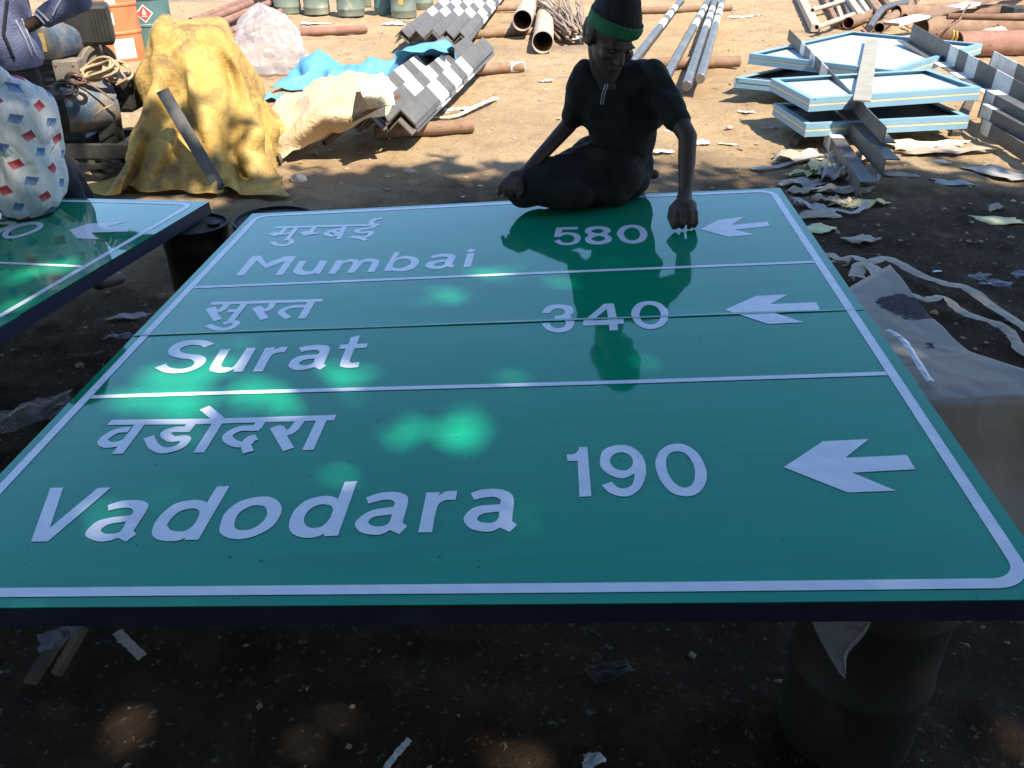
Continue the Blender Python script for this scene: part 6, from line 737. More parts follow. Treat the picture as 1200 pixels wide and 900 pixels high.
def head_prims(c, F, s=1.0):
    """skull, jaw, brow, nose, lips, chin and ears; c = centre between the ears, F = 3x3 frame (x right, y out of the face, z up)"""
    P_ = lambda x, y, z: Vector(c) + F @ (Vector((x, y, z)) * s)
    E_ = lambda x, y, z, rx, ry, rz: ('e', P_(x, y, z), (rx * s, ry * s, rz * s), F)
    pr = [E_(0, -.012, .035, .073, .092, .080), E_(0, .022, -.03, .060, .068, .075), E_(0, .035, -.075, .040, .048, .034),
          E_(0, .062, -.094, .020, .022, .016), E_(0, .078, .016, .050, .016, .012),
          ('c', P_(0, .088, .008), .008 * s, P_(0, .104, -.030), .0135 * s), E_(.011, .094, -.033, .008, .010, .007), E_(-.011, .094, -.033, .008, .010, .007),
          E_(0, .084, -.058, .024, .012, .0065), E_(0, .081, -.069, .021, .013, .0075),
          E_(.038, .064, -.020, .024, .022, .020), E_(-.038, .064, -.020, .024, .022, .020),
          E_(.074, -.008, -.008, .008, .020, .032), E_(-.074, -.008, -.008, .008, .020, .032)]
    return pr, P_

def finger(knuckle, mid, tip, r):
    return [('c', knuckle, r * 1.1, mid, r), ('c', mid, r, tip, r * .8)]

# ---- the man in black who sits on the far edge of the large sign
Z_SEAT = MAIN.p(1.32, 1.93).z
man = thing('person', Vector((.37, 2.9, Z_SEAT)), 'man in black shirt and green banded beanie sitting on far edge of the large sign', 'person')
hc = on_y(717, 42, 2.80)
fwd = Vector((.30, -.80, -.46)).normalized(); rt = fwd.cross(Vector((0, 0, 1))).normalized(); up_ = rt.cross(fwd)
roll = Matrix.Rotation(R(-5), 3, fwd)
F = roll @ Matrix((rt, fwd, up_)).transposed()
SH = .93
hp, HP = head_prims(hc, F, SH)
neck0 = on_y(712, 96, 2.90)
sl, sr = on_y(686, 92, 2.90), on_y(766, 93, 2.90)
el, er = on_y(667, 146, 2.99), on_y(806, 160, 2.74)
wl = on_y(613, 205, 2.86)
wr = MAIN.p(1.535, 1.695, .098)
pel = Vector((.335, 2.99, Z_SEAT + .10))
kn_l = on_y(607, 220, 2.86); kn_l.z = max(kn_l.z, MAIN.p(.9, 1.85).z + .05)
kn_r = on_y(650, 222, 2.86); kn_r.z = MAIN.p(1.1, 1.83).z + .062
body = hp + [('c', hc + F @ Vector((0, -.02, -.05)), .052, neck0, .052), ('c', neck0, .06, on_y(724, 130, 2.95), .085),
    ('c', sl, .045, sr, .045), ('c', on_y(718, 130, 2.96), .075, on_y(723, 190, 3.0), .065), ('c', on_y(740, 130, 2.96), .075, on_y(735, 190, 3.0), .065), ('c', pel + Vector((-.05, .01, 0)), .075, pel + Vector((.05, .01, 0)), .075),
    ('c', sl, .040, el, .029), ('c', el, .029, wl, .020), ('c', sr, .040, er, .030), ('c', er, .030, er.lerp(wr, .4), .0285), ('c', er.lerp(wr, .4), .0285, wr, .0215),
    ('c', pel + Vector((-.06, -.03, 0)), .065, kn_l + Vector((.03, 0, 0)), .045), ('c', pel + Vector((.05, -.03, 0)), .065, kn_r, .045)]
# right hand of the picture: flat fist, four fingers pressing on the sheet
hb = MAIN.p(1.525, 1.60)           # where the fingertips touch
hz = hb.z + .009
kz = hb.z + .058
palm0 = Vector((hb.x, hb.y + .062, hb.z + .075))
fx = (-.030, -.010, .011, .030)
body += [('c', wr, .0225, palm0, .026), ('e', Vector((palm0.x, palm0.y - .02, kz + .012)), (.040, .034, .024))]
for i, x in enumerate(fx):
    x0 = palm0.x + x
    k_ = Vector((x0, palm0.y - .052 - (.004 if i in (1, 2) else 0), kz + (.006 if i in (1, 2) else 0)))
    m_ = Vector((x0 + x * .08, k_.y - .022, kz - .026)); t_ = Vector((x0 + .002, k_.y - .004 + .003 * i, hz))
    body += [('c', Vector((x0 * .5 + palm0.x * .5, palm0.y - .015, kz + .012)), .011, k_, .0098)] + finger(k_, m_, t_, .0088 if i < 3 else .0076)
th0 = Vector((palm0.x - .036, palm0.y - .012, kz + .0)); body += [('c', th0, .013, Vector((palm0.x - .046, palm0.y - .04, kz - .02)), .0105), ('c', Vector((palm0.x - .046, palm0.y - .04, kz - .02)), .0105, Vector((palm0.x - .036, palm0.y - .062, hz + .004)), .009)]
# left hand of the picture: resting over the knee
hl = kn_l + Vector((-.012, -.022, .040))
body += [('c', wl, .021, wl.lerp(hl, .5), .026), ('c', wl.lerp(hl, .5), .026, hl, .027)]
for i in range(4):
    a_ = hl + Vector((-.022 + .012 * i, -.012 - .009 * i, .002)); b_ = a_ + Vector((-.026 + .006 * i, -.012, -.022)); c_ = b_ + Vector((-.004 + .003 * i, .0, -.034 + .004 * abs(i - 1)))
    body += finger(a_, b_, c_, .0088)
body += [('c', hl + Vector((.022, -.012, -.004)), .012, hl + Vector((.026, -.034, -.026)), .0095), ('c', hl + Vector((.026, -.034, -.026)), .0095, hl + Vector((.014, -.044, -.050)), .0085)]
skin = blob('body', body, .0048, MAT['skin_dark'], man, smooth=3)
for s_ in (-1, 1):
    MB().lathe([(.001, -.0075), (.006, -.005), (.0085, 0), (.006, .005), (.001, .0075)], HP(s_ * .029, .079, -.002), 12, F).build('eye', MAT['eye'], man, smooth=True)
    MB().tube([HP(s_ * .012, .088, .012), HP(s_ * .030, .086, .017), HP(s_ * .050, .074, .010)], [.004, .005, .003], 6).build('eyebrow', MAT['hair'], man, smooth=True)
# hair below the beanie, over the ears and at the nape
blob('hair', [('e', HP(.066, -.030, -.002), (.018, .042, .048), F), ('e', HP(-.066, -.030, -.002), (.020, .044, .056), F), ('e', HP(0, -.078, -.012), (.058, .028, .055), F)], .006, MAT['hair'], man, smooth=2, wrinkle=(.006, 60, (1, 1, .5)))
cap = blob('beanie', [('e', HP(0, -.012, .052), (.082 * SH, .101 * SH, .096 * SH), F), ('e', HP(0, -.02, .098), (.068 * SH, .082 * SH, .066 * SH), F)], .006, MAT['black_cloth'], man, smooth=3, wrinkle=(.003, 30, (1, 1, .4)),
           cut=[(HP(0, 0, .045), -(F @ Vector((0, .06, 1)).normalized()))])
mb = MB()
def band_pt(u, v):
    a = 2 * math.pi * u
    return HP(.0825 * math.sin(a), -.010 + .101 * math.cos(a), .046 + (v - .5) * (.040 + .006 * math.sin(a)) + .022 * math.cos(a) + .006 * math.sin(a))
mb.grid(49, 5, lambda u, v: band_pt(u, v) + F @ Vector((0, 0, 0)))
band = mb.build('beanie_band', MAT['green_band'], man, smooth=True, thick=.006)
# faint knitted letters on the band (worn, only partly legible)
mb = MB()
for ch, (u0) in (('A', .040), ('F', .072), ('I', .100), ('P', .128)):
    st = {'A': [((0, -.5), (.5, .5)), ((.5, .5), (1, -.5)), ((.25, -.1), (.75, -.1))], 'F': [((0, -.5), (0, .5)), ((0, .5), (.8, .5)), ((0, 0), (.6, 0))], 'I': [((.4, -.5), (.4, .5))], 'P': [((0, -.5), (0, .5)), ((0, .5), (.8, .4)), ((.8, .4), (.8, .05)), ((.8, .05), (0, 0))]}[ch]
    for a, b in st:
        pa = band_pt(-u0 - a[0] * .018, .5 + a[1] * .5); pb = band_pt(-u0 - b[0] * .018, .5 + b[1] * .5)
        o_ = ((pa + pb) / 2 - HP(0, -.01, .043)).normalized() * .004
        mb.tube([pa + o_, pb + o_], .0014, 5)
mb.build('band_lettering', mat('pale_green_knit', (.06, .26, .12), (.05, .22, .10), .9, bump=0), band)
# T-shirt with short sleeves
blob('t_shirt', [('c', sl + Vector((.012, 0, .004)), .058, sr + Vector((-.012, 0, .004)), .060), ('c', on_y(717, 122, 2.95), .090, on_y(722, 192, 3.0), .080), ('c', on_y(742, 122, 2.95), .088, on_y(735, 196, 3.0), .080),
    ('c', on_y(727, 196, 3.0), .088, on_y(728, 206, 3.0), .092), ('c', neck0 + Vector((0, .01, -.03)), .07, on_y(728, 128, 2.95), .092),
    ('c', sl, .052, sl.lerp(el, .80), .041), ('c', sr, .054, sr.lerp(er, .70), .044), ('c', sr + Vector((-.02, .02, -.02)), .06, on_y(752, 130, 2.95), .08), ('c', sl + Vector((.02, .02, -.02)), .055, on_y(706, 130, 2.95), .08)],
    .0075, MAT['black_cloth'], man, smooth=4, wrinkle=(.011, 14, (1, 1, .6)))
zp = [on_y(711, 98, 2.795), on_y(707, 110, 2.795), on_y(705, 122, 2.815)]
mb = MB()
for d_ in (-.004, .004): mb.tube([q + Vector((d_, -.004, 0)) for q in zp], .0013, 6)
mb.build('placket_piping', MAT['stitch'], man)
blob('trousers', [('c', pel + Vector((-.05, .0, .0)), .10, pel + Vector((.06, .0, .0)), .10), ('c', pel + Vector((-.06, -.04, 0)), .092, kn_l + Vector((.03, 0, .0)), .062), ('c', kn_l + Vector((.02, -.01, -.005)), .055, kn_l + Vector((.20, -.055, -.012)), .046),
    ('c', pel + Vector((.05, -.03, 0)), .092, kn_r, .064), ('c', kn_r, .060, kn_r + Vector((.20, .0, -.012)), .050), ('c', pel + Vector((.04, -.08, -.02)), .08, kn_r + Vector((.14, .03, 0)), .06), ('c', kn_r + Vector((.2, 0, -.012)), .05, pel + Vector((.085, -.06, -.035)), .062)],
    .0085, MAT['black_trouser'], man, smooth=4, wrinkle=(.013, 13, (1, 1, 1)), cut=[(MAIN.p(1, 1, .004), -MAIN.n)])
blob('bare_foot', [('c', pel + Vector((.02, .10, -.05)), .032, pel + Vector((.13, .12, -.06)), .027), ('c', pel + Vector((.13, .12, -.06)), .027, pel + Vector((.19, .11, -.066)), .018)], .007, MAT['skin_dark'], man, smooth=3, cut=[(MAIN.p(1, 1, .003), -MAIN.n)])

# ---- the person in the printed shirt, sitting on the far end of the left sign with the back turned
def shirt_print():
    t = NT('white_shirt_with_red_and_blue_squares')
    o = t.obj()
    sp = t.n('ShaderNodeSeparateXYZ'); t.l(o, sp.inputs[0])
    x0 = t.math('ADD', sp.outputs[0], .05); y0 = t.math('SUBTRACT', sp.outputs[1], .02)
    arc = t.math('MULTIPLY', t.math('ARCTAN2', x0, t.math('MULTIPLY', y0, -1.0)), .165); z0 = sp.outputs[2]
    ca_, sa_ = math.cos(R(25)), math.sin(R(25))
    x = t.math('SUBTRACT', t.math('MULTIPLY', arc, ca_), t.math('MULTIPLY', z0, sa_)); z = t.math('ADD', t.math('MULTIPLY', arc, sa_), t.math('MULTIPLY', z0, ca_))
    P0 = .100
    def cells(ox, oz, diamond, half):
        cx = t.math('SUBTRACT', t.math('FRACT', t.math('DIVIDE', t.math('ADD', x, ox), P0)), .5)
        cz = t.math('SUBTRACT', t.math('FRACT', t.math('DIVIDE', t.math('ADD', z, oz), P0)), .5)
        ax = t.math('ABSOLUTE', cx); az = t.math('ABSOLUTE', cz)
        if diamond: d = t.math('ADD', ax, az)
        else: d = t.math('MAXIMUM', ax, az)
        return t.math('LESS_THAN', d, half), cz
    base = t.ramp(t.noise(6, 5, .6), [(.35, (.60, .605, .60)), (.65, (.50, .51, .515))])
    c = base
    for ox, oz in ((0, 0),):
        m_, cz = cells(ox, oz, True, .215)
        grad = t.ramp(t.math('ADD', cz, .5), [(.28, (.62, .20, .20)), (.55, (.30, .018, .03))])
        c = t.mix(m_, c, grad)
        m_, cz = cells(ox + P0 / 2, oz + P0 / 2, False, .145)
        grad = t.ramp(t.math('ADD', cz, .5), [(.3, (.30, .40, .56)), (.58, (.07, .13, .27))])
        c = t.mix(m_, c, grad)
    t.set(Base_Color=c, Roughness=.85)
    t.bump(t.math('ABSOLUTE', t.math('SUBTRACT', t.noise(5, 3, .5, dist=1.2, stretch=(1.4, 1.4, .6)), .5)), .9, .05)
    return t.mat
MAT['print_shirt'] = shirt_print()
YS = 3.12
zs = SIDE.p(1.55, 1.9).z
sit = thing('person', Vector((-1.88, YS, zs)), 'person in white shirt with red and blue squares sitting on the left sign', 'person')
q = lambda px, py, dy=0.0: on_y(px, py, YS + dy)
hcs = q(-48, 62, -.10)
fw = Vector((-.75, -.35, -.55)).normalized(); rt = fw.cross(Vector((0, 0, 1))).normalized(); FS = Matrix((rt, fw, rt.cross(fw))).transposed()
hp, HPs = head_prims(hcs, FS)
shr, shl = q(38, 124, .05), q(-70, 112, -.12)
elb, ela = q(56, 180, .12), q(-120, 180, -.3)
wrb, wra = q(20, 205, .33), q(-150, 262, -.55)
pv = Vector((-1.93, YS + .03, zs + .11))
kb, ka = q(128, 236, .25), q(-150, 215, -.1)
kb = q(72, 205, .34); fb = q(84, 212, .42); fb.z = .05
bodyp = hp + [('c', hcs + FS @ Vector((0, -.02, -.06)), .055, q(-25, 100, -.03), .058), ('c', shr, .05, shl, .05), ('c', q(5, 130), .11, q(15, 190, .02), .10), ('c', q(-40, 130, -.03), .11, q(-35, 190, 0), .10), ('c', pv + Vector((-.09, 0, 0)), .09, pv + Vector((.07, 0, 0)), .09),
    ('c', shr, .046, elb, .036), ('c', elb, .036, wrb, .024), ('c', shl, .046, ela, .036), ('c', ela, .036, wra, .024),
    ('c', pv + Vector((.05, .04, 0)), .08, kb, .056), ('c', kb, .05, fb + Vector((0, 0, .06)), .034), ('c', fb + Vector((0, 0, .03)), .034, fb + Vector((.03, .14, -.01)), .026),
    ('c', pv + Vector((-.10, -.02, 0)), .08, ka, .056), ('c', ka, .05, ka + Vector((.10, .28, -.05)), .036)]
for w0 in (wrb, wra):
    d0 = Vector((-.02, -.055, -.02)); pm = w0 + d0
    bodyp += [('c', w0, .023, pm, .026)]
    for i in range(4):
        k_ = pm + Vector((-.027 + .018 * i, -.028, -.008)); m2 = k_ + Vector((0, -.030, -.012)); bodyp += finger(k_, m2, m2 + Vector((0, -.018, -.016)), .0086)
    bodyp += [('c', pm + Vector((.03, 0, 0)), .012, pm + Vector((.046, -.035, -.012)), .009)]
blob('body', bodyp, .006, MAT['skin_dark'], sit, smooth=3)
blob('hair', [('e', HPs(0, -.02, .045), (.080, .095, .078), FS), ('e', HPs(0, -.06, 0), (.074, .05, .07), FS)], .007, MAT['hair'], sit, smooth=2, wrinkle=(.005, 50, (1, 1, 1)))
shirt = blob('printed_shirt', [('c', shr + Vector((-.02, 0, .0)), .066, shl + Vector((.02, 0, 0)), .066), ('c', q(6, 132), .140, q(22, 190, .02), .145), ('c', q(-45, 128, -.03), .135, q(-40, 190, 0), .14), ('c', q(22, 196, .02), .150, q(24, 212, .02), .152), ('c', q(-45, 200, 0), .14, q(-45, 212, 0), .145),
    ('c', q(-15, 98, -.02), .07, q(-5, 125, 0), .10), ('c', shr, .074, elb + Vector((.0, 0, .03)), .066), ('c', shl, .07, ela + Vector((0, 0, .04)), .062)],
    .009, MAT['print_shirt'], sit, smooth=5, wrinkle=(.020, 8.5, (1, 1, .5)), cut=[(SIDE.p(1, 1, .008), -SIDE.n)])
blob('collar', [('c', q(-38, 92, -.03), .045, q(-10, 90, -.03), .05), ('c', q(-10, 90, -.03), .05, q(-2, 94, .0), .045)], .008, MAT['print_shirt'], sit, smooth=2)
blob('trousers', [('c', pv + Vector((-.08, 0, 0)), .105, pv + Vector((.07, 0, 0)), .105), ('c', pv + Vector((.05, .04, 0)), .095, kb, .068), ('c', kb, .066, fb + Vector((0, 0, .10)), .055), ('c', pv + Vector((-.10, -.02, 0)), .095, ka, .068), ('c', ka, .062, ka + Vector((.09, .25, -.045)), .05)],
    .010, MAT['navy_trouser'], sit, smooth=4, wrinkle=(.008, 12, (1, 1, 1)))

# ---- the person in the blue-grey jacket standing behind, hand on hip
YJ = 4.45
stand = thing('person', Vector((-2.38, YJ, 0)), 'person in blue grey jacket with pale piping standing by the generator, hand on hip', 'person')
q = lambda px, py, dy=0.0: on_y(px, py, YJ + dy)
hj = Vector((-2.55, YJ + .02, 1.66))
fw = Vector((.35, .9, -.2)).normalized(); rt = fw.cross(Vector((0, 0, 1))).normalized(); FJ = Matrix((rt, fw, rt.cross(fw))).transposed()
hp, HJ = head_prims(hj, FJ)
sR = Vector((-2.37, YJ, 1.43)); sL = Vector((-2.74, YJ + .02, 1.43))
eR = q(92, -2, .02); hR = q(34, 30, -.03); wR = q(50, 22, -.03)
eL = Vector((-2.88, YJ - .05, 1.15)); wL = Vector((-2.85, YJ + .18, .98))
hip = Vector((-2.56, YJ, .86))
kR = Vector((-2.36, YJ - .10, .48)); fR = Vector((-2.20, YJ - .12, .07)); kL = Vector((-2.68, YJ + .05, .48)); fL = Vector((-2.70, YJ + .08, .07))
bj = hp + [('c', hj + Vector((0, 0, -.06)), .055, Vector((-2.56, YJ, 1.48)), .06), ('c', sL, .05, sR, .05), ('c', Vector((-2.62, YJ, 1.3)), .12, Vector((-2.62, YJ, .95)), .11), ('c', Vector((-2.48, YJ, 1.3)), .12, Vector((-2.50, YJ, .95)), .11),
    ('c', sR, .048, eR, .037), ('c', eR, .037, wR, .026), ('c', sL, .048, eL, .037), ('c', eL, .037, wL, .026), ('c', wL, .025, wL + Vector((.01, .07, -.02)), .028),
    ('c', hip + Vector((.08, 0, 0)), .09, kR, .058), ('c', kR, .052, fR, .036), ('c', fR, .035, fR + Vector((.05, .15, -.03)), .026), ('c', hip + Vector((-.08, 0, 0)), .09, kL, .058), ('c', kL, .052, fL, .036), ('c', fL, .035, fL + Vector((-.02, .15, -.03)), .026),
    ('c', wR, .027, hR, .032)]
for i in range(4):
    k_ = hR + Vector((-.022, -.012, .022 - .017 * i)); m2 = k_ + Vector((-.036, .004, -.012)); bj += finger(k_, m2, m2 + Vector((-.022, .012, -.014)), .0095)
    k2 = wL + Vector((-.02 + .016 * i, .10, -.03)); bj += finger(k2, k2 + Vector((0, .035, -.01)), k2 + Vector((0, .055, -.03)), .009)
bj += [('c', hR + Vector((.0, .02, .02)), .013, hR + Vector((-.04, .04, .03)), .01)]
blob('body', bj, .0068, MAT['skin_dark'], stand, smooth=3)
blob('hair', [('e', HJ(0, -.018, .045), (.080, .098, .080), FJ)], .009, MAT['hair'], stand, smooth=2)
jk = blob('jacket', [('c', sL + Vector((.03, 0, 0)), .075, sR + Vector((-.03, 0, 0)), .075), ('c', Vector((-2.66, YJ, 1.32)), .14, Vector((-2.67, YJ, .93)), .145), ('c', Vector((-2.47, YJ, 1.32)), .14, Vector((-2.47, YJ, .93)), .15), ('c', Vector((-2.57, YJ - .02, 1.32)), .145, Vector((-2.57, YJ - .03, .93)), .155),
    ('c', sR, .075, eR, .064), ('c', eR, .066, wR.lerp(eR, .12), .050), ('c', sL, .075, eL, .062), ('c', eL, .062, wL.lerp(eL, .1), .045)], .011, MAT['jacket'], stand, smooth=4, wrinkle=(.010, 9, (1, 1, .6)),
    cut=[(Vector((-2.5, YJ, .835)), Vector((.10, 0, -1)))])
def on_front(o, px, py, lift_=.003):
    """a point on the side of a garment that faces the yard"""
    root = o
    while root.parent: root = root.parent
    a = Vector((0, 0, CAM_H)) - OFF[root.name]
    hit, loc, nor, _ = o.ray_cast(a, ray(px, py).normalized())
    return (loc + OFF[root.name] + nor * lift_) if hit else None
bpy.context.view_layer.update()
def piping(o, pts, r, name, m, parent, n=14):
    path = []
    for (x0, y0), (x1, y1) in zip(pts[:-1], pts[1:]):
        for k in range(n):
            w_ = on_front(o, x0 + (x1 - x0) * k / n, y0 + (y1 - y0) * k / n)
            if w_ is not None: path.append(w_)
    if len(path) > 2: MB().tube(path, r, 6).build(name, m, parent, smooth=True)
piping(jk, [(18, 24), (28, 42), (38, 68)], .0045, 'piping', MAT['stitch'], stand)
piping(jk, [(25, 22), (33, 42), (44, 68)], .0045, 'piping', MAT['stitch'], stand)
piping(jk, [(8, 0), (4, 40), (17, 70)], .008, 'dark_stripe', MAT['jacket_dark'], stand)
piping(jk, [(72, 0), (66, 10), (62, 19)], .0045, 'piping', MAT['stitch'], stand)
piping(jk, [(44, 12), (51, 18), (57, 25)], .006, 'cuff_stripe', MAT['stitch'], stand)
piping(jk, [(40, 15), (47, 21), (53, 28)], .005, 'cuff_stripe', MAT['stitch'], stand)
blob('trousers', [('c', hip + Vector((-.06, 0, 0)), .135, hip + Vector((.06, 0, 0)), .135), ('c', hip + Vector((.08, 0, 0)), .112, kR, .080), ('c', kR, .078, fR + Vector((0, 0, .03)), .068), ('c', hip + Vector((-.08, 0, 0)), .112, kL, .08), ('c', kL, .078, fL + Vector((0, 0, .03)), .066)],
    .012, MAT['black_trouser'], stand, smooth=4, wrinkle=(.009, 10, (1, 1, .8)))

# ------------------------------------------------------------------ sheets whose folds were settled by gravity (steps from vertex to vertex in 2.5 mm)
def cloth_mesh(data):
    nu, nv, flat_ = data
    d = np.array(flat_).reshape(nv, nu, 3)
    g = d.copy()
    g[:, 0] = np.cumsum(d[:, 0], axis=0)
    g[:, 1:] = g[:, :1] + np.cumsum(d[:, 1:], axis=1)
    P_ = g / 400.0
    mb = MB(); mb.v = [Vector(p) for p in P_.reshape(-1, 3)]
    mb.f = [(j * nu + i, j * nu + i + 1, (j + 1) * nu + i + 1, (j + 1) * nu + i) for j in range(nv - 1) for i in range(nu - 1)]
    mb.m = [0] * len(mb.f)
    return mb

mb = cloth_mesh(CLOTH['yellow'])
for p_ in mb.v:      # stiff old canvas: sharp creases besides the big folds
    q = Vector((p_.x * 3.6 + .8 * noise.noise(p_ * 2.5), p_.y * 3.6, p_.z * 3.0))
    c_ = (1 - abs(noise.noise(q)) * 2.4) * .016 + (1 - abs(noise.noise(q * 2.1 + Vector((9, 3, 1)))) * 2.4) * .006
    if p_.z > .04: p_ += Vector((p_.x + 2.03, p_.y - 5.75, .25)).normalized() * c_ - Vector((0, 0, .01))
tag(mb.build('yellow_tarpaulin', MAT['yellow_tarp'], smooth=True, thick=.004, sub=1), 'old yellow tarpaulin draped over a machine behind the left sign', 'tarpaulin')
# the covered machine itself
cm = thing('covered_machine', (-2.03, 5.8, 0), 'machine hidden under the yellow tarpaulin', 'machine')
MB().box((-2.03, 5.80, .42), (.32, .32, .82), Matrix.Rotation(.2, 3, 'Z')).build('casing', MAT['engine_grey'], cm, bevel=.02)
MB().box((-2.04, 5.48, .37), (.38, .86, .03), Matrix.Rotation(R(51), 3, 'X')).build('base', MAT['engine_grey'], cm, bevel=.02)
a = on_z(264, 225, .01); b = on_y(193, 104, 5.18)
tag(MB().beam(a + Vector((0, -.04, 0)), b + Vector((0, -.04, 0)), .075, .010, up=Vector((.55, -.8, .3))).build('steel_strip', MAT['dark_steel'], bevel=.002), 'dark flat steel strip leaning against the yellow tarpaulin', 'steel strip')

# ------------------------------------------------------------------ diesel generator set
YG = 5.55
gen = thing('diesel_generator', (-2.75, YG, 0), 'greasy blue diesel generator set on wheels between the jacketed person and the yellow tarpaulin', 'generator')
g = lambda px, py, y=YG: on_y(px, py, y)
# hopper / radiator
c = g(104, 28, 5.75); MB().box(c, (.27, .20, .24), Matrix.Rotation(.35, 3, 'Z')).build('radiator', MAT['engine_black'], gen, bevel=.025)
rad = gen.children[-1]
for k in range(5):
    e = Matrix.Rotation(.35, 3, 'Z')
    MB().box(c + e @ Vector((.03 + .022 * k, -.103, 0)), (.008, .012, .19), e).build('radiator_fin', MAT['engine_black'], rad)
MB().lathe([(.001, .03), (.03, .03), (.032, 0), (.03, -.02)], c + Vector((-.02, 0, .125)), 16).build('filler_cap', MAT['engine_black'], rad, smooth=30)
MB().tube([c + Vector((.08, -.09, -.11)), c + Vector((.09, -.10, -.16)), c + Vector((.04, -.08, -.19)), c + Vector((.02, 0, -.2))], .010, 8).build('drip_pipe', MAT['engine_black'], gen, smooth=True)
# fuel tank, a rounded D section lying along the frame
c0 = g(68, 46, 5.65)
mb = MB(); n_ = 28; rows = []
Mx = Matrix.Rotation(-.25, 3, 'Z')
for xx, sc_ in ((-.085, .9), (-.075, 1.0), (.075, 1.0), (.085, .9)):
    pass
sec = []
for k in range(n_):
    a_ = 2 * math.pi * k / n_
    r_ = 1.0
    sec.append((.15 * math.copysign(abs(math.cos(a_)) ** .75, math.cos(a_)), .105 * math.copysign(abs(math.sin(a_)) ** .75, math.sin(a_))))
for y_, s_ in ((-.16, .86), (-.15, .97), (-.13, 1), (.13, 1), (.15, .97), (.16, .86)):
    rows += [c0 + Mx @ Vector((x_ * s_, y_, z_ * s_)) for x_, z_ in sec]
fs = [(i * n_ + k, (i + 1) * n_ + k, (i + 1) * n_ + (k + 1) % n_, i * n_ + (k + 1) % n_) for i in range(5) for k in range(n_)] + [tuple(range(n_)), tuple(5 * n_ + k for k in range(n_ - 1, -1, -1))]
tank = MB().add(rows, fs).build('fuel_tank', MAT['engine_blue'], gen, smooth=40)
MB().box(c0 + Mx @ Vector((.0, -.163, .005)), (.085, .004, .105), Mx).build('maker_plate', MAT['yellow_tag'], tank)
MB().lathe([(.001, .03), (.028, .03), (.03, .0)], c0 + Mx @ Vector((.02, .04, .104)), 16).build('filler_cap', MAT['rust'], tank, smooth=30)
MB().box(g(96, 58, 5.78), (.03, .14, .26), Matrix.Rotation(.2, 3, 'Y')).build('bracket', MAT['engine_black'], gen, bevel=.006)
c = g(66, 84, 5.62); MB().box(c, (.30, .24, .20)).build('crankcase', MAT['engine_black'], gen, bevel=.02)
for k in range(4): MB().box(c + Vector((0, 0, -.07 + .045 * k)), (.33, .27, .012)).build('cooling_fin', MAT['engine_black'], gen)
c = g(112, 78, 5.72)
Mw = Matrix.Rotation(R(90), 3, 'Y') @ Matrix.Rotation(.5, 3, 'X')
MB().lathe([(.02, -.045), (.05, -.045), (.055, -.035), (.10, -.03), (.105, -.05), (.135, -.05), (.14, -.045), (.14, .045), (.135, .05), (.105, .05), (.10, .03), (.055, .03), (.02, .04)], c, 36, Mw).build('flywheel', MAT['engine_grey'], gen, smooth=35)
c = g(82, 84, 5.50); jb = MB().box(c, (.145, .13, .15), Matrix.Rotation(.12, 3, 'Z')).build('junction_box', MAT['engine_grey'], gen, bevel=.01)
for x_, z_ in ((-.05, -.05), (.05, -.05), (-.05, .05), (.05, .05)):
    MB().lathe([(.001, .006), (.007, .006), (.008, 0)], c + Matrix.Rotation(.12, 3, 'Z') @ Vector((x_, -.066, z_)), 6, Matrix.Rotation(R(90), 3, 'X')).build('screw', MAT['rust'], jb)
# the alternator barrel
ca = g(74, 127, 5.42); cb = g(136, 124, 5.58)
ax = (cb - ca); ax.z = 0; L_ = ax.length
Mg = rot_to(ax) @ Matrix(((0, 0, 1), (1, 0, 0), (0, 1, 0)))
MB().lathe([(.12, 0), (.145, .005), (.150, .02), (.150, L_ * .42), (.153, L_ * .43), (.153, L_ * .47), (.150, L_ * .48), (.150, L_ - .03), (.14, L_), (.001, L_)], ca, 36, Mg).build('alternator_barrel', MAT['engine_blue'], gen, smooth=35)
MB().lathe([(.001, -.10), (.09, -.10), (.12, -.085), (.128, -.02), (.138, 0)], ca, 28, Mg).build('end_bell', MAT['engine_black'], gen, smooth=35)
bell = gen.children[-1]
for k in range(12):
    a_ = 2 * math.pi * k / 12
    MB().box(ca + Mg @ Vector((.122 * math.cos(a_), .122 * math.sin(a_), -.045)), (.02, .012, .07), Mg @ Matrix.Rotation(a_, 3, 'Z')).build('cooling_rib', MAT['engine_black'], bell)
barrel = [o for o in gen.children if o.name.startswith('alternator')][0]
for k in range(4):
    MB().lathe([(.001, .006), (.008, .006), (.010, 0)], ca + Mg @ Vector((0, 0, L_ * (.2 + .18 * k))) + Vector((.0, -.10, .112)), 6, Matrix.Rotation(.72, 3, 'X')).build('bolt', MAT['engine_black'], barrel)
MB().box(g(146, 108, 5.62), (.16, .20, .22)).build('drive_housing', MAT['engine_black'], gen, bevel=.03)
for dy in (-.22, .18):
    MB().beam(Vector((-3.35, YG + dy, .20)), Vector((-2.32, YG + dy, .20)), .05, .08).build('frame_rail', MAT['engine_black'], gen)
MB().beam(Vector((-3.3, YG - .24, .11)), Vector((-2.36, YG - .24, .11)), .03, .03).build('tow_bar', MAT['engine_black'], gen)
for x_ in (-3.1, -2.75, -2.45): MB().beam(Vector((x_, YG - .2, .20)), Vector((x_, YG + .2, .20)), .05, .06).build('cross_member', MAT['engine_black'], gen)
for x_ in (-2.80, -2.55): MB().beam(Vector((x_, YG - .05, .2)), Vector((x_, YG - .05, .42)), .12, .10).build('mount', MAT['engine_black'], gen)
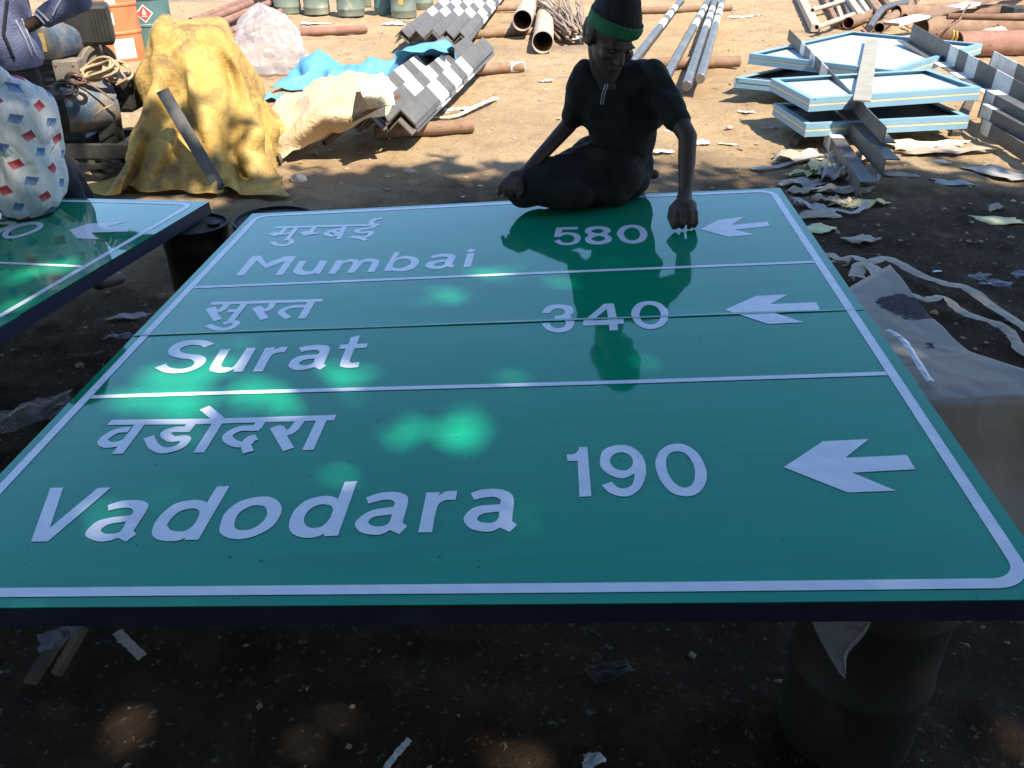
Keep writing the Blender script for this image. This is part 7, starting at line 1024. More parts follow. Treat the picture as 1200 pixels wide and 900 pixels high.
for px, dy in ((124, -.20), (60, -.2), (124, .25), (60, .25)):
    cw = Vector((on_y(px, 187, YG - .2).x, YG + dy, .115))
    Mr = Matrix.Rotation(R(90), 3, 'X') @ Matrix.Rotation(.0, 3, 'Y')
    w_ = MB().lathe([(.06, -.035), (.09, -.04), (.112, -.03), (.12, 0), (.112, .03), (.09, .04), (.06, .035)], cw, 32, Mr).build('wheel', MAT['rubber'], gen, smooth=True)
    MB().lathe([(.001, .02), (.02, .025), (.025, .012), (.055, .008), (.062, .03), (.066, .03), (.066, -.03), (.001, -.03)], cw, 28, Mr).build('rim', MAT['engine_grey'], w_, smooth=35)
MB().tube([g(88, 95, 5.4), g(108, 100, 5.36), g(126, 112, 5.36), g(134, 118, 5.38)], .006, 6).build('fuel_line', MAT['rust'], gen, smooth=True)
MB().tube([g(110, 138, 5.34), g(120, 128, 5.33), g(134, 122, 5.34)], .005, 6).build('fuel_line', MAT['rope'], gen, smooth=True)

def coil(c, r, n, tr, m, name, label, cat, tilt=(0, 0), spread=.5, tail=None, seed=0):
    rd = random.Random(seed); mb = MB(); path = []
    M = Matrix.Rotation(tilt[0], 3, 'X') @ Matrix.Rotation(tilt[1], 3, 'Y')
    ph = 0
    for k in range(n * 18):
        a_ = 2 * math.pi * k / 18; rr = r * (1 + .16 * math.sin(a_ * .31 + seed) + .10 * math.sin(a_ * 1.07))
        path.append(Vector(c) + M @ Vector((rr * math.cos(a_), rr * spread * math.sin(a_), tr * 1.2 * (k / 18) * .55 + .012 * math.sin(a_ * .5 + 1) + .010 * math.sin(2.3 * a_))))
    if tail: path += [Vector(p) for p in tail]
    mb.tube(path, tr, 6)
    return tag(mb.build(name, m, smooth=True), label, cat)
coil(g(116, 86, 5.46), .115, 7, .0085, MAT['rope'], 'rope_coil', 'tan rope coiled on top of the blue generator barrel', 'rope', (.5, -.3), .55, [g(140, 82, 5.45), g(148, 92, 5.45), g(136, 100, 5.42)], 2)
coil(g(138, 86, 5.50), .075, 3, .0085, MAT['rope'], 'rope_coil', 'small loop of tan rope beside the yellow tarpaulin, hanging on the generator', 'rope', (.9, .3), .8, None, 5)
coil(g(76, 107, 5.28), .062, 6, .0075, MAT['cable'], 'cable_coil', 'dark cable coiled on the black end of the generator', 'cable', (.7, .1), .75, None, 9)
coil(g(88, 95, 5.30), .05, 5, .006, MAT['rust_dark'], 'chain_heap', 'rusty chain heaped in front of the grey junction box', 'chain', (.6, .4), .6, None, 3)

# ------------------------------------------------------------------ drums behind
p = on_z(134, 74, 0)
t = drum((p.x - .05, p.y + .25, 0), .285, .86, MAT['orange'], MAT['rust'], 'orange oil drum with peeling white labels, left of the dark teal drum', name='oil_drum', ribs=(.34, .66), group='oil drums behind the generator')
def on_drum(c, r, ang, z_, w, h, m, name, parent, M=None):
    mb = MB(); n_ = 9
    vs = []
    for k in range(n_):
        a_ = R(ang) + (k / (n_ - 1) - .5) * w / r
        for q_ in (0, 1): vs.append(Vector(c) + Vector((r * math.cos(a_), r * math.sin(a_), z_ + (q_ - .5) * h)))
    mb.add(vs, [(2 * k, 2 * k + 2, 2 * k + 3, 2 * k + 1) for k in range(n_ - 1)])
    return mb.build(name, m, parent)
oc = Vector((p.x - .05, p.y + .25, 0))
on_drum(oc, .2885, -63, .70, .14, .05, MAT['white_label'], 'paper_label', t)
on_drum(oc, .2885, -60, .60, .10, .035, MAT['white_label'], 'paper_label', t)
on_drum(oc, .2885, -32, .74, .08, .10, MAT['white_label'], 'paper_label', t)
on_drum(oc, .2885, -70, .44, .10, .12, MAT['white_label'], 'paper_label', t)
on_drum(oc, .2885, -48, .14, .22, .20, MAT['white_label'], 'paper_label', t)
p = on_z(160, 66, 0)
tc = Vector((p.x + .0, p.y + .45, 0))
t = drum(tc, .285, .86, MAT['teal'], MAT['rust'], 'dark teal oil drum with a red and white diamond sticker', name='oil_drum', ribs=(.34, .66), group='oil drums behind the generator')
def diamond(c, r, ang, z_, s, m, name, parent):
    mb = MB(); n_ = 13; vs = []
    for k in range(n_):
        f_ = k / (n_ - 1) * 2 - 1; a_ = R(ang) + f_ * s / r; hh = s * (1 - abs(f_)) + .0005
        vs += [Vector(c) + Vector((r * math.cos(a_), r * math.sin(a_), z_ - hh)), Vector(c) + Vector((r * math.cos(a_), r * math.sin(a_), z_ + hh))]
    mb.add(vs, [(2 * k, 2 * k + 2, 2 * k + 3, 2 * k + 1) for k in range(n_ - 1)])
    return mb.build(name, m, parent)
st = diamond(tc, .289, -68, .42, .095, MAT['white_label'], 'hazard_sticker', t)
diamond(tc, .2915, -68, .42, .079, MAT['red_label'], 'red_field', st)
mb = MB(); mb.add([tc + Vector((.294 * math.cos(R(-68) + x_ / .29), .294 * math.sin(R(-68) + x_ / .29), .42 + z_)) for x_, z_ in ((-.02, -.01), (.02, -.01), (.012, .03), (0, .055), (-.012, .03))], [(0, 1, 2, 3, 4)]); mb.build('flame_mark', MAT['white_label'], st)
mb = MB(); mb.add([tc + Vector((.294 * math.cos(R(-68) + x_ / .29), .294 * math.sin(R(-68) + x_ / .29), .42 + z_)) for x_, z_ in ((-.028, -.030), (.028, -.030), (.028, -.022), (-.028, -.022))], [(0, 1, 2, 3)]); mb.build('flame_mark', MAT['white_label'], st)
on_drum(tc, .2885, -45, .155, .12, .05, mat('turquoise_paint_smear', (.05, .42, .40), (.04, .35, .34), .5), 'paint_smear', t)
MB().tube([tc + Vector((.29 * math.cos(R(a_)), .29 * math.sin(R(a_)), z_)) for a_, z_ in ((-130, .72), (-105, .70), (-80, .73), (-60, .68), (-45, .74))], .007, 6).build('wire', MAT['rope'], t, smooth=True)

# the row of pale containers along the top of the frame
for i, (px, py, r_, h_, lab) in enumerate(((334, 17, .20, .62, 'pale green plastic drum, leftmost of the row behind the plastic bag'), (370, 12, .10, .5, 'narrow pale drum between the two left drums of the row'), (409, 20, .20, .62, 'pale green plastic drum in the middle of the row, dust up to its rib'),
        (428, 8, .09, .5, 'slim pale container just behind the row of drums'), (472, 22, .185, .64, 'pale green plastic drum with a small yellow sticker beside the angle irons'), (450, 18, .16, .62, 'dark grey drum in the shade of its neighbour beside the angle irons'), (494, 12, .17, .62, 'pale green drum partly hidden behind the far angle irons'), (369, 18, .19, .62, 'pale green plastic drum, second of the row from the left'))):
    p = on_z(px, py, 0)
    dark = i == 5
    tt = drum((p.x, p.y + r_, 0), r_, h_, MAT['teal'] if dark else MAT['zinc'], MAT['zinc'], lab, ribs=(.16, .55) if r_ > .12 else (.3,), name='plastic_drum', group='row of pale drums at the back', n=32)
    if i == 4: on_drum((p.x, p.y + r_, 0), r_ * 1.015, -95, .22, .07, .07, MAT['yellow_tag'], 'sticker', tt)

# ------------------------------------------------------------------ red-brown pipes behind the tarpaulin
def ground_pipe(a, b, r, m, label, name='steel_pipe', group=None, za=0.0, zb=0.0, n=20, th=.006, dents=.0):
    A = on_z(*a, za); B = on_z(*b, zb); A.z += r - .006; B.z += r - .006
    return tag(MB().pipe(A, B, r, th, n, dents).build(name, m, smooth=35), label, 'pipe', group)
GP = 'red-brown pipes behind the bag'
for a, b, r_, z_, lab in (((225, 30), (318, -6), .055, 0, 'red-brown pipe, hindmost of the bundle behind the plastic bag'), ((232, 33), (312, 0), .05, .0, 'red-brown pipe, second of the bundle behind the plastic bag'), ((240, 40), (324, 4), .05, .09, 'red-brown pipe lying on top of the bundle behind the plastic bag'),
        ((250, 44), (330, 8), .045, 0, 'red-brown pipe in the middle of the bundle behind the plastic bag'), ((262, 44), (334, 15), .045, .0, 'red-brown pipe next to the front one of the bundle behind the bag'), ((272, 48), (322, 24), .04, 0, 'red-brown pipe, front one of the bundle behind the plastic bag'),
        ((98, 52), (140, 36), .06, .05, 'upper red-brown pipe seen between the generator and the orange drum'), ((96, 66), (142, 50), .06, 0, 'lower red-brown pipe seen between the generator and the orange drum')):
    ground_pipe(a, b, r_, MAT['rust_red'], lab, group=GP, za=z_, zb=z_)
ground_pipe((340, 43), (430, 38), .05, MAT['rust_red'], 'thin red-brown pipe lying alone on the sand in front of the pale drums')
a = on_z(318, 4, .1); tag(MB().box(a, (.5, .25, .18), Matrix.Rotation(.4, 3, 'Z')).build('steel_box', MAT['engine_black'], bevel=.02), 'black steel box at the far end of the red-brown pipes', 'box')

# ------------------------------------------------------------------ plastic bag
pb = on_z(318, 90, 0) + Vector((0, .25, 0))
def bag_pt(u, v):
    a_ = 2 * math.pi * u
    prof = [(.0, .0), (.33, .01), (.38, .10), (.385, .24), (.34, .38), (.26, .49), (.14, .58), (.0, .62)]
    f_ = v * (len(prof) - 1); i = min(int(f_), len(prof) - 2); w = f_ - i
    r_ = prof[i][0] * (1 - w) + prof[i + 1][0] * w; z_ = prof[i][1] * (1 - w) + prof[i + 1][1] * w
    d_ = Vector((math.cos(a_), math.sin(a_) * .6, 0))
    q = Vector((d_.x * 2.1, d_.y * 2.1, z_ * 4))
    w2 = noise.noise(q * 1.3) * .18 + abs(noise.noise(q * 2.3)) * -.26 + abs(noise.noise(q * 5.1)) * -.10
    p_ = d_ * r_ * (1 + w2)
    return pb + Vector((p_.x + (z_ / .65) * -.09, p_.y, z_ + (.05 * noise.noise(q * 2.2) if z_ > .05 else 0)))
tag(MB().grid(72, 40, bag_pt).build('plastic_bag', MAT['bag'], smooth=40), 'large crumpled milky plastic bag between the yellow tarpaulin and the blue one', 'plastic bag')

# blue tarpaulins, tan sheet
mb = cloth_mesh(CLOTH['blue'])
for p_ in mb.v:
    q = p_ * 5.0; p_.z += .03 * (1 - 2.4 * abs(noise.noise(q))) + .018 * (1 - 2.4 * abs(noise.noise(q * 2.2)))
tag(mb.build('blue_tarpaulin', MAT['blue_tarp'], smooth=True, thick=.003, sub=1), 'bright blue crumpled tarpaulin behind the tan sheet', 'tarpaulin')
def soft_sheet(rows_, nu, nv, amp, seed, freq=3.0, crease=.5):
    """a stiff sheet laid through a net of points, with creases"""
    G_ = [[on_z(*c_) for c_ in r_] for r_ in rows_]
    def spl(p_, t_):
        n_ = len(p_) - 1; f_ = min(t_ * n_, n_ - 1e-6); i = int(f_); w = f_ - i
        a_, b_, c_, d_ = p_[max(i - 1, 0)], p_[i], p_[i + 1], p_[min(i + 2, n_)]
        return .5 * ((2 * b_) + (c_ - a_) * w + (2 * a_ - 5 * b_ + 4 * c_ - d_) * w * w + (3 * b_ - a_ - 3 * c_ + d_) * w ** 3)
    def fn(u, v):
        p_ = spl([spl(r_, u) for r_ in G_], v)
        q = Vector((p_.x * freq + seed, p_.y * freq, seed))
        return p_ + Vector((0, 0, amp * (.6 * noise.noise(q) + crease * (1 - 3 * abs(noise.noise(q * 1.5 + Vector((3, 1, 2))))))))
    return MB().grid(nu, nv, fn)
tag(soft_sheet([((300, 142, .14), (345, 108, .26), (400, 92, .40), (450, 90, .46)), ((308, 160, .10), (355, 130, .28), (405, 108, .43), (455, 101, .44)), ((320, 178, .04), (362, 155, .20), (412, 128, .36), (460, 113, .38)), ((331, 188, .012), (372, 172, .08), (420, 143, .27), (452, 126, .33))], 40, 30, .04, 4.0, 3.4, 1.0).build('tan_sheet', MAT['tan_sheet'], smooth=True, thick=.003), 'stiff tan paper sheet draped over the near end of the angle irons', 'paper sheet')
def crumple(c, size, m, name, label, cat, seed, amp=.25, rz=0.0, n=12, aspect=.6, fold=1.0, ragged=.25, group=None, lift_=.006):
    """a torn scrap with flat facets and hard creases, lying on the ground"""
    rd = random.Random(seed); Mz = Matrix.Rotation(rz, 3, 'Z'); off = rd.uniform(0, 90)
    n = 9 if n <= 12 else n
    H_ = [[rd.random() for _ in range(n)] for _ in range(n)]
    J_ = [[(rd.uniform(-.32, .32), rd.uniform(-.32, .32)) for _ in range(n)] for _ in range(n)]
    sx_ = rd.uniform(-.5, .5); cut_ = [rd.uniform(.72, 1.1) for _ in range(4)]
    def fn(u, v):
        i = round(u * (n - 1)); j = round(v * (n - 1))
        x = (u - .5) * 2 + J_[j][i][0] * 2 / n; y = (v - .5) * 2 + J_[j][i][1] * 2 / n
        x *= cut_[0] if y > 0 else cut_[1]; y *= cut_[2] if x > 0 else cut_[3]
        x += sx_ * y
        q = Vector((x * 1.1 * fold + off, y * 1.1 * fold * aspect, off * .3))
        h = abs(noise.noise(q)) * .8 + .15 * H_[j][i]
        return Vector(c) + Mz @ Vector((x * size / 2, y * aspect * size / 2, 0)) + Vector((0, 0, h * size * amp + lift_))
    mb = MB().grid(n, n, fn)
    zmin = min(p_.z for p_ in mb.v); dz = Vector(c).z + lift_ - zmin
    for p_ in mb.v: p_.z += dz
    return tag(mb.build(name, m, smooth=22, thick=.0012), label, cat, group)
p = on_z(318, 118, 0); crumple((p.x, p.y, 0), .30, MAT['blue_tarp'], 'blue_tarpaulin', 'small scrap of blue tarpaulin between the yellow tarpaulin and the tan sheet', 'tarpaulin', 4, .30, .3, 16, .8, 1.4)
p = on_z(372, 180, 0); crumple((p.x, p.y, 0), .20, MAT['grey_paper'], 'folded_sack', 'folded grey sack lying under the front edge of the tan sheet', 'sack', 8, .25, .2, 12, .35, 1.2)
tag(soft_sheet([((418, 96, .50), (440, 92, .50), (455, 92, .48)), ((424, 112, .50), (446, 107, .49), (460, 106, .46)), ((430, 130, .36), (446, 126, .38), (463, 122, .40))], 14, 14, .02, 7.0).build('cream_sheet', MAT['cream_sheet'], smooth=True, thick=.003), 'cream sheet hanging over the angle irons at the right end of the tan sheet', 'paper sheet')
for k, (a, b, lab) in enumerate((((288, 75), (330, 190), 'thin wooden stick lying along the right side of the yellow tarpaulin'), ((300, 150), (330, 186), 'short stick by the tip of the tan sheet'))):
    A = on_z(*a, .30 if k == 0 else .10); B = on_z(*b, .02)
    tag(MB().beam(A, B, .02, .02).build('stick', MAT['wood']), lab, 'stick')
p = on_z(400, 165, 0.03); A = on_z(380, 168, .04); B = on_z(402, 152, .10)
tag(MB().pipe(A, B, .022, .004, 14).build('steel_pipe', MAT['rust_dark'], smooth=35), 'short dark rusty pipe poking from under the tan sheet', 'pipe')
A = on_z(410, 142, .30); B = on_z(468, 112, .42)
tag(MB().beam(A, B, .03, .02).build('steel_bar', MAT['rust_dark']), 'thin dark bar lying on the angle irons in front of the blue tarpaulin', 'steel bar')

# ------------------------------------------------------------------ stacks of angle steel with painted bands
def row_len(A, B, py, z):
    """length along A-B (at height z) where a sight row py meets it"""
    best = None
    for k in range(401):
        p_ = A.lerp(B, k / 400); d = p_ - Vector((0, 0, CAM_H))
        c, s = math.cos(R(PITCH)), math.sin(R(PITCH))
        zc = d.y * c - d.z * s; yc = -d.y * s - d.z * c; y_ = 450 + 1000 * yc / zc
        e = abs(y_ - py)
        if best is None or e < best[0]: best = (e, k / 400 * (B - A).length)
    return best[1]

def roof_section(fl, t_):
    k = fl / math.sqrt(2); q = t_ * math.sqrt(2)
    return [(-k, -k), (0, 0), (k, -k), (k - t_ / math.sqrt(2), -k - t_ / math.sqrt(2)), (0, -q), (-k + t_ / math.sqrt(2), -k - t_ / math.sqrt(2))]

def banded(L, bands):
    st = [0.0]; mi = []
    for a, b in sorted(bands):
        a = max(.001, a); b = min(L - .001, b)
        if a - st[-1] > .0005: st.append(a); mi.append(0)
        st.append(b); mi.append(1)
    st.append(L); mi.append(0)
    return st, mi

def angle_stack(A, B, cols, layers, fl, t_, pitch, bands_rows, zrow, lab, group, rnd, col_labels):
    rd = random.Random(rnd)
    d = (B - A); L = d.length; M = rot_to(d)
    side = M @ Vector((0, 1, 0))
    bands = [(row_len(A, B, y0, zrow), row_len(A, B, y1, zrow)) for y0, y1 in bands_rows]
    st, mi = banded(L, bands)
    proto = None
    for c in range(cols):
        for l in range(layers):
            jog = rd.uniform(-.10, .10) + c * .02
            base = A + side * (pitch * c + rd.uniform(-.006, .006)) + d.normalized() * jog
            base.z = .10 + fl / math.sqrt(2) + t_ * 1.5 + l * (t_ * math.sqrt(2) + .006) + (.001 * c)
            where = (('bottom', 'fourth', 'third', 'second', 'top') if layers == 5 else ('bottom', 'third', 'second', 'top'))[l] + ' layer'
            label = 'white banded angle bar, %s, %s' % (col_labels[c], where)
            if proto is None:
                mb = MB().profile(roof_section(fl, t_), st, M, base, mi)
                proto = mb.build('angle_bar', [MAT['bar'], MAT['bar_white']], origin=base); o = proto
            else:
                o = proto.copy(); COL.objects.link(o); o.location = base
            o.rotation_euler.z = R(rd.uniform(-.25, .25))
            tag(o, label, 'angle bar', group)

A = on_z(470, 131, .27); B = on_z(567, 46, .27)
angle_stack(A, B, 3, 5, .14, .010, .205, ((104, 95), (88, 81), (75, 69)), .22, 'grey', 'angle bars of the near stack', 2, ('right column of the near stack', 'middle column of the near stack', 'left column of the near stack'))
A = on_z(540, 40, .22); B = on_z(600, -30, .22)
angle_stack(A, B, 5, 4, .115, .010, .168, ((17, 11), (6, 0), (-5, -10)), .22, 'grey', 'angle bars of the far stack', 4, ('rightmost column of the far stack', 'second column from the right of the far stack', 'middle column of the far stack', 'second column from the left of the far stack', 'leftmost column of the far stack'))

# rusty pipes that carry them
def pipe_px(a, b, r, m, label, z=None, th=.006, group=None, cap_m=None, dents=.01):
    A = on_z(*a, r if z is None else z); B = on_z(*b, r if z is None else z)
    o = MB().pipe(A, B, r, th, 24, dents).build('steel_pipe', m, smooth=35)
    return tag(o, label, 'pipe', group)
GS = 'rusty pipes laid out as rests on the sand'
pipe_px((440, 155), (554, 147), .050, MAT['rust'], 'rusty pipe under the near end of the angle iron stack, its end in the open', group=GS)
pipe_px((520, 84), (613, 78), .050, MAT['rust'], 'rusty pipe with a white painted end under the far end of the near stack', group=GS)
A = on_z(613.4, 77.9, .05); B = on_z(597, 79, .05)
tag(MB().pipe(A, B, .0515, .003, 24).build('paint_band', MAT['bar_white'], smooth=35), 'white sleeve round the end of the rusty pipe', 'sleeve')
pipe_px((540, 41), (640, 36), .050, MAT['rust'], 'rusty pipe crossing under the front of the two big pipes', group=GS)
pipe_px((560, 11), (660, 7), .045, MAT['rust'], 'rusty pipe crossing under the back of the two big pipes', group=GS)
pipe_px((700, 76), (866, 72), .058, MAT['rust'], 'long rusty pipe under the near ends of the striped poles', group=GS)
pipe_px((700, 14), (857, 9), .048, MAT['rust'], 'long rusty pipe under the far part of the striped poles', group=GS)

# two big pipes
A = on_z(612, 24, .235); B = on_z(634, -30, .235)
tag(MB().pipe(A, B, .122, .008, 40, .004).build('large_pipe', MAT['rust_pale'], smooth=35), 'big dusty steel pipe raised on a cross pipe, left of the pair', 'pipe', 'pair of big pipes')
A = on_z(636, 49.5, .120); B = on_z(643, -30, .15)
tag(MB().pipe(A, B, .122, .008, 40, .004).build('large_pipe', MAT['rust_pale'], smooth=35), 'big dusty steel pipe lying nearer on the sand, right of the pair', 'pipe', 'pair of big pipes')

# galvanised poles with three white bands
for k, (a, b, rows, lab) in enumerate((((736, 79), (806, -10), ((32, 25), (21, 16), (13, 9)), 'galvanised pole with white bands, leftmost of the four beside the seated man'), ((762, 125), (836, -10), ((32, 25), (21, 16), (13, 9)), 'galvanised pole with white bands, second from the left'),
        ((804.5, 101), (841.5, -10), ((34, 27), (23, 18), (15, 10.5)), 'galvanised pole with white bands, third from the left, its capped end nearest'), ((820.5, 92), (849.6, -10), ((29, 22), (19, 14), (11.5, 7)), 'galvanised pole with white bands, rightmost of the four'))):
    A = on_z(*a, .165); B = on_z(*b, .165); d = B - A; M = rot_to(d) @ Matrix(((0, 0, 1), (1, 0, 0), (0, 1, 0)))
    r_ = .044
    t = thing('striped_pole', A, lab, 'pole', 'galvanised poles with white bands')
    MB().lathe([(.001, -.004), (r_ * .9, -.004), (r_, 0), (r_, d.length * .3), (r_, d.length), (.001, d.length)], A, 28, M).build('tube', MAT['steel'], t, smooth=35)
    for y0, y1 in rows:
        s0, s1 = row_len(A, B, y0, .165), row_len(A, B, y1, .165)
        MB().lathe([(r_, s0), (r_ + .001, s0), (r_ + .001, s1), (r_, s1)], A, 28, M).build('white_band', MAT['bar_white'], t, smooth=35)

# ------------------------------------------------------------------ brushwood
rd = random.Random(21); base = on_z(668, 52, 0); top = on_z(676, -30, 0)
for k in range(46):
    u = rd.uniform(-.26, .26); z0 = rd.uniform(.0, .16); 
    a_ = base + Vector((u * .55 + .06, rd.uniform(-.15, .5), z0 + .012)); b_ = base + Vector((u * 1.5 + rd.uniform(-.25, .1) - .05, rd.uniform(1.6, 3.4), z0 + rd.uniform(.02, .25)))
    pts = [a_.lerp(b_, q_ / 5) + Vector((rd.uniform(-.03, .03), 0, rd.uniform(-.015, .025))) for q_ in range(6)]
    r0 = rd.uniform(.008, .020)
    tag(MB().tube(pts, [r0, r0, r0 * .9, r0 * .8, r0 * .65, r0 * .4], 6).build('dry_stick', MAT['twig'], smooth=True), 'dry grey stick in the heap of brushwood behind the seated man', 'stick', 'sticks of the brushwood heap')
for k, (a, b) in enumerate((((650, 33), (664, 20)), ((648, 31), (661, 24)))):
    tag(MB().tube([on_z(*a, .02), on_z(*b, .12)], [.016, .011], 6).build('dry_stick', MAT['twig'], smooth=True), ('longer' if k == 0 else 'shorter') + ' dry stick poking out left of the brushwood heap', 'stick')
p = on_z(676, 50, 0); crumple((p.x, p.y, .02), .28, MAT['white_scrap'], 'white_rag', 'white rag at the foot of the brushwood heap', 'rag', 31, .3, .1, 12, .6)

# ------------------------------------------------------------------ pale blue sign trays
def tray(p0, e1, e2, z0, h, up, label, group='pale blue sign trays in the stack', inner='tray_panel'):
    """shallow welded tray: sheet bottom, four rims with a turned lip"""
    p0 = Vector((p0.x, p0.y, z0)); e1 = Vector((e1.x, e1.y, 0)); e2 = Vector((e2.x, e2.y, 0))
    t = thing('sign_tray', p0 + (e1 + e2) / 2, label, 'sign tray', group)
    u = e1.normalized(); w = e2.normalized()
    zb = z0 + (.004 if up else h - .004)
    mb = MB(); q = [p0 + u * .004 + w * .004, p0 + e1 - u * .004 + w * .004, p0 + e1 + e2 - u * .004 - w * .004, p0 + e2 + u * .004 - w * .004]
    q = [Vector((p_.x, p_.y, zb)) for p_ in q]
    mb.add([p_ - Vector((0, 0, .0015)) for p_ in q] + [p_ + Vector((0, 0, .0015)) for p_ in q], [(3, 2, 1, 0), (4, 5, 6, 7), (0, 1, 5, 4), (1, 2, 6, 5), (2, 3, 7, 6), (3, 0, 4, 7)])
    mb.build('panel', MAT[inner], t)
    C_ = [p0, p0 + e1, p0 + e1 + e2, p0 + e2]
    for k in range(4):
        a = C_[k]; b = C_[(k + 1) % 4]; d = (b - a).normalized(); inn = (C_[(k + 2) % 4] - b).normalized()
        sh_ = .001 * (k % 2)
        n_in = (inn - d * inn.dot(d)).normalized()
        lipw = .045
        zt = z0 + h if up else z0
        zi = zt - .003 if up else zt + .003
        mb = MB()
        z_lo, z_hi = z0 + sh_, z0 + h - sh_
        wall = [a, b, b + n_in * .003, a + n_in * .003]
        mb.add([Vector((p_.x, p_.y, z_)) for z_ in (z_lo, z_hi) for p_ in wall], [(3, 2, 1, 0), (4, 5, 6, 7), (0, 1, 5, 4), (1, 2, 6, 5), (2, 3, 7, 6), (3, 0, 4, 7)])
        a2 = a + d * (lipw * .0 + .003) + n_in * .003; b2 = b - d * .003 + n_in * .003
        lip = [a2, b2, b2 + n_in * lipw, a2 + n_in * lipw]
        zz = (zt - sh_ - .003, zt - sh_ - .0005) if up else (zt + sh_ + .0005, zt + sh_ + .003)
        mb.add([Vector((p_.x, p_.y, z_)) for z_ in zz for p_ in lip], [(3, 2, 1, 0), (4, 5, 6, 7), (0, 1, 5, 4), (1, 2, 6, 5), (2, 3, 7, 6), (3, 0, 4, 7)])
        mb.build('rim', MAT['pale_blue'], t)
    return t
def spacer(p0, e1, e2, z0, label):
    """cream foam between two trays laid back to back"""
    p0 = Vector((p0.x, p0.y, z0)); e1 = Vector((e1.x, e1.y, 0)); e2 = Vector((e2.x, e2.y, 0)); u = e1.normalized() * .0015; w = e2.normalized() * .0015
    q = [p0 + u + w, p0 + e1 - u + w, p0 + e1 + e2 - u - w, p0 + e2 + u - w]
    tag(MB().add([p_ + Vector((0, 0, z_)) for z_ in (.0005, .0135) for p_ in q], [(3, 2, 1, 0), (4, 5, 6, 7), (0, 1, 5, 4), (1, 2, 6, 5), (2, 3, 7, 6), (3, 0, 4, 7)]).build('foam_sheet', MAT['cream']), label, 'foam sheet')
H = .038
def pair(fl, fr, bl, zt, lab, spl, inner='tray_panel'):
    """fl, fr, bl: near left, near right and far left corner of the upper rim"""
    p0 = on_z(*fl, zt); e1 = on_z(*fr, zt) - p0; e2 = on_z(*bl, zt) - p0
    e2 = e2 - e1 * (e2.dot(e1) / e1.dot(e1)) * .6
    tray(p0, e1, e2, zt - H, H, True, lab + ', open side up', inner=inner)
    spacer(p0, e1, e2, zt - H - .014, spl)
    tray(p0, e1, e2, zt - 2 * H - .014, H, False, lab + ', turned over underneath')
pair((945, 145.5), (1137, 136), (925, 120), .19, 'lowest pale blue sign tray at the front', 'thin cream foam line in the lowest tray pair', 'shaded_inside')
pair((949.5, 115.5), (1150, 102), (930.6, 90), .36, 'pale blue sign tray under the bar feet at the front, upper pair', 'thin cream foam line in the upper front tray pair')
pair((1047, 82.5), (1152, 51), (869, 64.5), .36, 'large pale blue sign tray slanting at the back', 'thin cream foam line in the slanting back tray pair')
tray(on_z(1050, 110, .20), on_z(1120, 89, .20) - on_z(1050, 110, .20), on_z(861, 91, .20) - on_z(1050, 110, .20), .162, H, True, 'pale blue sign tray jutting out at the left below the slanting one, open side up', inner='shaded_inside')
p1 = on_z(1050, 110, .20); tray(p1, on_z(1120, 89, .20) - p1, on_z(861, 91, .20) - p1, .118, H, False, 'pale blue sign tray jutting out at the left, turned over on the ground')
for k, (a, b) in enumerate((((930, 168), (1000, 100)), ((1120, 158), (1150, 90)))):
    A = on_z(*a, .02); B = on_z(*b, .02); tag(MB().beam(A, B, .06, .045).build('timber_bearer', MAT['wood']), ('left' if k == 0 else 'right') + ' timber bearer in the shade under the sign trays', 'timber')

# ------------------------------------------------------------------ dark angle bars lying across the trays
def L_section(fv, fh, t_, right=1, foot=True):
    """upright flange with a foot (or a top) to the right"""
    s_ = right
    if foot: return [(0, 0), (s_ * -fh, 0), (s_ * -fh, t_), (s_ * -t_, t_), (s_ * -t_, fv), (0, fv)]
    return [(0, 0), (s_ * -t_, 0), (s_ * -t_, fv - t_), (s_ * -fh, fv - t_), (s_ * -fh, fv), (0, fv)]
def lbar(a, b, za, zb, fv, fh, foot, rows, label, right=1, m='dark_steel', grp='dark angle bars across the sign trays'):
    A = on_z(*a, za); B = on_z(*b, zb); d = B - A; M = rot_to(d)
    bands = [(u * d.length, v * d.length) for u, v in rows]
    st, mi = banded(d.length, bands)
    o = MB().profile(L_section(fv, fh, .007, right, foot), st, M, A, mi).build('angle_bar', [MAT[m], MAT['bar_white']], origin=A)
    return tag(o, label, 'angle bar', grp)
lbar((1034, 168), (922.5, 47), .20, .368, .10, .085, True, ((.50, .57), (.64, .70), (.77, .82)), 'long dark angle bar with pale bands slanting across the left of the trays')
lbar((1033, 206), (972, 138), .08, .08, .105, .09, False, ((.86, .985),), 'dark angle bar at the left foot of the trays, upper of the two lying nested')
lbar((1004, 233), (964, 168), .006, .006, .105, .09, False, ((.80, .98),), 'dark angle bar lying lowest at the left foot of the trays, nearest the sign')
lbar((1215, 136), (1066, 48), .22, .368, .150, .12, True, ((.18, .29), (.42, .50), (.575, .645)), 'dark angle bar with white bands across the right of the trays, upper edge tall', right=-1)
lbar((1225, 120), (1158, 82), .28, .34, .15, .12, True, ((.55, .98),), 'dark angle bar with a white band behind the right hand bars', right=-1)
lbar((1230, 166), (1150, 121), .17, .225, .10, .09, False, ((.84, .98),), 'dark angle bar with a pale end stepping down at the right, second from the top')
lbar((1228, 184), (1145, 137), .10, .15, .10, .09, False, ((.82, .98),), 'dark angle bar with a pale end stepping down at the right, third from the top')
lbar((1225, 206), (1146, 154), .02, .06, .10, .09, False, ((.84, .98),), 'dark angle bar with a pale end lying lowest at the right edge')
A = on_z(1010, 118, .369); B = on_z(1022, 46, .369)
tag(MB().beam(A, B, .115, .012).build('board', MAT['plank'], bevel=.002), 'grey flat board lying across the two upper trays', 'board')

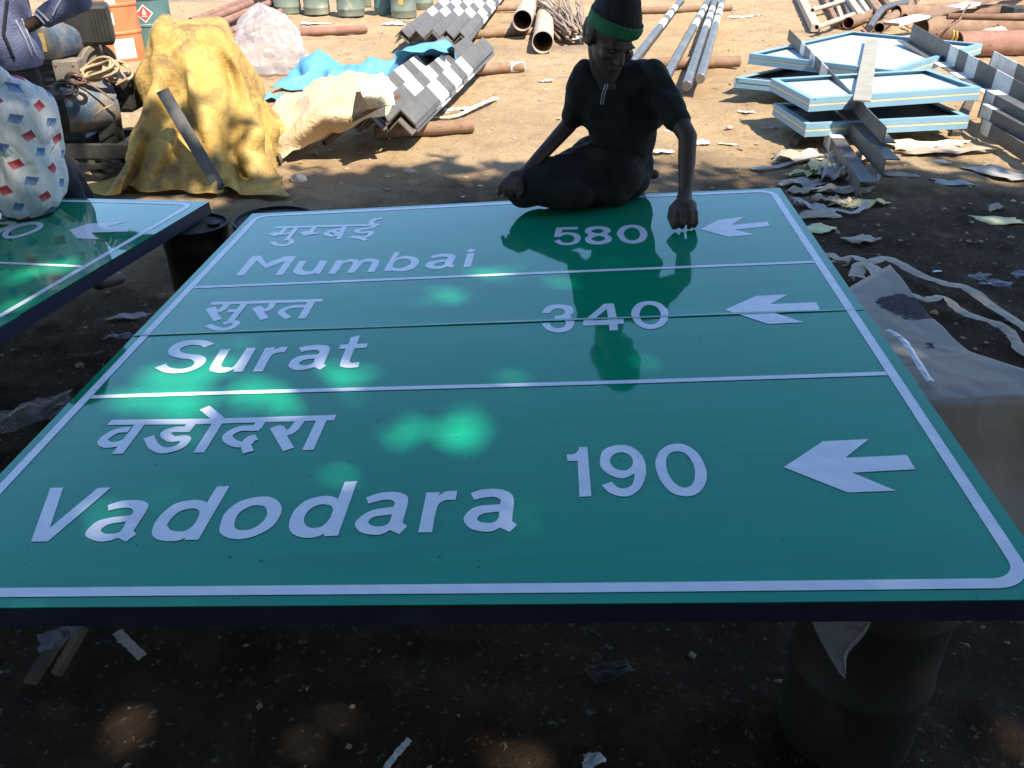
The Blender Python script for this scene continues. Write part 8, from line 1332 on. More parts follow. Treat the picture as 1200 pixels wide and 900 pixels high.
# ------------------------------------------------------------------ heap of rusty scrap at the top right
GH = 'rusty sections of the scrap heap'
def beam_px(a, b, w, h, za, zb, m, label, cat='steel section'):
    A = on_z(*a, za); B = on_z(*b, zb)
    return tag(MB().beam(A, B, w, h).build('steel_section', m, bevel=.006), label, cat, GH)
beam_px((956, 33), (935, -8), .12, .10, .06, .06, MAT['rust_pale'], 'pale rusty channel at the left end of the scrap heap')
beam_px((981, 28), (962, -10), .07, .07, .05, .05, MAT['rust'], 'rusty square section, second from the left in the scrap heap')
beam_px((988, 26), (974, -12), .06, .06, .05, .05, MAT['rust_pale'], 'pale rusty square section, third from the left in the scrap heap')
beam_px((996, 20), (984, -14), .06, .06, .05, .05, MAT['dark_steel'], 'dark steel section between pale ones in the scrap heap')
beam_px((1009, 20), (985, -14), .10, .10, .10, .10, MAT['rust_pale'], 'broad dusty channel in the scrap heap, over the dark section')
beam_px((1018, 15), (1000, -12), .06, .05, .12, .12, MAT['bar_white'], 'white painted flat bar in the scrap heap')
beam_px((1030, 14), (1010, -14), .10, .08, .14, .14, MAT['rust'], 'rusty channel in the middle of the scrap heap')
beam_px((1042, 8), (1022, -14), .08, .08, .16, .16, MAT['rust_dark'], 'dark rusty channel right of the middle of the scrap heap')
pipe_px((952, 12), (988, 1), .030, MAT['rust_pale'], 'thin dusty pipe lying across the left sections of the scrap heap, upper', z=.13, group=GH)
pipe_px((957, 32), (1000, 17), .032, MAT['rust_pale'], 'thin dusty pipe lying across the left sections of the scrap heap, lower', z=.12, group=GH)
pipe_px((994, 27), (1036, 12), .075, MAT['rust'], 'stubby rusty pipe with open end in the scrap heap', z=.075, group=GH)
pipe_px((1030, 33), (1076, -4), .065, MAT['rust'], 'rusty pipe slanting up in the scrap heap with open near end', z=.10, group=GH)
pts = [on_z(1019, 33, .06), on_z(1027, 20, .12), on_z(1034, 11, .18), on_z(1046, 6, .20), on_z(1062, 3, .2)]
tag(MB().tube(pts, .045, 16).build('bent_tube', MAT['steel'], smooth=40), 'bent galvanised tube in the scrap heap', 'tube', GH)
A = on_z(1044, 30, .30); B = on_z(1240, -20, .34)
st, mi = banded((B - A).length, [(.005, .9), (1.9, 2.6)])
tag(MB().profile([(-.09, 0), (.09, 0), (.09, .03), (-.09, .03)], st, rot_to(B - A), A, mi).build('steel_section', [MAT['rust'], MAT['bar_white']], origin=A), 'long rusty flat section with white painted end lying over the scrap heap', 'steel section', GH)
pipe_px((1078, 36), (1260, 28), .155, MAT['rust'], 'thick rusty pipe behind the right end of the trays, upper of two', group='thick rusty pipes right of the trays', th=.01)
pipe_px((1120, 52), (1260, 49), .135, MAT['rust_red'], 'thick rusty pipe behind the right end of the trays, nearer of two', group='thick rusty pipes right of the trays', th=.01)
pipe_px((1050, 16), (1250, 6), .11, MAT['rust'], 'rusty pipe at the back of the scrap heap', group=GH, th=.01)
pipe_px((1060, 22), (1190, 12), .06, MAT['rust_dark'], 'dark rusty tube under the long flat section', z=.2, group=GH)
pipe_px((1110, 19), (1200, 21), .035, MAT['rust_dark'], 'thin rusty tube lying on the thick pipe', z=.36, group=GH)
A = on_z(1190, 18, .2); tag(MB().box(A, (.30, .25, .22), Matrix.Rotation(.2, 3, 'Z')).build('steel_box', MAT['engine_black'], bevel=.015), 'dark steel box on the scrap heap at the right edge', 'box')
A = on_z(1168, 12, .2); tag(MB().box(A, (.42, .3, .12), Matrix.Rotation(.1, 3, 'Z')).build('steel_plate', MAT['rust_dark'], bevel=.01), 'dark rusty plate under the flat section at the right edge', 'steel plate')
p_ = on_z(1165, 40, .18); tag(MB().grid(14, 9, lambda u, v: p_ + Vector(((.16 + .05 * noise.noise(Vector((u * 5, v * 3, 1)))) * math.cos(2 * math.pi * u) * math.sin(math.pi * v), .14 * math.sin(2 * math.pi * u) * math.sin(math.pi * v), .09 * -math.cos(math.pi * v) * (1 + .3 * noise.noise(Vector((u * 6, v * 4, 4))))))).build('stone', MAT['rust_pale'], smooth=True), 'pale lump of stone on the thick rusty pipes', 'stone')
pts = [on_z(1060 + 3 * k, 32 - 1.2 * k + 2 * math.sin(k), .34 + .03 * math.sin(k * 1.3)) for k in range(14)]
tag(MB().tube([on_z(1098, 40, .30), on_z(1110, 32, .33), on_z(1124, 24, .37), on_z(1130, 12, .40), on_z(1137, 5, .42)], .012, 8).build('wire', MAT['rust_dark'], smooth=True), 'dark looping wire over the thick rusty pipe', 'wire')
for k in range(2):
    A = on_z(1116 + 4 * k, 42 + k, .28 - .04 * k)
    tag(MB().tube([A + Vector((-.03, -.06, .06)), A + Vector((0, -.03, .0)), A + Vector((.01, .02, -.1))], .012, 6).build('rope_end', MAT['yellow_tag'], smooth=True), ('left' if k == 0 else 'right') + ' end of yellow rope on the thick rusty pipe', 'rope')
rd = random.Random(8)
for k in range(14):
    px, py = rd.uniform(1000, 1090), rd.uniform(22, 40)
    A = on_z(px, py, .03); an = rd.uniform(0, 3.1); l_ = rd.uniform(.1, .35)
    tag(MB().beam(A - Vector((math.cos(an), math.sin(an), 0)) * l_ / 2, A + Vector((math.cos(an), math.sin(an), .12)) * l_ / 2, rd.uniform(.02, .05), .015).build('scrap_piece', rd.choice([MAT['rust'], MAT['rust_pale'], MAT['rust_red']])), 'small rusty offcut lying between the scrap heap and the trays', 'offcut', 'offcuts round the scrap heap')

# ------------------------------------------------------------------ brown sheet right of the large sign
rows = [((985, 345, .33), (1043, 310, .33)), ((1010, 380, .35), (1088, 366, .35)), ((1040, 430, .37), (1136, 410, .37)), ((1060, 455, .385), (1222, 444, .385)), ((1075, 474, .385), (1235, 462, .385)), ((1080, 484, .365), (1236, 474, .365)), ((1095, 510, .30), (1238, 498, .30)),
        ((1105, 545, .20), (1240, 536, .20)), ((1110, 560, .165), (1242, 552, .165)), ((1120, 585, .11), (1245, 570, .11)), ((1125, 640, .012), (1250, 625, .012)), ((1125, 690, .008), (1260, 670, .008))]
RL = [(on_z(a[0], a[1], a[2]), on_z(b[0], b[1], b[2])) for a, b in rows]
def brown_pt(u, v):
    f_ = v * (len(RL) - 1); i = min(int(f_), len(RL) - 2); w = f_ - i; w = w * w * (3 - 2 * w) * .5 + w * .5
    p_ = RL[i][0].lerp(RL[i + 1][0], w).lerp(RL[i][1].lerp(RL[i + 1][1], w), u)
    q = Vector((p_.x * 3.2, p_.y * 3.2, 1.3))
    am = .016 if v < .4 else .028
    return p_ + Vector((0, -.01 * noise.noise(q * 2) if v > .4 else 0, am * noise.noise(q) + .010 * abs(noise.noise(q * 2.7 + Vector((4, 0, 0))))))
def brown_mat():
    t = NT('brown_backing_sheet')
    o = t.pos()
    c = t.ramp(t.noise(3, 6, .6), [(.35, (.36, .305, .265)), (.65, (.29, .245, .21))])
    stain = on_z(1065, 357, .35)
    sp = t.n('ShaderNodeVectorMath', operation='DISTANCE'); t.l(o, sp.inputs[0]); sp.inputs[1].default_value = stain
    d_ = t.math('ADD', sp.outputs['Value'], t.math('MULTIPLY', t.math('SUBTRACT', t.noise(14, 6, .7), .5), .13))
    m1 = t.ramp(d_, [(.105, (1, 1, 1)), (.112, (0, 0, 0))])
    c = t.mix(m1, c, t.mix(t.step(t.noise(60, 4, .7), .62, .66), (.016, .016, .028), (.20, .17, .15)))
    c = t.mix(t.step(t.noise(9, 5, .65), .665, .675), c, (.022, .022, .028))
    t.set(Base_Color=c, Roughness=.7, Specular_IOR_Level=.15)
    t.bump(t.math('ABSOLUTE', t.math('SUBTRACT', t.noise(5, 3, .5, dist=.6), .5)), .5, .03)
    return t.mat
MAT['brown_sheet'] = brown_mat()
tag(MB().grid(40, 62, brown_pt).build('backing_sheet', MAT['brown_sheet'], smooth=True, thick=.002), 'stiff brown backing sheet with a dark paint stain right of the large sign', 'paper sheet')
BC = on_z(1150, 452, .35) + Vector((.04, -.02, 0))
bench = thing('steel_bench', (BC.x, BC.y, 0), 'low bench hidden under the brown backing sheet', 'bench')
a, b = on_z(1100, 430, .33), on_z(1230, 468, .33)
MB().box((BC.x, BC.y, .325), (.40, .22, .02)).build('top', MAT['wood'], bench)
for x_ in (-.17, .17):
    for y_ in (-.08, .08): MB().box((BC.x + x_, BC.y + y_, .157), (.04, .04, .315)).build('leg', MAT['dark_steel'], bench)
# white strip of film on it
def strip_line(pts, w, name, m, label, cat, group=None, up=.004, n=6, wob=.0, flat=False):
    P_ = [Vector(p) for p in pts]; fine = []
    for i in range(len(P_) - 1):
        p0 = P_[max(i - 1, 0)]; p1 = P_[i]; p2 = P_[i + 1]; p3 = P_[min(i + 2, len(P_) - 1)]
        for k in range(n):
            s_ = k / n
            fine.append(.5 * ((2 * p1) + (p2 - p0) * s_ + (2 * p0 - 5 * p1 + 4 * p2 - p3) * s_ * s_ + (3 * p1 - p0 - 3 * p2 + p3) * s_ ** 3))
    fine.append(P_[-1]); mb = MB(); vs = []
    for i, p_ in enumerate(fine):
        t_ = (fine[min(i + 1, len(fine) - 1)] - fine[max(i - 1, 0)]); t_.z = 0; t_.normalize(); s_ = Vector((-t_.y, t_.x, 0))
        tw = .28 * wob * noise.noise(Vector((i * .21, len(pts), w * 50)))
        s_ = s_ * math.cos(tw) + Vector((0, 0, math.sin(tw)))
        z_ = Vector((0, 0, up + abs(w / 2 * math.sin(tw))))
        jl = .5 + .22 * noise.noise(Vector((i * .9, 3, w * 90))); jr = .5 + .22 * noise.noise(Vector((i * .9, 9, w * 90)))
        vs += [p_ - s_ * w * jl + z_, p_ + z_ + Vector((0, 0, .006 * noise.noise(Vector((i * .7, 1, 1))) + .003)), p_ + s_ * w * jr + z_]
    fs = []
    for i in range(len(fine) - 1): fs += [(3 * i, 3 * i + 1, 3 * i + 4, 3 * i + 3), (3 * i + 1, 3 * i + 2, 3 * i + 5, 3 * i + 4)]
    return tag(mb.add(vs, fs).build(name, m, thick=.0008), label, cat, group)
strip_line([on_z(1040, 388, .40), on_z(1058, 400, .405), on_z(1074, 424, .41), on_z(1090, 449, .412)], .021, 'film_strip', MAT['white_scrap'], 'white curved strip of reflective film lying on the brown backing sheet', 'film strip')
strip_line([on_z(972, 298, 0), on_z(985, 306, .01), on_z(1000, 302, .03), on_z(1018, 308, .05), on_z(1040, 304, .05), on_z(1075, 322, .04), on_z(1110, 334, .05), on_z(1130, 338, .04), on_z(1160, 358, .02), on_z(1205, 388, .01)], .055, 'paper_ribbon', MAT['tan_paper'], 'long tan paper ribbon winding behind the brown sheet, farther one', 'paper ribbon', wob=.9)
strip_line([on_z(1060, 345, .06), on_z(1085, 352, .07), on_z(1105, 350, .06), on_z(1130, 368, .03), on_z(1165, 380, .03), on_z(1185, 392, .02), on_z(1195, 410, .01), on_z(1215, 425, .01)], .05, 'paper_ribbon', MAT['tan_paper'], 'tan paper ribbon curling along the brown sheet, nearer one', 'paper ribbon', wob=1.0)
strip_line([on_z(1003, 326, .05), on_z(1008, 312, .05), on_z(1022, 314, .06), on_z(1032, 330, .07)], .07, 'paper_ribbon', MAT['tan_paper'], 'short loop of tan paper at the tip of the brown sheet', 'paper ribbon', wob=.7)
strip_line([on_z(950, 252, 0), on_z(975, 246, 0.01), on_z(1000, 250, .02), on_z(1015, 240, .02)], .035, 'paper_ribbon', MAT['grey_paper'], 'grey paper ribbon in the litter behind the corner of the large sign', 'paper ribbon', wob=.6)
strip_line([on_z(880, 198, 0), on_z(910, 196, .01), on_z(940, 186, .03), on_z(965, 182, .02)], .05, 'paper_ribbon', MAT['grey_paper'], 'long grey film ribbon at the left of the litter heap', 'paper ribbon', wob=.6)
strip_line([on_z(505, 138, .0), on_z(535, 136, .02), on_z(560, 124, .03), on_z(582, 115, .02)], .055, 'paper_ribbon', MAT['cream_sheet'], 'cream paper ribbon twisting on the sand beside the near angle irons', 'paper ribbon', wob=.8)

# torn papers, each one lying on its own
for i, (px, py, s_, m, asp, rz, amp, lab) in enumerate((
    (962, 190, .62, 'tan_paper', .42, .0, .18, 'largest tan crumpled film at the back of the litter heap'),
    (935, 188, .36, 'cream_sheet', .45, .2, .18, 'cream crumpled paper at the left back of the litter heap'),
    (1000, 188, .40, 'tan_paper', .4, -.2, .25, 'tan film caught under the foot of the lowest angle bar'),
    (945, 206, .20, 'yellow_paper', .65, .5, .25, 'pale yellow torn paper standing up in the litter heap, left one'),
    (958, 200, .24, 'yellow_paper', .75, .9, .3, 'pale yellow torn paper in the middle of the litter heap'),
    (976, 210, .26, 'grey_paper', .9, .2, .45, 'grey translucent crumple in the middle of the litter heap'),
    (988, 208, .24, 'tan_paper', .8, 1.2, .5, 'tan crumple standing right of the yellow papers'),
    (972, 203, .12, 'yellow_tag', .7, .3, .3, 'small bright yellow scrap in the middle of the litter heap'),
    (937, 216, .26, 'grey_paper', .5, -.3, .22, 'grey scrap at the left front of the litter heap'),
    (945, 223, .22, 'tan_paper', .55, .4, .22, 'tan scrap at the front of the litter heap'),
    (1008, 216, .20, 'grey_paper', .9, .9, .6, 'grey folded film leaning against the lowest angle bar'),
    (990, 226, .34, 'tan_paper', .3, -.1, .2, 'long tan torn strip in front of the litter heap'),
    (1003, 240, .34, 'yellow_paper', .48, -.1, .20, 'large pale yellow torn paper in front of the angle bar feet'),
    (980, 238, .20, 'tan_paper', .8, .4, .35, 'tan crumple left of the large pale yellow paper'),
    (949, 244, .20, 'grey_paper', .55, -.5, .28, 'lilac grey scrap beside the far right corner of the large sign'),
    (957, 258, .24, 'tan_paper', .4, .1, .25, 'tan crumple right beside the far right corner of the large sign'),
    (958, 270, .20, 'yellow_paper', .7, .7, .12, 'dull yellow square of paper half under the right edge of the large sign'),
    (1008, 284, .18, 'tan_paper', .55, .5, .16, 'tan torn triangle alone on the dark soil'),
    (984, 308, .14, 'tan_paper', .7, .2, .2, 'tan scrap beside the right edge of the large sign'),
    (1182, 257, .34, 'yellow_paper', .40, -.05, .08, 'flat pale yellow sheet on the dark soil at the right edge'),
    (1165, 245, .14, 'tan_paper', .5, .5, .35, 'tan scrap standing behind the flat pale yellow sheet'),
    (1115, 215, .26, 'grey_paper', .42, -.15, .12, 'grey torn scrap on the dark soil in front of the trays'),
    (1102, 191, .15, 'tan_paper', .45, .1, .2, 'small tan scrap on the sand in front of the trays'),
    (1085, 172, .62, 'cream_sheet', .30, .1, .14, 'long cream film lying in front of the lowest tray'),
    (1105, 180, .60, 'tan_paper', .32, .2, .12, 'broad tan film lying in front of the lowest tray'),
    (1052, 205, .18, 'tan_paper', .4, .0, .2, 'tan scrap under the end of the upper angle bar'),
    (1175, 205, .42, 'grey_paper', .5, -.9, .14, 'grey film under the lowest angle bar at the right edge'),
    (775, 182, .13, 'white_scrap', .55, .2, .25, 'white scrap behind the seated man, right of his waist'),
    (818, 168, .16, 'white_scrap', .7, .5, .2, 'white scrap on the sand right of the seated man'),
    (790, 157, .12, 'white_scrap', .5, .1, .2, 'white scrap beside the sleeve of the seated man'),
    (853, 168, .13, 'cream_sheet', .3, -.4, .15, 'cream sliver of paper on the sand'),
    (875, 135, .12, 'white_scrap', .5, .1, .2, 'white scrap on the sand left of the trays'),
    (905, 150, .14, 'clear', .7, .2, .4, 'clear plastic scrap in the shade of the trays'),
    (535, 128, .28, 'cream_sheet', .6, .5, .2, 'cream torn paper on the sand beside the near angle irons'),
    (640, 95, .15, 'white_scrap', .6, .2, .25, 'white scrap on the sand left of the seated man'),
    (575, 43, .30, 'white_scrap', .5, .3, .3, 'white rag beside the rusty pipe in front of the big pipes'),
    (370, 30, .42, 'white_scrap', .3, .3, .1, 'white flat scrap on the sand in front of the pale drums'),
    (460, 30, .30, 'white_scrap', .6, .3, .3, 'white rag at the foot of the far angle irons'),
    (870, 20, .60, 'cream_sheet', .25, .5, .1, 'cream torn paper on the sand behind the poles'),
    (965, 10, .50, 'white_scrap', .3, .2, .15, 'white scrap near the left end of the scrap heap'),
    (1080, 12, .40, 'white_scrap', .5, .2, .3, 'white foam lump on the scrap heap'),
    (1110, 22, .25, 'white_scrap', .7, .2, .4, 'white crumpled scrap on the thick rusty pipe'),
    (350, 210, .09, 'tan_paper', .7, .2, .2, 'small tan scrap on the shaded ground behind the large sign'),
    (285, 200, .20, 'grey_paper', .6, .4, .25, 'grey sack scrap at the foot of the yellow tarpaulin'),
    (298, 192, .26, 'tan_sheet', .5, .3, .2, 'tan paper scrap between the yellow tarpaulin and the tan sheet'),
    (1168, 331, .16, 'clear', .45, -.2, .35, 'clear plastic scrap on the dark soil at the right'),
    (1197, 323, .10, 'clear', .6, .2, .35, 'small clear plastic scrap at the right edge'),
    (1098, 317, .06, 'white_scrap', .4, .3, .2, 'tiny white scrap on the dark soil at the right'),
    (1143, 341, .10, 'clear', .6, .6, .5, 'clear tape end on the tan paper ribbon'),
    (150, 375, .13, 'grey_paper', .4, .0, .25, 'grey leaf like scrap on the dark ground between the two signs'),
    (140, 395, .12, 'clear', .3, .3, .3, 'bright sliver of plastic on the dark ground between the two signs'),
    (40, 492, .30, 'clear', .7, .6, .4, 'clear crumpled plastic in the dark under the left sign'),
    )):
    p_ = on_z(px, py, 0); z_ = ground_z(p_.x, p_.y)
    if i == 40: z_ = .25
    if i == 41: z_ = .36
    if i in (48,): z_ = .06
    crumple((p_.x, p_.y, z_), s_, MAT[m], 'torn_paper' if m not in ('white_scrap', 'clear') else ('plastic_scrap' if m == 'clear' else 'white_scrap'), lab, 'scrap', 100 + i, amp * (1.25 if i < 14 else 1), rz, 13 if i < 14 else 12, asp, 1.5 if i < 14 else 1.2)

# in the dark in front of the large sign
A = on_z(66, 790, .02); B = on_z(98, 735, .10)
tag(MB().beam(A, B, .022, .016).build('wooden_batten', MAT['wood']), 'grey wooden batten leaning in the dark under the near left corner of the large sign', 'batten')
A = on_z(35, 800, .01); B = on_z(75, 740, .03)
tag(MB().beam(A, B, .03, .012).build('wooden_batten', MAT['wood']), 'second batten lying flat in the dark near the left drum', 'batten')
p_ = on_z(72, 748, .02); crumple((p_.x, p_.y, .02), .12, MAT['clear'], 'plastic_scrap', 'crumpled white plastic beside the battens in the dark', 'scrap', 301, .35, .8, 12, .5)
strip_line([on_z(138, 742, .05), on_z(150, 755, .045), on_z(168, 772, .03)], .024, 'film_strip', MAT['grey_paper'], 'white film strip on the dark ground below the large sign, right of the battens', 'film strip', wob=.5)
strip_line([on_z(452, 902, .01), on_z(466, 884, .012), on_z(480, 868, .02)], .015, 'film_strip', MAT['white_scrap'], 'narrow white strip on the dark ground at the bottom edge', 'film strip')
p_ = on_z(695, 897, .0); crumple((p_.x, p_.y, .01), .05, MAT['white_scrap'], 'plastic_scrap', 'small white crumple on the dark ground at the bottom edge', 'scrap', 302, .3, .3, 10, .7)
p_ = on_z(715, 790, 0); crumple((p_.x, p_.y, .0), .10, MAT['rubber'], 'torn_paper', 'dull grey scrap in the middle of the dark ground under the sign', 'scrap', 303, .3, .3, 12, .6)
p_ = on_z(945, 800, 0); crumple((p_.x, p_.y, .0), .10, MAT['grey_paper'], 'torn_paper', 'small grey scrap on the dark ground left of the hanging film', 'scrap', 304, .3, .3, 12, .4)
hb_ = MAIN.p(1.60, .02, -.045)
def hang(u, v):
    w_ = .075 * (1 - v * .82)
    return hb_ + Vector((.03 * v * v + (u - .5) * 2 * w_ * .8, .03 + .02 * math.sin(5 * u + 3 * v) + .012 * noise.noise(Vector((u * 4, v * 3, 2))), -.16 * v))
tag(MB().grid(14, 16, hang).build('hanging_film', MAT['clear'], smooth=True), 'clear plastic film hanging from the near edge of the large sign', 'plastic film')

# ------------------------------------------------------------------ stones, grit and dry leaves
def scatter(name, n, region, smin, smax, m, label, seed, flatness=.6, leaf=False, dens=None):
    rg = np.random.default_rng(seed)
    base = np.array([(1, 0, 0), (-1, 0, 0), (0, 1, 0), (0, -1, 0), (0, 0, 1), (0, 0, -1)], float)
    tri = np.array([(0, 2, 4), (2, 1, 4), (1, 3, 4), (3, 0, 4), (2, 0, 5), (1, 2, 5), (3, 1, 5), (0, 3, 5)])
    vs = []; fs = []; k = 0
    for _ in range(n):
        x = rg.uniform(region[0], region[1]); y = region[2] + (region[3] - region[2]) * rg.random() ** 1.35
        if dens is not None and rg.random() > dens(x, y): continue
        s = smin * (smax / smin) ** (rg.random() ** 2.2) * (.4 if y < 2.2 else 1.0); a = rg.uniform(0, 6.28); z = ground_z(x, y)
        c_, s_ = math.cos(a), math.sin(a)
        if leaf:
            L_ = s; w = s * rg.uniform(.25, .6); t1, t2 = rg.uniform(-.4, .5, 2)
            q = np.array([(-L_ * rg.uniform(.5, 1), rg.uniform(-.5, .5) * w, 0), (rg.uniform(-.6, .7) * L_, -w * rg.uniform(.4, 1), t1 * w), (L_ * rg.uniform(.4, 1), rg.uniform(-.6, .6) * w, t2 * L_ * .4), (rg.uniform(-.7, .6) * L_, w * rg.uniform(.3, 1), .1 * w)])
            q = np.stack([q[:, 0] * c_ - q[:, 1] * s_ + x, q[:, 0] * s_ + q[:, 1] * c_ + y, q[:, 2] + z + .004], 1)
            vs.append(q); fs += [(k, k + 1, k + 2), (k, k + 2, k + 3)]; k += 4
        else:
            q = base * rg.uniform(.6, 1.2, (6, 3)) * s; q[:, 2] *= flatness; q[:, 0] *= rg.uniform(.7, 1.4)
            q = np.stack([q[:, 0] * c_ - q[:, 1] * s_ + x, q[:, 0] * s_ + q[:, 1] * c_ + y, q[:, 2] + z + s * .15], 1)
            vs.append(q); fs += [tuple(t_ + k) for t_ in tri]; k += 6
    me = bpy.data.meshes.new(name); me.from_pydata(np.concatenate(vs).tolist(), [], fs); me.materials.append(m); me.update()
    o = bpy.data.objects.new(name, me); COL.objects.link(o)
    return tag(o, label, name, kind='stuff')
scatter('gravel', 9000, (-6, 6, .8, 15), .004, .028, mat('gravel_stone', (.42, .31, .21), (.27, .19, .13), .9, 0, 3, .3), 'small stones and grit strewn over the sand', 41)
scatter('pale_grit', 1500, (-6, 6, .8, 15), .004, .020, mat('pale_grit', (.60, .50, .38), (.48, .38, .27), .9, 0, 3, .3), 'pale chips strewn over the sand', 42, dens=lambda x, y: min(1, max(0, (y - 1.9) / 2)))
scatter('dark_litter', 1500, (-6, 6, .8, 15), .006, .028, mat('dark_chips', (.10, .065, .045), (.16, .11, .075), .9, 0, 3, .3), 'dark chips of bark and rust on the ground', 43, leaf=True, dens=lambda x, y: min(1, max(.3, (y - 1.9) / 2)))
scatter('dry_leaves', 900, (-5, 6, .8, 12), .010, .035, mat('dry_leaf', (.26, .17, .09), (.18, .11, .06), .8, 0, 3, .2), 'dry leaves and twigs on the ground', 44, leaf=True, dens=lambda x, y: min(1, max(.12, (y - 1.9) / 2)))
scatter('paper_flakes', 420, (-3, 5.5, 1, 14), .008, .035, MAT['grey_paper'], 'small flakes of torn paper on the ground', 45, leaf=True, dens=lambda x, y: min(1, max(.05, (y - 1.9) / 2)))
for i, (px, py, s_) in enumerate(((350, 210, .06), (285, 195, .07), (630, 200, .03), (480, 205, .035), (855, 150, .03), (700, 120, .03))):
    p_ = on_z(px, py, 0); z_ = ground_z(p_.x, p_.y); rd = random.Random(i)
    bm = bmesh.new(); bmesh.ops.create_icosphere(bm, subdivisions=2, radius=s_)
    for v in bm.verts: v.co = v.co * (1 + .35 * noise.noise(v.co / s_ * 1.1 + Vector((i * 7, 0, 0)))); v.co.z *= .6
    me = bpy.data.meshes.new('stone'); bm.to_mesh(me); bm.free(); me.materials.append(MAT['rust_pale'])
    o = bpy.data.objects.new('stone', me); COL.objects.link(o); o.location = (p_.x, p_.y, z_ + s_ * .25)
    tag(o, ('flat stone on the shaded ground behind the large sign', 'stone at the foot of the yellow tarpaulin', 'small stone beside the knee of the seated man', 'small stone on the dappled ground behind the sign', 'small stone on the sand right of the poles', 'small stone behind the seated man')[i], 'stone')

# ------------------------------------------------------------------ the tree that shades the benches (its crown is above and behind the camera)
tree = thing('shade_tree', (3.6, -4.6, 0), 'broad tree standing behind the camera, its crown shading the sign benches', 'tree')
hub = Vector((3.5, -4.4, 2.9))
MB().tube([(3.6, -4.6, -.1), (3.62, -4.6, .3), (3.55, -4.5, 1.2), (3.52, -4.45, 2.2), hub], [.34, .26, .21, .19, .18], 14).build('trunk', MAT['bark'], tree, smooth=True)
AX, AY = SUN.x / SUN.z, SUN.y / SUN.z
def shade_edge(x):
    xs = (-9, -3, -1.6, -.9, -.2, 1, 2.4, 4, 9); ys = (5.7, 5.7, 5.75, 5.75, 5.8, 5.85, 5.8, 5.8, 5.6)
    return float(np.interp(x, xs, ys))
# gaps in the crown where flecks of sun come through: points on the sign (u, v, half width, half depth, share let through)
def sunpoint(p_): return (p_.x - AX * p_.z, p_.y - AY * p_.z)
GAPS = []
for u_, v_, a_, b_, k_ in GAPS_SIGN:
    x_, y_ = sunpoint(MAIN.p(u_, v_)); GAPS.append((x_, y_, a_, b_, k_))
for px, py, z_, a_, b_, k_ in GAPS_GROUND:
    p_ = on_z(px, py, z_); x_, y_ = sunpoint(p_); GAPS.append((x_, y_, a_, b_, k_))
rg = np.random.default_rng(77)
N = 195000
qx = rg.uniform(-12.5, 11.5, N); qy = rg.uniform(-8, 6.9, N)
qx[165000:] = rg.uniform(-3.4, 4.4, 30000); qy[165000:] = rg.uniform(-1.5, 5.8, 30000)
zc = rg.uniform(0, 1, N)
dome = np.clip(1 - ((qx + .5) / 13) ** 2, 0, 1) * np.clip(1 - ((qy - 2.5) / 14) ** 2, 0, 1)
th_ = .8 + 1.1 * dome
zz = 3.6 + 2.2 * dome ** .7 + 1.0 * vnoise(qx * .6 + 40, qy * .6 + 40, 9) + th_ * zc
edge_n = np.array([shade_edge(v) for v in qx]) + .5 * (vnoise(qx * 1.9 + 20, qy * 1.9 + 20, 12) - .5) + .35 * (vnoise(qx * 5 + 20, qy * 5 + 20, 13) - .5)
d_edge = edge_n - qy
keep = rg.random(N) < np.clip(d_edge / .55, 0, 1) ** .8
cl = vnoise(qx * 2.6 + 60, qy * 2.6 + 60, 14) * .6 + vnoise(qx * 6 + 60, qy * 6 + 60, 15) * .4
rim_zone = np.clip(1 - d_edge / 1.5, 0, 1)
keep &= rg.random(N) < 1 - rim_zone * np.clip((cl - .42) / .12, 0, 1) * .97
gate = rg.random(N)
for x_, y_, a_, b_, k_ in GAPS:
    dd = ((qx - x_) / (a_ * .9 + .055)) ** 2 + ((qy - y_) / (b_ * .9 + .055)) ** 2 + 1.5 * (vnoise(qx * 13 + 7, qy * 13 + 7, 16) - .5)
    keep &= ~((dd < 1) & (gate < k_))
# thin places in the crown over the left half of the large sign: many small uneven flecks
ox_, oy_ = sunpoint(MAIN.p(.55, .62))
wt = np.exp(-(((qx - ox_) / .75) ** 2 + ((qy - oy_) / .62) ** 2))
fleck = vnoise(qx * 8.5 + 31, qy * 11 + 11, 18) * .65 + vnoise(qx * 19 + 31, qy * 23 + 11, 19) * .35
keep &= ~((fleck > .88 - .22 * wt) & (wt > .15) & (gate < .985))
qx, qy, zz = qx[keep], qy[keep], zz[keep]; N = len(qx)
cx = qx + AX * zz; cy = qy + AY * zz
a1 = rg.uniform(0, 2 * np.pi, N); tl = rg.uniform(-.7, .7, N); rl = rg.uniform(-.7, .7, N); L_ = rg.uniform(.07, .13, N); W_ = L_ * rg.uniform(.34, .5, N)
dx = np.stack([np.cos(a1) * np.cos(tl), np.sin(a1) * np.cos(tl), np.sin(tl)], 1); sd = np.stack([-np.sin(a1) * np.cos(rl), np.cos(a1) * np.cos(rl), np.sin(rl)], 1)
cc = np.stack([cx, cy, zz], 1)
V_ = np.stack([cc - dx * L_[:, None], cc - sd * W_[:, None], cc + dx * L_[:, None], cc + sd * W_[:, None]], 1).reshape(-1, 3)
me = bpy.data.meshes.new('crown'); me.vertices.add(4 * N); me.vertices.foreach_set('co', V_.astype(np.float32).ravel())
me.loops.add(4 * N); me.loops.foreach_set('vertex_index', np.arange(4 * N, dtype=np.int32)); me.polygons.add(N); me.polygons.foreach_set('loop_start', np.arange(0, 4 * N, 4, dtype=np.int32))
me.update(calc_edges=True); me.materials.append(MAT['leaf'])
crown = bpy.data.objects.new('crown', me); COL.objects.link(crown); crown.parent = tree; crown.location = -Vector(tree.location)
crown['kind'] = 'stuff'
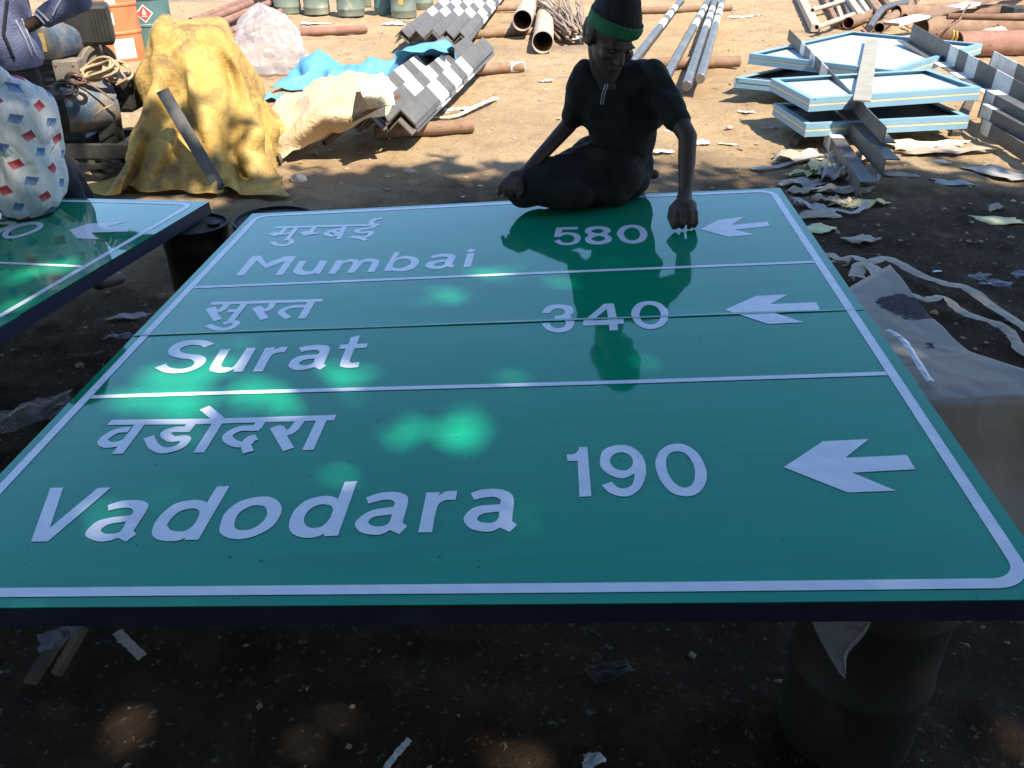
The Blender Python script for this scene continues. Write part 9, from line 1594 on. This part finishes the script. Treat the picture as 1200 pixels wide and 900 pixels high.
for k in range(11):
    a_ = 2 * math.pi * k / 11 + .2; r_ = (4.6, 6.2)[k % 2]
    tip = Vector((2.4 + r_ * 1.1 * math.cos(a_), -2.6 + r_ * .7 * math.sin(a_), 5.6))
    m1 = hub.lerp(tip, .4) + Vector((0, 0, .5)); m2 = hub.lerp(tip, .72) + Vector((0, 0, .3))
    MB().tube([hub, hub.lerp(m1, .5) + Vector((0, 0, .2)), m1, m2, tip], [.12, .09, .07, .045, .015], 8).build('limb', MAT['bark'], tree, smooth=True)

# unseen leaf screen added behind the camera to keep sky light off the foreground
sky_blocker = thing('sky_blocker', (0, -7.2, 0), 'leaf screen added out of view behind the camera to block sky light', 'sky_blocker')
N = 26000
hx = rg.uniform(-9, 9, N); hy = -7.2 + rg.normal(0, .55, N); hz = rg.uniform(.02, 1, N) ** .8 * (4.6 + 1.2 * vnoise(hx * .9 + 50, hy * .0 + 3, 21))
a1 = rg.uniform(0, 2 * np.pi, N); tl = rg.uniform(-1, 1, N); L_ = rg.uniform(.10, .17, N); W_ = L_ * rg.uniform(.35, .5, N)
dx = np.stack([np.cos(a1) * np.cos(tl), np.sin(a1) * np.cos(tl), np.sin(tl)], 1); sd = np.cross(dx, rg.normal(0, 1, (N, 3))); sd /= np.linalg.norm(sd, axis=1)[:, None]
cc = np.stack([hx, hy, hz], 1)
V_ = np.stack([cc - dx * L_[:, None], cc - sd * W_[:, None], cc + dx * L_[:, None], cc + sd * W_[:, None]], 1).reshape(-1, 3)
me = bpy.data.meshes.new('foliage'); me.vertices.add(4 * N); me.vertices.foreach_set('co', V_.astype(np.float32).ravel())
me.loops.add(4 * N); me.loops.foreach_set('vertex_index', np.arange(4 * N, dtype=np.int32)); me.polygons.add(N); me.polygons.foreach_set('loop_start', np.arange(0, 4 * N, 4, dtype=np.int32))
me.update(calc_edges=True); me.materials.append(MAT['leaf'])
fo = bpy.data.objects.new('foliage', me); COL.objects.link(fo); fo.parent = sky_blocker; fo.location = -Vector(sky_blocker.location); fo['kind'] = 'stuff'
for k in range(12):
    x_ = -8.2 + 1.5 * k
    MB().tube([(x_, -7.2, -.05), (x_ + .1, -7.15, 1.2), (x_ - .1, -7.25, 2.6), (x_ + .05, -7.2, 4.0)], [.06, .045, .03, .012], 7).build('sky_blocker_stem', MAT['bark'], sky_blocker, smooth=True)
